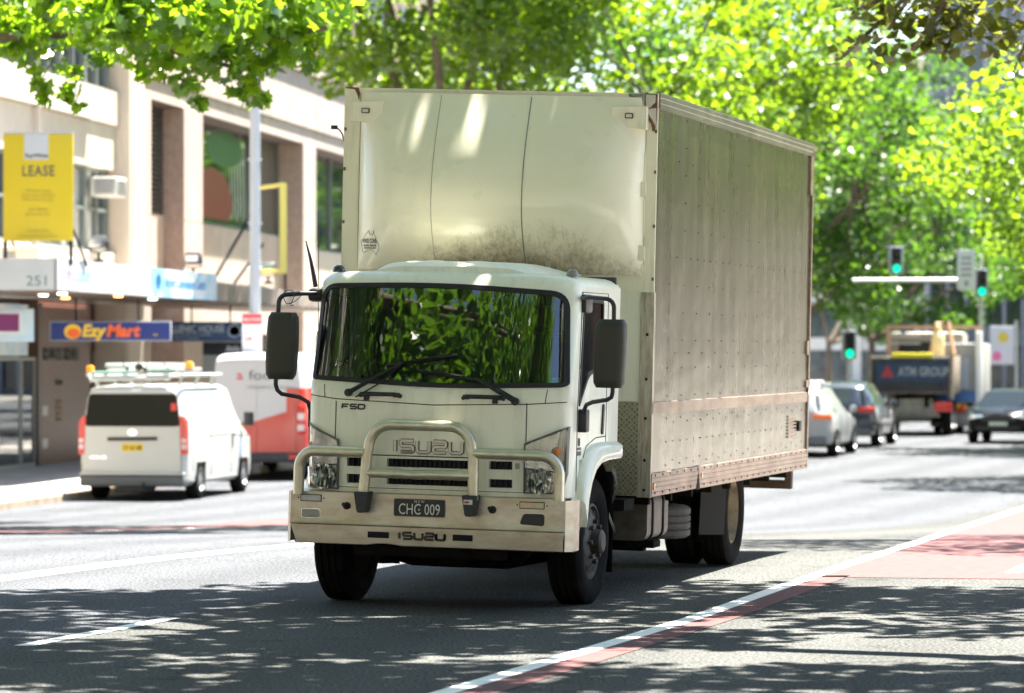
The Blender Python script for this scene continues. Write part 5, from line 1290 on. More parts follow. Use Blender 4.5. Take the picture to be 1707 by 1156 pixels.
# ground floor
bx('wall', -24, -0.3, -3.0, -2.6, -0.7, 3.0, M_DARKIN, OB)
for i, (a, b) in enumerate(((-9, -7.1), (-7.05, -5.2), (-5.15, -3.2), (-3.15, -1.35), (-1.3, -0.25))):
    mb = MB(); 
    for q in (a, b - 0.05): mb.box(-0.02, 0.05, q, q + 0.05, 0.0, 2.35)
    mb.box(-0.018, 0.048, a + 0.051, b - 0.051, 2.28, 2.35); mb.box(-0.018, 0.048, a + 0.051, b - 0.051, 0.0, 0.12)
    f = mb.build('shop_window', mat('shop_frame', (0.30, 0.30, 0.28), 0.4, metal=0.5), OB)
    mb = MB(); mb.box(0.01, 0.022, a + 0.03, b - 0.03, 0.1, 2.3); mb.build('pane', glass('shop_glass', (0.62, 0.80, 0.78), 0.10), f, 0)
mb = MB()
for i in range(9): 
    y = -8.6 + i * 0.95; h = 0.9 + 0.5 * ((i * 7) % 3)
    mb.box(-0.9, -0.5, y, y + 0.5, 0, h, 0.05)
mb.build('shop_display', mat('shop_display', (0.25, 0.35, 0.4), 0.6, col2=(0.6, 0.6, 0.62), vscale=2.2), OB)
bx('shop_sign', -9.2, -0.9, -0.08, 0.06, 1.78, 2.85, mat('shop_fascia', (0.42, 0.62, 0.72), 0.4, col2=(0.72, 0.75, 0.76), vscale=1.5), OB)
bx('door_post', -0.22, 0.10, -0.3, 0.1, -0.7, 2.9, mat('door_post_brown', (0.09, 0.05, 0.035), 0.4), OB)
gw = bx('granite_wall', 0.1, 4.38, -0.4, 0.0, -0.7, 2.95, M_GRAN, OB)
bx('wall', 6.9, 8.3, -0.55, -0.02, 2.35, 2.95, M_PINK, OB); bx('wall', 4.38, 8.3, -3, -0.6, 1.88, 2.95, M_GRAN, OB); bx('dark_doorway', 4.38, 6.7, -3.0, -2.5, -0.7, 1.88, M_DARKIN, OB)
M_BRNZ = mat('bronze_letters', (0.035, 0.022, 0.015), 0.4, metal=0.6)
text('HELLENIC  HOUSE', 0.36, M_BRNZ, gw, (0.012, 0.45, 2.30), SIDE, 'wall_lettering', 0.012, 0.98, 0.02)
text('No 251', 0.16, M_BRNZ, gw, (0.012, 1.5, 1.75), SIDE, 'wall_lettering', 0.0, 1.0, 0.01)
text('LEVEL 1\nLEVEL 2\nLEVEL 3\nLEVEL 4', 0.13, mat('gilt_letters', (0.35, 0.22, 0.08), 0.4, metal=0.5), gw, (0.008, 1.55, 1.35), SIDE, 'wall_lettering', 0.0, 1.0, 0.006)
for s, z in ((0.15, 0.2), (0.15, 0.9)): bx('pale_tile', s, s + 0.7, 0.0005, 0.006, z - 0.4, z - 0.2, mat('pale_tile', (0.45, 0.38, 0.34), 0.3), gw)
# second building: precast frame with deep bays
PB = facade_root('precast_building', 'pinkish precast concrete building with deep window bays behind the pole', 'building')
bx('wall', 8.37, 75, -9, -1.35, -0.7, 10.0, M_PINKT, PB)
PIL = [(8.37, 9.95), (13.36, 15.39), (28.25, 30.11), (44.5, 46.4), (60, 62), (73, 75)]
for a, b in PIL:
    mb = MB(); mb.box(-1.34, -0.02, a + 0.012, b - 0.012, -0.1, 8.55); p = mb.build('pilaster', M_PINKT, PB, 30)
    mb = MB()
    for z0, z1 in ((-0.1, 3.2), (3.215, 5.75), (5.765, 8.55)): mb.box(-0.02, 0.03, a, b, z0, z1)
    mb.build('pilaster_face', M_PINK, p, 30)
for z0, z1, t in ((7.96, 8.42, 0.0), (8.44, 9.98, 0.05), (10.0, 10.2, 0.14)):
    mb = MB(); y = 8.37
    for a, b in zip([8.37, 15.39, 22, 28.3, 30.1, 37, 44.5, 52, 60], [15.36, 21.97, 28.27, 30.07, 36.97, 44.47, 51.97, 59.97, 75]): mb.box(-1.34, t, a, b, z0 + 0.6, z1 + 0.6)
    mb.build('beam', M_PINK, PB, 30)
bx('soffit', 9.95, 60, -1.33, -0.02, 7.935, 7.955, mat('soffit_dark', (0.10, 0.08, 0.07), 0.8), PB)
bx('upper_wall', 9, 75, -9, -2.5, 10.2, 20, mat('upper_storey', (0.22, 0.15, 0.12), 0.7, var=0.15), PB)
for i in range(8):
    a = 13 + i * 7.6; mb = MB(); mb.box(-2.5, -2.42, a, a + 5.6, 11.0, 15.5); w = mb.build('window', M_WFR, PB); mb = MB(); mb.box(-2.42, -2.40, a + 0.2, a + 5.4, 11.2, 15.3); mb.build('pane', mat('pane_black', (0.015, 0.018, 0.02), 0.15), w, 0)
mb = MB()
for i in range(22): mb.box(-0.62, -0.50, 9.96, 13.35, 5.30 + 0.6 + i * 0.121, 5.30 + 0.6 + i * 0.121 + 0.075)
mb.box(-0.66, -0.62, 9.96, 13.35, 5.9, 8.53); mb.build('louvre', M_LOUV, PB, 30)
bx('panel', 9.96, 13.35, -0.9, -0.48, 3.0, 5.28, M_PINK, PB)
bx('panel', 15.40, 28.24, -1.3, -0.62, 2.4, 5.25, M_PINK, PB); bx('panel', 30.12, 44.4, -1.3, -0.62, 2.4, 5.0, M_CREAM, PB)
M_REFL = mat('bay_glass', (0.03, 0.04, 0.04), 0.03, spec=1.0, metal=0.25)
for a, b in ((15.42, 24.2), (24.3, 28.2), (30.15, 36), (36.1, 44.4)):
    z0 = 5.25 if a < 30 else 5.0
    mb = MB()
    for q in (a, b - 0.08): mb.box(-0.80, -0.68, q, q + 0.08, z0 + 0.61, 8.53)
    mb.box(-0.79, -0.69, a + 0.081, b - 0.081, z0 + 0.61, z0 + 0.68); w = mb.build('window', M_WFR, PB)
    mb = MB(); mb.box(-0.76, -0.74, a + 0.04, b - 0.04, z0 + 0.62, 8.53); mb.build('pane', M_REFL if a < 21.05 or a > 30 else mat('bay_brown', (0.10, 0.085, 0.07), 0.3), w, 0)
    if a < 16:
        for nm, pts, m in (('poster', [(21.3 + 2.2 * math.cos(t), 8.0 + 0.50 * math.sin(t)) for t in [2 * math.pi * i / 28 for i in range(28)]], mat('poster_green', (0.02, 0.10, 0.025), 0.4)),
                           ('poster', rpoly([(18.3, 6.05), (21.9, 6.05), (22.3, 6.5), (21.6, 7.2), (20, 7.45), (18.3, 7.3)], 0.5, 5), mat('poster_red', (0.20, 0.018, 0.016), 0.4))):
            mb = MB(); mb.prism(pts, 'x', -0.737, -0.730); mb.build(nm, m, w, 0)
        mb = MB()
        for k in range(6): mb.prism([(21.9 + k * 0.36, 8.2), (22.0 + k * 0.36, 8.2), (22.15 + k * 0.36, 6.1 + 0.2 * (k % 2)), (22.05 + k * 0.36, 6.1)], 'x', -0.7365, -0.7335)
        mb.build('poster', mat('poster_grey', (0.45, 0.45, 0.42), 0.5), w, 0)
for a, b in ((9.95, 13.36), (15.39, 28.25), (30.11, 44.5)):
    bx('shopfront', a + 0.02, b - 0.02, -1.3, -0.9, -0.7, 2.38, mat('shopfront_brown', (0.10, 0.075, 0.055), 0.35, var=0.4, vscale=1.2), PB)
bx('banner', 17.5, 27, -0.88, -0.80, 1.35, 1.98, mat('banner_dark', (0.012, 0.02, 0.025), 0.5), PB)
# ---- awning over the footpath (built in the same frame, a thing of its own)
AW = facade_root('street_awning', 'long white fascia street awning over the footpath with shop lettering', 'awning')
M_WHT = mat('fascia_white', (0.42, 0.44, 0.45), 0.5, var=0.05, vscale=2)
M_SOF = mat('soffit_boards', (0.17, 0.12, 0.09), 0.6, var=0.15, vscale=3)
bx('roof', -10.3, 8.3, 0.1, 3.24, 3.2, 3.4, mat('awning_roof', (0.35, 0.32, 0.28), 0.8), AW)
mb = MB()
for i in range(24): mb.box(0.1 + i * 0.131, 0.1 + i * 0.131 + 0.12, -10.3, 8.3, 3.60, 3.66)
mb.build('soffit', M_SOF, AW, 30)
fe = bx('fascia', -10.42, -10.32, 0.1, 3.3, 2.98, 3.56, M_WHT, AW)
text('251', 0.26, mat('fascia_ink', (0.10, 0.16, 0.15), 0.5), fe, (2.72, -10.424, 3.66), FRONT, 'lettering', 0.0, 1.15, 0.002)
y = -10.42
for (a, b, m) in ((-10.42, -7.0, M_WHT), (-6.99, -3.4, M_WHT), (-3.39, 2.6, mat('fascia_blue', (0.20, 0.45, 0.65), 0.45, col2=(0.55, 0.60, 0.62), vscale=0.9, lo=0.45, hi=0.55)), (2.62, 6.5, mat('fascia_brown', (0.22, 0.17, 0.14), 0.5, var=0.2)), (6.52, 20, mat('fascia_mauve', (0.30, 0.25, 0.23), 0.5, var=0.2))):
    f = bx('fascia', a, b, 3.24, 3.32, 2.98 if a < 2.6 else 2.98, 3.56 if a < 2.6 else 3.36, m, AW)
    if a < -10: text('boutique', 0.42, mat('boutique_ink', (0.12, 0.34, 0.38), 0.5, col2=(0.42, 0.12, 0.24), vscale=0.6), f, (3.323, -10.0, 3.77), SIDE, 'lettering', 0.0, 1.25, 0.002); text('beauty & fashion', 0.12, M_WHT, f, (3.323, -9.9, 3.62), SIDE, 'lettering', 0, 1.2, 0.001)
    elif a < -5: text('251', 0.2, mat('pale_ink', (0.52, 0.60, 0.62), 0.5), f, (3.323, -4.4, 3.68), SIDE, 'lettering', 0, 1.0, 0.002)
    elif a < 0:
        text('Airport Convenience Centre', 0.30, mat('blue_ink', (0.05, 0.20, 0.42), 0.5), f, (3.323, -2.2, 3.80), SIDE, 'lettering', 0.008, 1.05, 0.002)
        mb = MB(); mb.lathe([(0.17, 0), (0.17, 0.003), (0.12, 0.003), (0.12, 0)], 20, Matrix.Translation((3.322, -2.75, 3.90)) @ Matrix.Rotation(R(90), 4, 'Y') @ Matrix.Diagonal((1, 1.5, 1, 1))); mb.build('logo_ring', mat('blue_ink', (0, 0, 0)), f)
bx('soffit', 8.4, 20, 0.1, 3.2, 2.96, 3.0, M_SOF, AW)
for i, (t, s) in enumerate(((1.2, -8.5), (2.2, -6.0), (2.6, -3.2), (1.4, -4.5), (1.0, -7.2), (2.4, 0.5), (0.9, -1))):
    mb = MB(); mb.lathe([(0.0, 0), (0.09, 0.0), (0.09, 0.03)], 14, Matrix.Translation((t, s, 3.575)))
    warm = i % 2 == 0
    mb.build('downlight', mat('lamp_warm' if warm else 'lamp_cool', (0.8, 0.5, 0.2) if warm else (0.7, 0.85, 0.75), 0.4, emit=(1, 0.42, 0.12) if warm else (0.75, 1, 0.85), estr=1.6), AW)
for t, s in ((0.6, -6.5), (1.9, -6.5)):
    pass
def perp_sign(name, label, cat, x0, x1, y0, y1, d, th, m, yaw=0.0):
    """sign board facing along the street towards the viewer"""
    a = ((x0 - 853.5) / 6000 * d); b = ((x1 - 853.5) / 6000 * d); z0 = 1.76 + (595 - y1) / 6000 * d; z1 = 1.76 + (595 - y0) / 6000 * d
    r = root(name, label, cat, ((a + b) / 2, d, z0), yaw)
    w = b - a; h = z1 - z0
    mb = MB(); mb.box(-w / 2, w / 2, 0, th, 0, h, 0.008); mb.build('board', m, r)
    return r, w, h
M_NAVY = mat('sign_navy', (0.004, 0.022, 0.17), 0.35); M_POSTB = mat('steel_black', (0.02, 0.02, 0.022), 0.85, spec=0.1)
M_EDGE = mat('sign_edge', (0.35, 0.37, 0.38), 0.4)
EZ, w, h = perp_sign('hanging_sign', 'blue light box sign with orange and yellow lettering under the awning', 'sign', 83, 285, 536, 569, 72, 0.14, M_EDGE)
mb = MB(); mb.box(-w / 2 + 0.02, w / 2 - 0.02, -0.004, 0.0, 0.018, h - 0.018); mb.build('face', M_NAVY, EZ)
M_YEL = mat('sign_yellow', (0.85, 0.55, 0.02), 0.4); M_ORG = mat('sign_orange', (0.85, 0.13, 0.015), 0.4)
text('Ezy', 0.335, M_YEL, EZ, (-w / 2 + 0.64, -0.006, 0.095), FRONT, 'lettering', 0.014, 0.98, 0.002, shear=0.18)
text('Mart', 0.335, M_ORG, EZ, (-w / 2 + 1.13, -0.006, 0.095), FRONT, 'lettering', 0.014, 1.0, 0.002, shear=0.18)
text('TM', 0.07, M_YEL, EZ, (-w / 2 + 2.06, -0.006, 0.1), FRONT, 'lettering', 0.0, 1.0, 0.002)
mb = MB(); mb.prism([(-w / 2 + 0.46 + 0.17 * math.cos(t), 0.19 + 0.15 * math.sin(t)) for t in [2 * math.pi * i / 24 for i in range(24)]], 'y', -0.008, -0.004); mb.build('logo_ball', M_YEL, EZ)
mb = MB(); mb.prism([(-w / 2 + 0.475 + 0.13 * math.cos(t), 0.16 + 0.10 * math.sin(t)) for t in [2 * math.pi * i / 24 for i in range(24)]], 'y', -0.012, -0.008); mb.build('logo_ball', M_ORG, EZ)
for x in (-0.7, 0.55):
    mb = MB(); mb.tube([(x, 0.07, h), (x, 0.07, h + 0.45)], 0.02, 8); mb.build('hanger', M_POSTB, EZ)
HH, w, h = perp_sign('hanging_sign', 'darker blue sign board with white lettering behind the orange lettered sign', 'sign', 262, 405, 537, 569, 84, 0.08, mat('sign_blue', (0.006, 0.06, 0.20), 0.4))
text('HELLENIC HOUSE', 0.235, mat('sign_white', (0.62, 0.70, 0.75), 0.5), HH, (-w / 2 + 0.08, -0.003, 0.21), FRONT, 'lettering', 0.004, 0.80, 0.002)
text('RESTAURANT & FUNCTION CENTRE', 0.07, mat('sign_white', (0, 0, 0)), HH, (-w / 2 + 0.1, -0.003, 0.13), FRONT, 'lettering', 0.0, 1.0, 0.002)
text('OPEN TO THE PUBLIC', 0.06, mat('sign_white', (0, 0, 0)), HH, (-w / 2 + 0.4, -0.003, 0.045), FRONT, 'lettering', 0.0, 1.0, 0.002)
mb = MB(); mb.lathe([(0.155, 0), (0.155, 0.004), (0.125, 0.004), (0.125, 0)], 24, Matrix.Translation((w / 2 - 0.2, -0.001, 0.24)) @ Matrix.Rotation(R(90), 4, 'X')); mb.build('logo_ring', mat('sign_white', (0, 0, 0)), HH)
for x in (-0.2, 0.7):
    mb = MB(); mb.tube([(x, 0.04, h), (x, 0.04, h + 0.4)], 0.02, 8); mb.build('hanger', M_POSTB, HH)
BN, w, h = perp_sign('hanging_sign', 'dark banner with pale script lettering below the blue sign board', 'sign', 338, 405, 571, 592, 87, 0.05, mat('banner_dark', (0, 0, 0)))
text('little', 0.2, mat('sign_white', (0, 0, 0)), BN, (w / 2 - 0.42, -0.003, 0.08), FRONT, 'lettering', 0.006, 0.9, 0.002, shear=0.3)
PS, w, h = perp_sign('hanging_sign', 'purple light box sign with pale frame above the shop windows', 'sign', -40, 55, 515, 570, 70.5, 0.16, mat('sign_frame_pale', (0.55, 0.66, 0.72), 0.4, col2=(0.42, 0.62, 0.78), vscale=3))
mb = MB(); mb.box(-w / 2 + 0.05, w / 2 - 0.22, -0.02, 0.0, 0.16, h - 0.06); mb.build('face', mat('sign_frame_white', (0.7, 0.7, 0.72), 0.4), PS)
mb = MB(); mb.box(-w / 2 + 0.09, w / 2 - 0.27, -0.026, -0.02, 0.20, h - 0.10); mb.build('face', mat('sign_purple', (0.17, 0.006, 0.13), 0.3), PS)
# lease board on the awning
LS, w, h = perp_sign('lease_board', 'yellow for lease board standing on the awning above the number 251', 'sign', 5, 122, 223, 402, 66.5, 0.05, mat('lease_yellow', (0.56, 0.42, 0.008), 0.45), R(-3))
mb = MB(); mb.box(-w / 2, w / 2, -0.02, 0.07, h, h + 0.03); mb.build('cap', M_WHT, LS)
mb = MB(); mb.box(-0.26, 0.19, -0.004, 0.0, h - 0.48, h - 0.003); mb.build('panel', mat('lease_grey', (0.45, 0.47, 0.48), 0.5), LS)
M_DKT = mat('lease_ink', (0.08, 0.075, 0.06), 0.5); M_DKT2 = mat('lease_ink_soft', (0.36, 0.28, 0.02), 0.5)
text('RayWhite', 0.105, M_DKT, LS, (-0.03, -0.006, h - 0.44), FRONT, 'lettering', 0.003, 1.0, 0.001, 'CENTER')
text('LEASE', 0.27, M_DKT, LS, (0.0, -0.004, h - 0.78), FRONT, 'lettering', 0.006, 0.78, 0.001, 'CENTER', sp=1.15)
for i, (tx, sz, dz) in enumerate((('Offices for lease', 0.075, 1.08), ('Street level entrance', 0.075, 1.16), ('Suites from 60 sqm', 0.075, 1.24), ('John Martin', 0.075, 1.42), ('0414 969 221', 0.085, 1.52), ('02 9262 3232', 0.07, 1.82), ('Commercial South Sydney', 0.07, 1.91))):
    text(tx, sz, M_DKT2, LS, (0.0, -0.004, h - dz), FRONT, 'lettering', 0.001, 1.0, 0.001, 'CENTER')
for x in (-w / 2 + 0.02, w / 2 - 0.05):
    mb = MB(); mb.box(x - 0.03, x + 0.03, 0.05, 0.11, -0.45, h * 0.8); mb.tube([(x, 0.11, 0.3), (x + 0.1, 1.2, -0.42)], 0.025, 8); mb.build('post', M_POSTB, LS)
# a second yellow board seen nearly edge-on
YS = root('lease_board', 'yellow framed board seen edge on beside the white pole', 'sign', ((472 - 853.5) / 6000 * 84, 84, 3.5), R(0))
mb = MB(); mb.box(-0.08, 0.08, 0, 0.06, 0.2, 2.32); mb.build('board', mat('lease_yellow_pale', (0.75, 0.66, 0.16), 0.45), YS)
mb = MB(); mb.tube([(0.0, 0.06, 2.28), (-0.62, 0.5, 2.22)], 0.045, 8); mb.tube([(0, 0.06, 0.25), (-0.62, 0.5, 0.25)], 0.05, 8); mb.build('frame_rail', mat('lease_yellow_pale', (0, 0, 0)), YS)
mb = MB(); mb.box(0.02, 0.07, 0.07, 0.12, -0.3, 2.2); mb.tube([(-0.5, 0.4, 0.9), (-1.4, 1.4, -0.2)], 0.03, 8); mb.build('post', M_POSTB, YS)
mb = MB(); mb.tube([((415 - 853.5) / 6000 * 84 - 0, 84.4, 5.05), ((360 - 853.5) / 6000 * 82, 82, 3.6)], 0.035, 8); tag(mb.build('stay_rod', M_POSTB, None), 'dark slanting stay rod between the awning and the white pole', 'rod')
# floodlights on the awning edge
for i, (x, y, d, lb) in enumerate(((165, 414, 69, 'black floodlight on the awning above the pale shop lettering'), (322, 440, 77, 'black floodlight on the awning above the blue fascia'), (447, 455, 85, 'black floodlight beside the yellow edge on board'))):
    z = 1.76 + (595 - y) / 6000 * d
    f = root('floodlight', lb, 'floodlight', ((x - 853.5) / 6000 * d, d, z - 0.14), R(-20 + 10 * i), 'floodlights along the awning')
    mb = MB(); mb.box(-0.17, 0.17, -0.1, 0.1, 0.14, 0.36, 0.03, rot=Euler((R(-25), 0, 0)).to_matrix()); mb.build('lamp_head', mat('flood_grey', (0.06, 0.06, 0.065), 0.4), f)
    mb = MB(); mb.box(-0.14, 0.14, -0.13, -0.115, 0.17, 0.33, rot=Euler((R(-25), 0, 0)).to_matrix()); mb.build('glass', M_CHROME, f)
    mb = MB(); mb.tube([(-0.19, 0, 0.25), (-0.19, 0, 0.08), (0, 0, 0.05), (0.19, 0, 0.08), (0.19, 0, 0.25)], 0.015, 6); mb.tube([(0, 0, 0.05), (0, 0, -0.1)], 0.03, 8); mb.tube([(-0.1, 0, -0.1), (0.1, 0, -0.1)], 0.03, 6); mb.build('bracket', M_POSTB, f)
# air conditioner through the window
AC = root('air_conditioner', 'white window air conditioner beside the cream column', 'air conditioner', tuple(OB.matrix_basis @ Vector((0.1, 5.2, 5.98))), -YB)
mb = MB(); mb.box(-0.2, 0.42, -0.42, 0.42, 0, 0.44, 0.02); mb.build('casing', mat('ac_white', (0.62, 0.60, 0.55), 0.5), AC)
mb = MB()
for i in range(6): mb.box(0.42, 0.432, -0.36, 0.36, 0.05 + i * 0.058, 0.05 + i * 0.058 + 0.025); mb.box(-0.1, 0.36, -0.432, -0.42, 0.08 + i * 0.055, 0.08 + i * 0.055 + 0.022)
mb.build('grille', mat('ac_grille', (0.12, 0.12, 0.12), 0.6), AC)
for i, (sx, sc) in enumerate(((-10.0, 1.0), (-8.4, 0.8), (-7.6, 0.7))):
    A2 = root('air_conditioner', ['white air conditioner box on the awning under the lease board', 'small white condenser second along the awning roof', 'small white condenser third along the awning roof'][i], 'air conditioner', tuple(OB.matrix_basis @ Vector((2.2, sx + 1.2, 4.0))), -YB)
    mb = MB(); mb.box(-0.4 * sc, 0.4 * sc, -0.3, 0.3, 0, 0.42 * sc, 0.02); mb.build('casing', mat('ac_white', (0, 0, 0)), A2)
    mb = MB(); 
    for k in range(4): mb.box(-0.3 * sc, -0.05, -0.312, -0.3, 0.1 + 0.06 * k, 0.13 + 0.06 * k)
    mb.build('grille', mat('ac_grille', (0, 0, 0)), A2)
# white pole and parking sign
pd = 73.5
PP = root('light_pole', 'tall white painted street pole rising behind the vans', 'pole', ((425 - 853.5) / 6000 * pd, pd, gz(pd) + 0.1))
mb = MB(); mb.tube([(0, 0, 0), (0, 0, 8.6)], [0.125, 0.10], 16); mb.build('shaft', mat('pole_white', (0.45, 0.47, 0.49), 0.4, metal=0.2), PP)
for z in (2.4, 4.2, 5.1, 6.4):
    mb = MB(); mb.tube([(-0.15, 0, z), (0.15, 0, z)], 0.02, 6); mb.build('band_bolt', M_CHROME, PP)
mb = MB(); mb.tube([(0, 0, 8.6), (0.5, -0.6, 9.2), (1.6, -1.6, 9.5)], 0.05, 8); mb.build('arm', mat('pole_white', (0, 0, 0)), PP)
SGN = root('parking_sign', 'white and red parking restriction sign strapped to the white pole', 'sign', (PP.location.x - 0.05, pd - 0.16, 1.76 + (595 - 598) / 6000 * pd))
mb = MB(); mb.prism(rpoly([(-0.2, 0), (0.2, 0), (0.2, 0.92), (-0.2, 0.92)], 0.05, 3), 'y', 0, 0.012); mb.build('plate', mat('sign_plate', (0.7, 0.68, 0.68), 0.4), SGN)
mb = MB(); mb.box(-0.195, 0.195, -0.004, 0.0, 0.70, 0.905); mb.build('red_band', mat('sign_red', (0.6, 0.02, 0.03), 0.4), SGN)
text('NO STOP', 0.10, mat('sign_plate', (0, 0, 0)), SGN, (0, -0.005, 0.76), FRONT, 'lettering', 0.003, 0.8, 0.001, 'CENTER')
text('1/4P', 0.12, mat('sign_red', (0, 0, 0)), SGN, (-0.08, -0.002, 0.36), FRONT, 'lettering', 0.003, 0.8, 0.001, 'CENTER')
text('8:30am-6pm\nMON-FRI\n\n\nTICKET', 0.07, mat('sign_green_ink', (0.2, 0.45, 0.35), 0.5), SGN, (0, -0.002, 0.60), FRONT, 'lettering', 0.0, 0.8, 0.001, 'CENTER')

# ---- buildings at the far end, on the right, and the ones behind the viewer that the windscreen mirrors
def block(label, x, y, w, dp, h, m, yaw=0.0, nx=5, nz=5, fins=False, face='-y', pane=M_PANE, pier=0.35):
    b = root('city_building', label, 'building', (x, y, gz(max(0, y)) - 0.1), yaw)
    mb = MB(); mb.box(-w / 2, w / 2, 0, dp, 0, h); mb.build('wall', m, b, 30)
    cw = w / nx
    mb = MB()
    for k in range(nz):
        z0 = 0.4 + (h - 0.8) * k / nz; z1 = z0 + (h - 0.8) / nz * 0.72
        mb.box(-w / 2 + 0.2, w / 2 - 0.2, -0.06, 0.0, z0, z1)
    mb.build('window_band', pane, b, 30)
    mb = MB()
    n2 = nx * (4 if fins else 1)
    for i in range(n2 + 1):
        x0 = -w / 2 + w * i / n2
        mb.box(x0 - (0.1 if fins else pier), x0 + (0.1 if fins else pier), -0.5 if fins else -0.4, -0.06, 0, h)
    mb.build('pier', m, b, 30)
    return b
M_GREY = mat('far_grey', (0.30, 0.29, 0.31), 0.7, var=0.1); M_TAN = mat('far_tan', (0.50, 0.42, 0.30), 0.8, var=0.1); M_PALE = mat('far_pale', (0.52, 0.51, 0.47), 0.8, var=0.1)
M_BROWN = mat('far_brown', (0.24, 0.16, 0.11), 0.8, var=0.15)
block('grey finned office tower showing above the trees', 43, 215, 36, 20, 42, M_GREY, R(-6), 8, 11, True)
block('pale shop building at the far end behind the parked cars', 15, 285, 44, 12, 15, M_PALE, R(-6), 9, 4)
block('tall tan building closing the far end of the street', 60, 330, 60, 20, 30, M_TAN, R(-6), 10, 7)
block('brown building along the bus lane side of the street', 40.5, 100, 60, 14, 22, M_BROWN, R(-104), 12, 5)
block('tan columned building mirrored in the windscreen', -24, -6, 70, 14, 24, M_TAN, R(78), 16, 6, False, pier=0.55)
block('tall pale building behind the viewer', -6, -75, 60, 14, 20, M_TAN, R(180), 12, 5, False)
block('brown building nearest the viewer', 19, -16, 60, 14, 20, M_BROWN, R(-105), 12, 5)
# ---------------------------------------------------------------- other vehicles
def body_section(st):
    """st: (y, zb, zbelt, zt, hw, hr) -> half ring of points from sill to roof centre"""
    y, zb, zl, zt, hw, hr = st
    P = [(hw * 0.90, zb), (hw * 0.975, zb + 0.06), (hw, zb + (zl - zb) * 0.45), (hw * 0.985, zl)]
    if zt - zl > 0.12:
        P += [(hw * 0.985 + (hr - hw * 0.985) * 0.5, zl + (zt - zl) * 0.5), (hr, zt - 0.13), (hr - 0.035, zt - 0.05), (hr - 0.11, zt - 0.012), (hr * 0.55, zt + 0.012), (0, zt + 0.018)]
    else:
        P += [(hw * 0.95, zl + (zt - zl) * 0.4), (hw * 0.9, zl + (zt - zl) * 0.7), (hw * 0.82, zt - 0.004), (hw * 0.7, zt + 0.004), (hw * 0.4, zt + 0.018), (0, zt + 0.024)]
    return [(x, y, z) for x, z in P]
def loft_body(name, stations, m, parent, arches=(), smooth=32):
    mb = MB(); rows = []
    # resample stations
    S = []
    for a, b in zip(stations, stations[1:]):
        k = max(1, int((b[0] - a[0]) / 0.16))
        for i in range(k): S.append([a[q] + (b[q] - a[q]) * i / k for q in range(6)])
    S.append(stations[-1])
    for st in S:
        h = body_section(st); rows.append([(-p[0], p[1], p[2]) for p in h] + h[::-1][1:])
    V = [[mb.bm.verts.new(p) for p in r] for r in rows]; n = len(V[0])
    for i in range(len(V) - 1):
        for j in range(n - 1):
            q = (V[i][j], V[i][j + 1], V[i + 1][j + 1], V[i + 1][j])
            c = sum((v.co for v in q), Vector()) / 4
            if any(abs(c.y - a[0]) < a[2] and math.hypot(c.y - a[0], c.z - a[1]) < a[2] and abs(c.x) > 0.5 for a in arches): continue
            mb.bm.faces.new(q)
    mb.bm.faces.new(V[0]); mb.bm.faces.new(V[-1])
    for i in range(len(V) - 1):
        c = (V[i][0].co + V[i + 1][0].co) / 2
        mb.bm.faces.new((V[i][0], V[i][-1], V[i + 1][-1], V[i + 1][0]))
    return mb.build(name, m, parent, smooth), S
def sect_x(S, y, z):
    a = min(S, key=lambda s: abs(s[0] - y)); h = body_section(a)
    for p, q in zip(h, h[1:]):
        if p[2] <= z <= q[2]: return p[0] + (q[0] - p[0]) * (z - p[2]) / max(1e-6, q[2] - p[2])
    return h[-1][0]
def side_plate(name, S, P, s, m, parent, off=0.006):
    mb = MB(); mb.face([(s * (sect_x(S, p[0], p[1]) + off), p[0], p[1]) for p in P])
    return mb.build(name, m, parent, 0)
def plate_y(name, P, y, th, m, parent, lean=0.0, z0=0.0, out=-1):
    """flat plate in the xz plane; lean tilts it forward with height"""
    mb = MB()
    A = [mb.bm.verts.new((p[0], y + lean * (p[1] - z0), p[1])) for p in P]; B = [mb.bm.verts.new((p[0], y + lean * (p[1] - z0) + out * th, p[1])) for p in P]
    n = len(P); mb.bm.faces.new(B); mb.bm.faces.new(A)
    for i in range(n): mb.bm.faces.new((A[i], A[(i + 1) % n], B[(i + 1) % n], B[i]))
    return mb.build(name, m, parent, 20)
M_CARRIM = mat('alloy_rim', (0.26, 0.26, 0.26), 0.4, metal=0.6)
def car_wheel(par, x, y, r, w, s, spokes=7):
    M = Matrix.Translation((x, y, r)) @ Matrix.Rotation(R(90) * s, 4, 'Y')
    mb = MB(); mb.lathe([(r * 0.62, -w / 2), (r * 0.8, -w * 0.52), (r * 0.96, -w * 0.46), (r, -w * 0.3), (r, w * 0.3), (r * 0.96, w * 0.46), (r * 0.8, w * 0.52), (r * 0.62, w * 0.5)], 32, M, closed=True); o = mb.build('wheel', M_TYRE, par, 40)
    mb = MB(); mb.lathe([(r * 0.64, w * 0.2), (r * 0.63, w * 0.48), (r * 0.57, w * 0.50), (r * 0.54, w * 0.35), (r * 0.5, w * 0.1), (0, w * 0.1)], 28, M)
    for k in range(spokes):
        a = 2 * math.pi * k / spokes; c, sn = math.cos(a), math.sin(a)
        pts = [(r * 0.12 * c - r * 0.075 * sn, r * 0.12 * sn + r * 0.075 * c), (r * 0.55 * c - r * 0.06 * sn, r * 0.55 * sn + r * 0.06 * c), (r * 0.55 * c + r * 0.06 * sn, r * 0.55 * sn - r * 0.06 * c), (r * 0.12 * c + r * 0.075 * sn, r * 0.12 * sn - r * 0.075 * c)]
        A = [mb.bm.verts.new(M @ Vector((p[0], p[1], w * 0.44))) for p in pts]; mb.bm.faces.new(A)
    mb.lathe([(0, w * 0.47), (r * 0.17, w * 0.45), (r * 0.17, w * 0.3)], 14, M); mb.build('rim', M_CARRIM, o, 40)
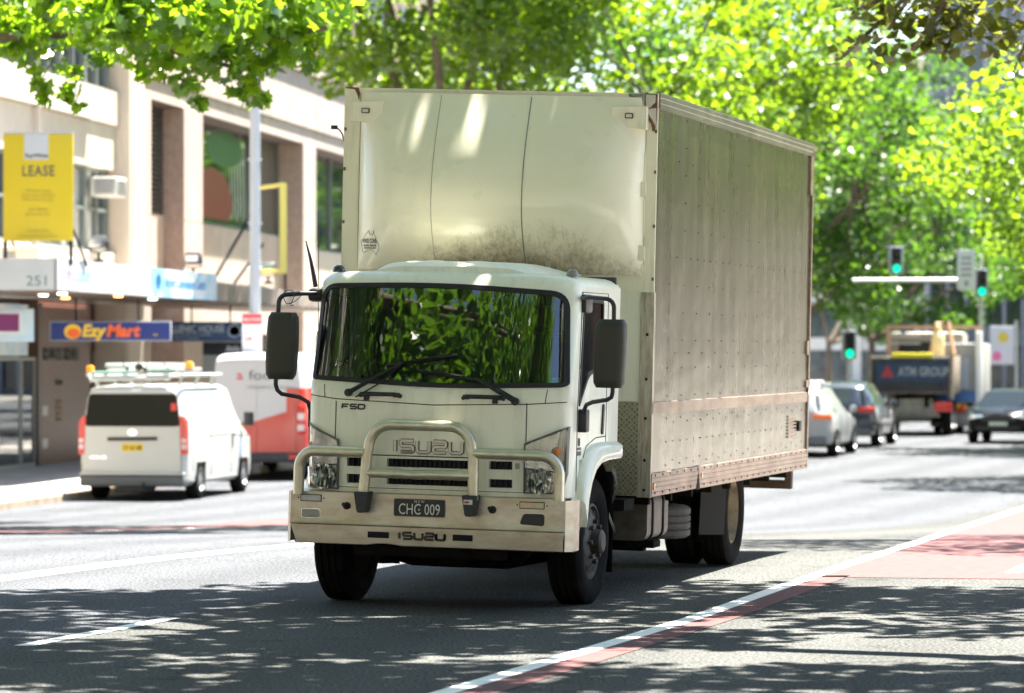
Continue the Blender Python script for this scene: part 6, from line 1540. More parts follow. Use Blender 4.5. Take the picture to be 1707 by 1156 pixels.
def arch_liner(par, x, y, r, s):
    mb = MB(); mb.grid([[(x - s * a, y + r * math.cos(R(t)), 0.34 + r * math.sin(R(t))) for a in (0.0, 0.45)] for t in range(0, 190, 12)]); mb.face([(x - s * 0.45, y + r * math.cos(R(t)), 0.34 + r * math.sin(R(t))) for t in range(0, 190, 12)]); mb.build('arch_liner', M_DKB, par, 60)
M_VWH = mat('van_white', (0.47, 0.46, 0.42), 0.3, coat=0.5, var=0.03, vscale=1)
M_BUMPG = mat('bumper_grey', (0.10, 0.105, 0.105), 0.6)
# --- white work van (rear view), with a loaded roof rack
VAN = root('work_van', 'white work van with a loaded roof rack and amber beacons parked at the kerb', 'van', (-6.53, 62, gz(62)), -R(9.3))
st = [(0.0, 0.40, 1.12, 1.86, 0.90, 0.76), (0.05, 0.36, 1.12, 1.93, 0.94, 0.79), (0.14, 0.30, 1.12, 1.965, 0.955, 0.81), (0.5, 0.26, 1.12, 1.985, 0.96, 0.825), (3.2, 0.26, 1.12, 1.985, 0.96, 0.82), (3.6, 0.26, 1.12, 1.95, 0.96, 0.80), (4.35, 0.26, 1.10, 1.35, 0.955, 0.78), (4.75, 0.26, 1.0, 1.08, 0.94, 0.8), (5.1, 0.28, 0.86, 0.92, 0.86, 0.7), (5.2, 0.4, 0.7, 0.76, 0.78, 0.6)]
vb, VS = loft_body('body', st, M_VWH, VAN, ((0.98, 0.36, 0.40), (4.18, 0.36, 0.40)))
for y in (0.98, 4.18):
    for s in (1, -1): car_wheel(VAN, s * 0.85, y, 0.34, 0.22, s, 8); arch_liner(VAN, s * 0.945, y, 0.40, s)
tg = plate_y('tailgate', rpoly([(-0.845, 0.47), (0.845, 0.47), (0.86, 1.0), (0.80, 1.80), (0.70, 1.90), (-0.70, 1.90), (-0.80, 1.80), (-0.86, 1.0)], 0.08, 3), -0.004, 0.022, M_VWH, VAN, 0.012, 1.1)
plate_y('rear_window', rpoly([(-0.845, 1.28), (0.845, 1.28), (0.775, 1.84), (-0.775, 1.84)], 0.07, 4), -0.028, 0.006, mat('van_glass', (0.004, 0.007, 0.006), 0.05, spec=0.12), tg, 0.012, 1.1)
plate_y('window_sticker', [(0.68, 1.55), (0.78, 1.55), (0.775, 1.68), (0.68, 1.68)], -0.035, 0.003, mat('sticker_red', (0.7, 0.05, 0.04), 0.4), tg, 0.012, 1.1)
plate_y('handle_strip', rpoly([(-0.44, 1.03), (0.44, 1.04), (0.44, 1.10), (-0.44, 1.09)], 0.01, 2), -0.026, 0.022, M_BLACK, tg)
pt = plate_y('number_plate', rpoly([(-0.19, 0.845), (0.185, 0.85), (0.185, 0.99), (-0.19, 0.985)], 0.015, 2), -0.027, 0.008, mat('plate_yellow', (0.80, 0.52, 0.02), 0.4), tg)
text('CV 63 NR', 0.115, mat('plate_ink', (0.03, 0.025, 0.01), 0.5), pt, (0, -0.037, 0.875), FRONT, 'plate_lettering', 0.002, 0.68, 0.001, 'CENTER')
mb = MB(); mb.lathe([(0.085, 0), (0.085, 0.012), (0.07, 0.012), (0.07, 0)], 24, Matrix.Translation((0, -0.03, 1.175)) @ Matrix.Rotation(R(90), 4, 'X') @ Matrix.Diagonal((1, 0.68, 1, 1))); mb.lathe([(0.045, 0), (0.045, 0.012), (0.033, 0.012), (0.033, 0)], 16, Matrix.Translation((0, -0.03, 1.185)) @ Matrix.Rotation(R(90), 4, 'X') @ Matrix.Diagonal((1, 0.8, 1, 1))); mb.build('emblem', M_CHROME, tg)
text('HIACE', 0.075, M_CHROME, tg, (-0.76, -0.03, 0.72), FRONT, 'lettering', 0.002, 1.4, 0.002)
for s in (1, -1):
    mb = MB(); mb.prism(rpoly([(s * 0.85, 0.80), (s * 0.965, 0.80), (s * 0.955, 1.36), (s * 0.885, 1.46), (s * 0.83, 1.46)], 0.02, 2), 'y', -0.03, 0.12); tl = mb.build('tail_light', M_REDP, VAN, 30)
    for z0, z1 in ((0.89, 0.97), (1.0, 1.07)):
        mb = MB(); mb.box(min(s * 0.87, s * 0.955), max(s * 0.87, s * 0.955), -0.035, 0.06, z0, z1); mb.build('white_lens', M_PALEL if 'M_PALEL' in globals() else mat('pale_lens', (0.62, 0.5, 0.48), 0.2), tl)
mb = MB(); mb.box(-0.93, 0.93, -0.10, 0.3, 0.24, 0.44, 0.05); bo = mb.build('bumper', M_BUMPG, VAN, 30)
mb = MB(); mb.box(-0.92, 0.92, -0.11, 0.1, 0.445, 0.49, 0.012); mb.build('bumper_step', M_VWH, bo, 30)
mb = MB(); mb.box(-0.3, 0.3, -0.12, 0.2, 0.16, 0.23, 0.02); mb.tube([(0.25, -0.02, 0.2), (0.25, -0.2, 0.24), (0.25, -0.22, 0.32)], 0.025, 8); mb.build('tow_bar', M_BLACK, VAN)
for s in (1, -1):
    side_plate('side_window', VS, rpoly([(3.30, 1.22), (4.42, 1.16), (4.36, 1.30), (3.86, 1.78), (3.36, 1.80)], 0.05, 3), s, mat('van_glass', (0, 0, 0)), VAN)
    mb = MB()
    for P in ([(3.22, 0.34), (3.22, 1.82)], [(1.75, 0.34), (1.75, 1.82)], [(3.22, 1.08), (4.5, 1.04)], [(1.5, 1.10), (3.15, 1.10)], [(4.40, 0.75), (4.42, 1.1)], [(0.45, 0.5), (0.45, 1.75)]):
        k = 8; mb.tube([(s * (sect_x(VS, P[0][0] + (P[1][0] - P[0][0]) * i / k, P[0][1] + (P[1][1] - P[0][1]) * i / k) + 0.001), P[0][0] + (P[1][0] - P[0][0]) * i / k, P[0][1] + (P[1][1] - P[0][1]) * i / k) for i in range(k + 1)], 0.005, 5)
    mb.build('shut_line', mat('seam_dark', (0.12, 0.12, 0.11), 0.6), VAN)
    mb = MB(); mb.box(min(s * 0.95, s * 1.0), max(s * 0.95, s * 1.0), 3.28, 3.48, 1.09, 1.13, 0.01); mb.build('door_handle', M_VWH, VAN)
    mb = MB(); x0, x1 = sorted((s * 0.98, s * 1.16)); mb.box(x0, x1, 4.02, 4.14, 1.22, 1.48, 0.03); mb.tube([(s * 0.9, 4.2, 1.25), (s * 1.05, 4.08, 1.28)], 0.03, 6); mb.build('door_mirror', M_BLACK, VAN)
    mb = MB(); mb.grid([[(s * (sect_x(VS, 0.9 + i * 0.28, z) + 0.004), 1.45 + i * 0.236, z) for z in (0.27, 0.33, 0.39)] for i in range(10)]); mb.build('sill', mat('sill_white', (0.6, 0.6, 0.56), 0.4), VAN)
side_plate('door_logo', VS, [(3.72, 0.70), (4.0, 0.70), (4.0, 1.0), (3.72, 1.0)], 1, mat('logo_blue', (0.35, 0.45, 0.7), 0.4), VAN)
# the rack and its load are lifted off as one unit bolted to the roof
M_RACK = mat('rack_alloy', (0.42, 0.44, 0.41), 0.35, metal=0.3)
mb = MB()
for y in (0.35, 1.5, 2.6):
    mb.tube([(-0.86, y, 2.14), (0.86, y, 2.16)], 0.03, 8)
    for x in (-0.72, 0.72): mb.tube([(x, y, 1.96), (x * 1.08, y, 2.14)], 0.025, 8)
for x in (-0.84, 0.84): mb.tube([(x, 0.1, 2.16), (x, 2.9, 2.16)], 0.028, 8)
mb.tube([(-0.80, 0.12, 2.09), (0.62, 0.12, 2.12)], 0.045, 10)
RK = mb.build('roof_rack', M_RACK, VAN, 50)
mb = MB(); mb.tube([(-0.75, 0.10, 2.20), (0.02, 0.10, 2.215)], 0.03, 8); mb.tube([(0.22, 0.10, 2.235), (0.72, 0.10, 2.25)], 0.03, 8); mb.build('load_bar', mat('bar_green', (0.10, 0.20, 0.15), 0.5), RK)
for k in range(2):
    L = root('ladder', ['silver extension ladder lying on the van rack kerb side', 'silver step ladder lying on the van rack road side'][k], 'ladder', tuple(VAN.matrix_basis @ Vector((-0.38 + 0.72 * k, 0.3, 2.22))), -R(9.3))
    mb = MB()
    for x in (-0.2, 0.2): mb.box(x - 0.02, x + 0.02, 0, 2.9 - k * 0.6, 0, 0.07, 0.005); mb.box(x * 0.8 - 0.02, x * 0.8 + 0.02, -0.1, 2.5 - k * 0.6, 0.085, 0.15, 0.005)
    mb.build('rail', M_RACK, L)
    mb = MB()
    for i in range(9): mb.tube([(-0.2, 0.1 + i * 0.26, 0.035), (0.2, 0.1 + i * 0.26, 0.035)], 0.015, 6)
    mb.build('rung', M_RACK, L)
    for x in (-0.2, 0.2):
        mb = MB(); mb.box(x - 0.03, x + 0.03, -0.02, 0.02, -0.005, 0.075, 0.008); mb.build('foot', M_BLACK, L)
CT = root('conduit_tube', 'white storage tube with a black cap across the van rack', 'tube', tuple(VAN.matrix_basis @ Vector((0.06, 0.2, 2.30))), -R(9.3))
mb = MB(); mb.tube([(0, 0.0, 0), (0, 2.4, 0)], 0.06, 14); mb.build('tube', M_VWH, CT, 50); mb = MB(); mb.tube([(0, -0.05, 0), (0, 0.03, 0)], 0.068, 14); mb.build('cap', M_BLACK, CT, 50)
for x, y, nm in ((-0.86, 0.35, 'amber beacon on the kerb side of the van rack'), (0.66, 1.3, 'amber beacon on the road side of the van rack')):
    B = root('beacon', nm, 'beacon', tuple(VAN.matrix_basis @ Vector((x, y, 2.17 + (0.07 if x > 0 else 0)))), 0)
    mb = MB(); mb.lathe([(0.07, 0.03), (0.068, 0.13), (0.055, 0.155), (0, 0.16)], 18, Matrix()); mb.build('lens', mat('beacon_amber', (0.95, 0.33, 0.02), 0.25, coat=0.4), B, 50)
    mb = MB(); mb.lathe([(0.08, 0), (0.08, 0.03), (0.0, 0.03)], 18, Matrix()); mb.build('base', M_BUMPG, B, 50)
# --- tall red and white delivery van beyond it
def redwhite():
    m = mat('livery', (0.7, 0.7, 0.7), 0.3, coat=0.4); nt = m.node_tree; p = nt.nodes['Principled BSDF']; L = nt.links.new
    tc = nd(nt, 'ShaderNodeTexCoord'); sp = nd(nt, 'ShaderNodeSeparateXYZ'); L(tc.outputs['Object'], sp.inputs[0])
    a = nd(nt, 'ShaderNodeMath', operation='MULTIPLY_ADD'); L(sp.outputs['X'], a.inputs[0]); a.inputs[1].default_value = -0.30; L(sp.outputs['Z'], a.inputs[2])
    g = nd(nt, 'ShaderNodeMath', operation='LESS_THAN'); L(a.outputs[0], g.inputs[0]); g.inputs[1].default_value = 1.20
    r = nd(nt, 'ShaderNodeMath', operation='GREATER_THAN'); L(sp.outputs['X'], r.inputs[0]); r.inputs[1].default_value = 0.60
    z = nd(nt, 'ShaderNodeMath', operation='LESS_THAN'); L(sp.outputs['Z'], z.inputs[0]); z.inputs[1].default_value = 1.85
    rz = nd(nt, 'ShaderNodeMath', operation='MULTIPLY'); L(r.outputs[0], rz.inputs[0]); L(z.outputs[0], rz.inputs[1])
    mxx = nd(nt, 'ShaderNodeMath', operation='MAXIMUM'); L(g.outputs[0], mxx.inputs[0]); L(rz.outputs[0], mxx.inputs[1])
    mx = nd(nt, 'ShaderNodeMix', data_type='RGBA'); L(mxx.outputs[0], mx.inputs[0]); mx.inputs['A'].default_value = (0.45, 0.44, 0.44, 1); mx.inputs['B'].default_value = (0.45, 0.018, 0.010, 1); L(mx.outputs['Result'], p.inputs['Base Color'])
    return m
M_LIV = redwhite()
V2 = root('delivery_van', 'tall red and white delivery van parked ahead of the white work van', 'van', (-5.10, 72.0, gz(72)), -R(9.3))
st = [(0.0, 0.42, 1.2, 2.42, 0.96, 0.84), (0.10, 0.40, 1.2, 2.50, 1.0, 0.88), (0.4, 0.36, 1.2, 2.54, 1.01, 0.9), (4.0, 0.36, 1.2, 2.54, 1.01, 0.88), (4.6, 0.36, 1.2, 2.3, 1.01, 0.85), (5.2, 0.36, 1.2, 1.45, 1.0, 0.8), (5.8, 0.36, 1.0, 1.1, 0.95, 0.75), (5.95, 0.5, 0.8, 0.9, 0.85, 0.6)]
_, S2 = loft_body('body', st, M_LIV, V2, ((1.3, 0.37, 0.42), (4.9, 0.37, 0.42)))
for y in (1.3, 4.9):
    for s in (1, -1): car_wheel(V2, s * 0.88, y, 0.36, 0.22, s); arch_liner(V2, s * 0.99, y, 0.42, s)
for a, b in ((-0.86, -0.01), (0.01, 0.80)):
    dr = plate_y('rear_door', rpoly([(a, 0.55), (b, 0.55), (b, 2.35), (a, 2.35)], 0.05, 3), -0.002, 0.02, M_LIV, V2, 0.008, 0.5)
text('food', 0.27, mat('livery_ink', (0.12, 0.11, 0.12), 0.5), V2, (-0.17, -0.018, 2.02), FRONT, 'lettering', 0.0, 1.3, 0.002)
text('a', 0.27, mat('livery_red_ink', (0.6, 0.03, 0.04), 0.5), V2, (-0.42, -0.018, 2.02), FRONT, 'lettering', 0.0, 1.2, 0.002)
text('s', 0.27, mat('livery_ink', (0, 0, 0)), V2, (0.62, -0.018, 2.02), FRONT, 'lettering', 0.0, 1.2, 0.002)
text('wholesale & distribution', 0.10, mat('livery_grey_ink', (0.3, 0.3, 0.3), 0.5), V2, (-0.2, -0.02, 1.84), FRONT, 'lettering', 0.0, 1.0, 0.002)
for s in (1, -1):
    mb = MB(); mb.box(min(s * 0.82, s * 1.0), max(s * 0.82, s * 1.0), -0.05, 0.1, 0.92, 1.50, 0.03); tl = mb.build('tail_light', M_REDP, V2)
    for z0, z1 in ((1.22, 1.35), (1.0, 1.12)):
        mb = MB(); mb.box(min(s * 0.84, s * 0.98), max(s * 0.84, s * 0.98), -0.06, 0.06, z0, z1); mb.build('white_lens', mat('pale_lens', (0.62, 0.5, 0.48), 0.2), tl)
mb = MB(); mb.box(-1.0, 1.0, -0.14, 0.3, 0.36, 0.56, 0.05); bm_ = mb.build('bumper', mat('bumper_dark', (0.03, 0.03, 0.035), 0.6), V2)
mb = MB(); mb.box(0.68, 0.9, -0.155, -0.13, 0.44, 0.52); mb.build('reflector', M_REDP, bm_)
# --- cars beyond the truck
def car(label, x, y, yaw, paint, st, L, face='rear', rack=False, grp='cars on the road beyond the truck', glassm=None, red_bar=False):
    c = root('parked_car', label, 'car', (x, y, gz(y)), -R(yaw), grp); c.name = 'car'
    r = 0.35; ya, yb = L * 0.175, L * 0.79
    b, S = loft_body('body', st, paint, c, ((ya, r + 0.02, 0.40), (yb, r + 0.02, 0.40)))
    hw = max(s[4] for s in st)
    for yy in (ya, yb):
        for s in (1, -1): car_wheel(c, s * (hw - 0.10), yy, r, 0.23, s, 5); arch_liner(c, s * (hw - 0.02), yy, 0.40, s)
    return c, b, S
M_CG = mat('car_glass', (0.006, 0.010, 0.010), 0.05, spec=0.22)
def suv(label, x, y, yaw, paint, rack, tail):
    L = 4.7
    st = [(0.0, 0.45, 0.98, 1.05, 0.80, 0.6), (0.04, 0.36, 1.0, 1.14, 0.86, 0.6), (0.22, 0.32, 1.02, 1.52, 0.91, 0.60), (0.42, 0.30, 1.02, 1.64, 0.925, 0.62), (1.1, 0.28, 1.0, 1.69, 0.93, 0.64), (2.2, 0.28, 0.98, 1.66, 0.93, 0.63), (2.75, 0.28, 0.97, 1.45, 0.93, 0.60), (3.3, 0.28, 0.97, 1.05, 0.92, 0.66), (4.3, 0.30, 0.86, 0.93, 0.88, 0.6), (4.6, 0.34, 0.72, 0.80, 0.80, 0.5), (4.7, 0.45, 0.62, 0.7, 0.7, 0.4)]
    c, b, S = car(label, x, y, yaw, paint, st, L)
    rw = plate_y('rear_window', rpoly([(-0.64, 1.10), (0.64, 1.10), (0.545, 1.53), (-0.545, 1.53)], 0.06, 3), 0.055, 0.008, M_CG, c, 0.42, 1.10)
    for s in (1, -1):
        side_plate('side_window', S, rpoly([(0.62, 1.08), (3.05, 1.04), (2.5, 1.46), (1.9, 1.55), (0.85, 1.53)], 0.06, 3), s, M_CG, c)
        mb = MB(); x0, x1 = sorted((s * 0.46, s * 0.90)); mb.box(x0, x1, 0.0 - 0.02, 0.28, 0.90, 1.04, 0.03); mb.build('tail_light', M_REDP if not tail else mat('tail_orange', (0.85, 0.16, 0.03), 0.25, coat=0.4), c)
        mb = MB(); x0, x1 = sorted((s * 0.92, s * 1.08)); mb.box(x0, x1, 2.95, 3.05, 1.04, 1.2, 0.04); mb.build('door_mirror', paint, c)
        mb = MB()
        for yy in (1.45, 2.5): mb.tube([(s * (sect_x(S, yy, z) + 0.001), yy, z) for z in (0.4, 0.6, 0.8, 0.98)], 0.005, 5)
        mb.build('door_line', M_DKB, c)
        if rack:
            mb = MB(); mb.tube([(s * 0.58, 0.6, 1.66), (s * 0.58, 0.7, 1.74), (s * 0.58, 2.1, 1.74), (s * 0.58, 2.2, 1.66)], 0.02, 6); mb.build('roof_rail', M_RACK, c)
    if rack:
        mb = MB(); mb.box(-0.62, 0.62, 0.5, 0.75, 1.755, 1.82, 0.02); mb.build('roof_bar', mat('bar_white', (0.75, 0.75, 0.72), 0.4), c)
    else:
        mb = MB(); mb.box(-0.6, 0.6, 0.02, 0.06, 0.955, 1.0, 0.008); mb.build('light_bar', M_REDP, c)
    mb = MB(); mb.box(-0.26, 0.26, -0.03, 0.0, 0.70, 0.82, 0.01); mb.build('number_plate', mat('plate_pale', (0.55, 0.55, 0.5), 0.4), c)
    mb = MB(); mb.box(-0.80, 0.80, -0.05, 0.2, 0.30, 0.50, 0.04); mb.build('bumper', M_BUMPG, c)
    return c
M_SILV = mat('paint_silver', (0.28, 0.29, 0.29), 0.3, metal=0.4, coat=0.4); M_DBLU = mat('paint_dark', (0.035, 0.04, 0.055), 0.2, metal=0.3, coat=0.8); M_BLKP = mat('paint_black', (0.005, 0.006, 0.007), 0.25, spec=0.15)
def gx(px, d): return (px - 853.5) / 6000 * d
suv('silver wagon with a white roof bar just past the truck rear', gx(1322, 85) , 85, 13.5, M_SILV, True, True)
suv('dark blue wagon with a red light bar beyond the silver one', gx(1400, 93), 93, 13.5, M_DBLU, False, False)
# black car facing the viewer, at the right edge
BK = root('car', 'black car facing the viewer, headlights forward', 'car', (gx(1664, 96.5), 96.5, gz(96)), R(180) - R(15), 'cars on the road beyond the truck')
st = [(-4.6, 0.45, 0.85, 0.95, 0.75, 0.5), (-4.5, 0.34, 0.95, 1.08, 0.86, 0.6), (-3.9, 0.3, 0.95, 1.12, 0.9, 0.6), (-3.3, 0.28, 0.95, 1.40, 0.91, 0.58), (-2.5, 0.28, 0.95, 1.46, 0.91, 0.58), (-1.9, 0.28, 0.93, 1.38, 0.91, 0.56), (-1.15, 0.28, 0.92, 0.99, 0.91, 0.62), (-0.35, 0.30, 0.82, 0.90, 0.87, 0.6), (-0.06, 0.32, 0.66, 0.80, 0.80, 0.5), (0.0, 0.40, 0.60, 0.70, 0.74, 0.4)]
_, SB = loft_body('body', st, M_BLKP, BK, ((-3.75, 0.35, 0.38), (-0.95, 0.35, 0.38)))
for yy in (-3.75, -0.95):
    for s in (1, -1): car_wheel(BK, s * 0.80, yy, 0.33, 0.22, s, 5); arch_liner(BK, s * 0.89, yy, 0.38, s)
mb = MB(); mb.face([(-0.72, -1.12, 1.015), (0.72, -1.12, 1.015), (0.56, -1.86, 1.385), (-0.56, -1.86, 1.385)]); mb.build('windscreen', M_CG, BK, 0)
for s in (1, -1):
    side_plate('side_window', SB, rpoly([(-3.6, 1.0), (-1.45, 0.98), (-1.9, 1.30), (-3.3, 1.32)], 0.05, 3), s, M_CG, BK)
    mb = MB(); x0, x1 = sorted((s * 0.42, s * 0.80)); mb.box(x0, x1, -0.22, 0.0, 0.66, 0.78, 0.03); mb.build('headlight', M_CHROME, BK)
    mb = MB(); x0, x1 = sorted((s * 0.90, s * 1.06)); mb.box(x0, x1, -1.62, -1.52, 0.98, 1.12, 0.04); mb.build('door_mirror', M_BLKP, BK)
mb = MB(); mb.box(-0.45, 0.45, -0.05, 0.015, 0.58, 0.70, 0.02); mb.box(-0.6, 0.6, -0.05, 0.015, 0.36, 0.48, 0.02); mb.build('grille', M_BLACK, BK)
mb = MB(); mb.box(-0.25, 0.25, 0.015, 0.03, 0.49, 0.59, 0.008); mb.build('number_plate', mat('plate_pale', (0, 0, 0)), BK)
# --- tipper truck seen from behind
TP = root('tipper_truck', 'dark blue tipper truck seen from behind beyond the cars', 'truck', (gx(1518, 106), 106, gz(106)), -R(11))
M_TIP = mat('tipper_navy', (0.012, 0.018, 0.03), 0.7, col2=(0.035, 0.035, 0.035), vscale=4)
M_TIPF = mat('tipper_frame', (0.20, 0.16, 0.12), 0.7, var=0.3)
mb = MB(); mb.box(-1.24, 1.24, 0.1, 5.0, 1.25, 2.35, 0.02); tb = mb.build('tipper_body', M_TIPF, TP)
mb = MB(); mb.box(-1.22, 1.22, -0.02, 0.09, 1.30, 2.30, 0.02); tgt = mb.build('tailgate', M_TIP, TP)
mb = MB(); mb.box(-1.0, 1.05, -0.03, -0.021, 1.62, 2.15); mb.build('tailgate_panel', mat('tipper_panel', (0.014, 0.035, 0.085), 0.6), tgt)
text('ATM GROUP', 0.36, mat('tipper_letters', (0.25, 0.27, 0.3), 0.5), tgt, (-0.36, -0.034, 1.78), FRONT, 'lettering', 0.012, 0.72, 0.002)
mb = MB(); mb.prism([(-0.88, 1.74), (-0.48, 1.74), (-0.68, 2.10)], 'y', -0.038, -0.03); mb.build('logo_triangle', mat('tipper_red', (0.35, 0.02, 0.03), 0.5), tgt)
mb = MB(); mb.box(-0.55, 0.65, -0.06, 0.05, 2.33, 2.45, 0.02); mb.build('tarp_roll', mat('tarp_yellow', (0.72, 0.62, 0.02), 0.6), TP)
for s in (-1, 1):
    mb = MB(); x0, x1 = sorted((s * 1.14, s * 1.245)); mb.box(x0, x1, -0.05, 0.2, 1.1, 2.4); mb.build('body_post', M_TIPF, TP)
mb = MB(); mb.box(-1.15, 1.75, 4.9, 5.1, 3.20, 3.30); mb.box(-1.15, -1.05, 4.9, 5.1, 1.2, 3.2); mb.box(1.6, 1.72, 4.9, 5.1, 1.2, 3.2); mb.build('headboard_frame', mat('frame_tan', (0.42, 0.26, 0.16), 0.7), TP)
mb = MB()
for z in (2.75, 2.98): mb.tube([(-1.1, 4.95, z), (-0.1, 4.95, z)], 0.03, 6)
mb.build('headboard_rail', M_RACK, TP)
mb = MB(); mb.tube([(0.35, 3.2, 2.4), (0.5, 3.4, 3.35), (0.85, 3.5, 3.4), (1.05, 3.2, 2.4)], 0.06, 8); mb.build('loader_arm', mat('frame_tan', (0, 0, 0)), TP)
mb = MB(); mb.lathe([(0.17, 0), (0.19, 0.5), (0.14, 0.65), (0.08, 0.75), (0.08, 0.9), (0, 0.92)], 14, Matrix.Translation((0.62, 2.6, 2.38))); tag_ = mb.build('gas_bottle', mat('bottle_yellow', (0.72, 0.58, 0.30), 0.5), TP)
mb = MB(); mb.box(-1.2, 1.2, 5.3, 7.2, 0.9, 3.1, 0.12); cabt = mb.build('tipper_cab', mat('tipper_cab_white', (0.25, 0.23, 0.2), 0.5), TP)
mb = MB(); mb.box(-0.8, 0.8, 5.26, 5.3, 2.2, 2.8); mb.build('rear_window', M_CG, cabt)
mb = MB()
for u in (-0.45, 0.45): mb.box(u - 0.06, u + 0.06, 0.2, 7, 0.85, 1.2)
mb.tube([(-0.9, 1.2, 0.5), (0.9, 1.2, 0.5)], 0.1, 8); mb.build('chassis', M_CHAS, TP)
for s in (1, -1):
    for yy in (1.2, 2.5): car_wheel(TP, s * 1.0, yy, 0.5, 0.28, s, 8)
    car_wheel(TP, s * 1.0, 6.2, 0.5, 0.28, s, 8)
    mb = MB(); x0, x1 = sorted((s * 0.70, s * 1.22)); mb.box(x0, x1, -0.02, 0.03, 0.72, 1.02, 0.01); mb.build('tail_light', M_REDP, TP)
mb = MB(); mb.prism([(-0.85, 0.55), (0.85, 0.55), (0.6, 1.1), (-0.6, 1.1)], 'y', 0.25, 0.35); mb.build('rear_plate', mat('tipper_plate_grey', (0.22, 0.20, 0.18), 0.6, var=0.2), TP)
mb = MB(); mb.box(-0.9, 0.6, -0.02, 0.08, 0.42, 0.56, 0.01); mb.box(-0.85, -0.65, 0.0, 0.1, 0.56, 0.9); mb.build('rear_bar', M_RIM, TP)
# small hatch-marked service truck half hidden beside the tipper
UT = root('service_truck', 'pale service truck with red and yellow rear markers beside the tipper', 'truck', (gx(1603, 109), 109, gz(109)), -R(12))
mb = MB(); mb.box(-0.95, 0.55, 0.05, 4.2, 0.5, 2.75, 0.06); ub = mb.build('body', mat('service_pale', (0.22, 0.22, 0.21), 0.45, var=0.1), UT)
mb = MB(); mb.box(-0.80, 0.2, 0.02, 0.05, 1.35, 2.3); mb.build('door_panel', mat('service_grey', (0.30, 0.33, 0.38), 0.4), ub)
mb = MB(); mb.box(0.42, 0.60, -0.02, 0.2, 0.3, 3.1, 0.03); mb.build('corner_post', mat('post_white', (0.7, 0.7, 0.68), 0.5), UT)
mb = MB(); mb.box(-0.95, 0.4, -0.03, 0.04, 0.22, 0.62, 0.02); mb.build('lower_panel', mat('service_low', (0.25, 0.23, 0.22), 0.5), UT)
mb = MB(); mb.box(-0.95, 0.15, -0.06, -0.031, 0.66, 0.92); mk = mb.build('rear_marker', mat('marker_yellow', (0.75, 0.40, 0.02), 0.4), UT)
mb = MB(); mb.box(-0.95, 0.15, -0.065, -0.061, 0.66, 0.76)
for i in range(4): mb.prism([(-0.9 + i * 0.27, 0.765), (-0.78 + i * 0.27, 0.765), (-0.66 + i * 0.27, 0.92), (-0.78 + i * 0.27, 0.92)], 'y', -0.065, -0.061)
mb.build('stripe', M_REDP, mk)
for s in (1, -1): car_wheel(UT, s * 0.6 - 0.2, 0.9, 0.4, 0.22, s, 6)
mb = MB(); mb.box(-0.9, 0.5, 0.0, 0.05, 0.95, 1.3); mb.build('blue_panel', mat('service_blue', (0.05, 0.13, 0.32), 0.4), UT)
# ---------------------------------------------------------------- traffic lights, sign, banner
M_POLEG = mat('signal_pole', (0.40, 0.42, 0.40), 0.5, metal=0.3)
GREEN = mat('green_lamp', (0.0, 0.5, 0.35), 0.3, emit=(0.0, 0.9, 0.42), estr=0.22)
def signal(label, px, py, d, base_x=None, pole=True):
    x = gx(px, d); z = 1.76 + (595 - py) / 6000 * d
    zb = gz(d)
    g = root('traffic_light', label, 'traffic light', (x, d, zb if pole else z), 0, 'green traffic lights at the crossing')
    dz = (z - zb) if pole else 0
    mb = MB(); mb.box(-0.25, 0.25, 0.06, 0.09, dz - 0.47, dz + 0.47, 0.06); bp = mb.build('backing_board', mat('signal_board', (0.42, 0.45, 0.48), 0.6), g)
    mb = MB(); mb.box(-0.17, 0.17, -0.12, 0.06, dz - 0.44, dz + 0.44, 0.04); hd = mb.build('signal_head', mat('signal_black', (0.012, 0.012, 0.015), 0.5), g)
    for k, nm in ((0.29, 'dark'), (0.0, 'dark'), (-0.29, 'green')):
        M = Matrix.Translation((0, -0.125, dz + k)) @ Matrix.Rotation(R(90), 4, 'X')
        mb = MB(); mb.lathe([(0.0, 0.02), (0.07, 0.015), (0.12, 0.0)] if nm == 'dark' else [(0.0, 0.03), (0.08, 0.02), (0.135, 0.0)], 20, M); mb.build('lamp', GREEN if nm == 'green' else mat('lamp_off', (0.02, 0.012, 0.015), 0.3), g, 50)
        mb = MB(); mb.grid([[(0.145 * math.cos(R(t)), -0.12 - q, dz + k + 0.145 * math.sin(R(t))) for q in (0, 0.2)] for t in range(-20, 201, 20)]); mb.build('visor', mat('signal_black', (0, 0, 0)), g, 50)
    if pole:
        mb = MB(); mb.tube([(0, 0.16, 0), (0, 0.16, dz + 0.8)], 0.07, 10); mb.build('pole', M_POLEG, g, 50)
    return g
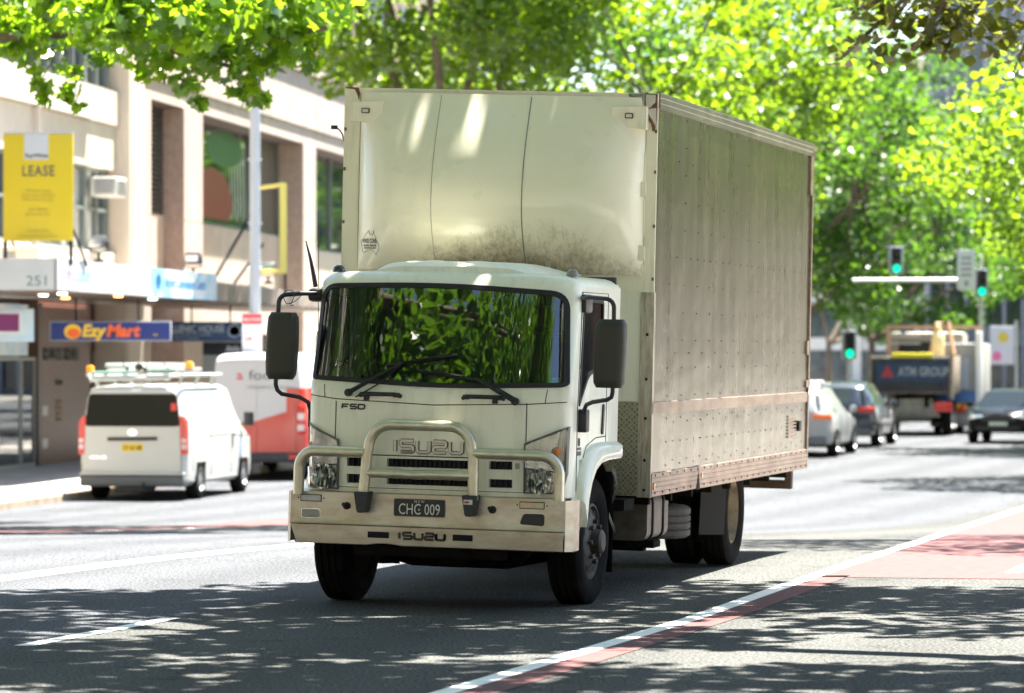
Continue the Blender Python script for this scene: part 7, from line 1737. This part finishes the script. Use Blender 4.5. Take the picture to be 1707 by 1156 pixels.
signal('lowest green traffic light on a short pole above the parked cars', 1416, 575, 118)
g2 = signal('green traffic light hung from the overhead arm beside the white street sign', 1636, 472, 122)
mb = MB(); zt = 1.76 + (595 - 472) / 6000 * 122 - gz(122); mb.tube([(0, 0.2, zt + 0.05), (-0.6, 0.2, zt + 0.10), (-4.35, 0.2, zt + 0.10)], [0.08, 0.07, 0.055], 10); mb.build('mast_arm', mat('mast_white', (0.7, 0.7, 0.66), 0.5), g2, 50)
g3 = signal('highest green traffic light, hung without a pole over the road', 1494, 434, 124, pole=False)
mb = MB(); mb.tube([(0, 0.16, -0.7), (0, 0.16, 0.5)], 0.05, 8); mb.build('hanger', M_POLEG, g3, 50)
SS, w, h = perp_sign('street_sign', 'tall white street sign fixed at the end of the overhead arm', 'sign', 1596, 1626, 417, 484, 121.5, 0.05, mat('street_sign_white', (0.55, 0.56, 0.58), 0.5))
mb = MB()
for k in range(4): mb.box(-w * 0.3, w * 0.3, -0.004, 0, h * (0.35 + 0.14 * k), h * (0.41 + 0.14 * k))
mb.box(-0.06, 0.06, -0.004, 0, h * 0.1, h * 0.24); mb.build('lettering', mat('street_sign_ink', (0.2, 0.2, 0.22), 0.5), SS)
BNR, w, h = perp_sign('street_banner', 'white street banner with yellow and pink discs', 'banner', 1650, 1690, 545, 608, 130, 0.03, mat('banner_white', (0.62, 0.60, 0.66), 0.6), R(-8))
for x, z, r, c, nm in ((0.05, 0.98, 0.2, (0.66, 0.50, 0.08), 'banner_yellow'), (-0.18, 0.3, 0.17, (0.75, 0.16, 0.36), 'banner_pink')):
    mb = MB(); mb.lathe([(0, 0.003), (r, 0.003), (r, 0)], 24, Matrix.Translation((x, -0.001, z)) @ Matrix.Rotation(R(90), 4, 'X')); mb.build('disc', mat(nm, c, 0.6), BNR)
mb = MB(); mb.tube([(w / 2 + 0.08, 0.05, -3.2), (w / 2 + 0.08, 0.05, 1.6)], 0.05, 8); mb.box(-w / 2, w / 2 + 0.1, 0.03, 0.06, h, h + 0.05); mb.build('pole', M_POLEG, BNR)
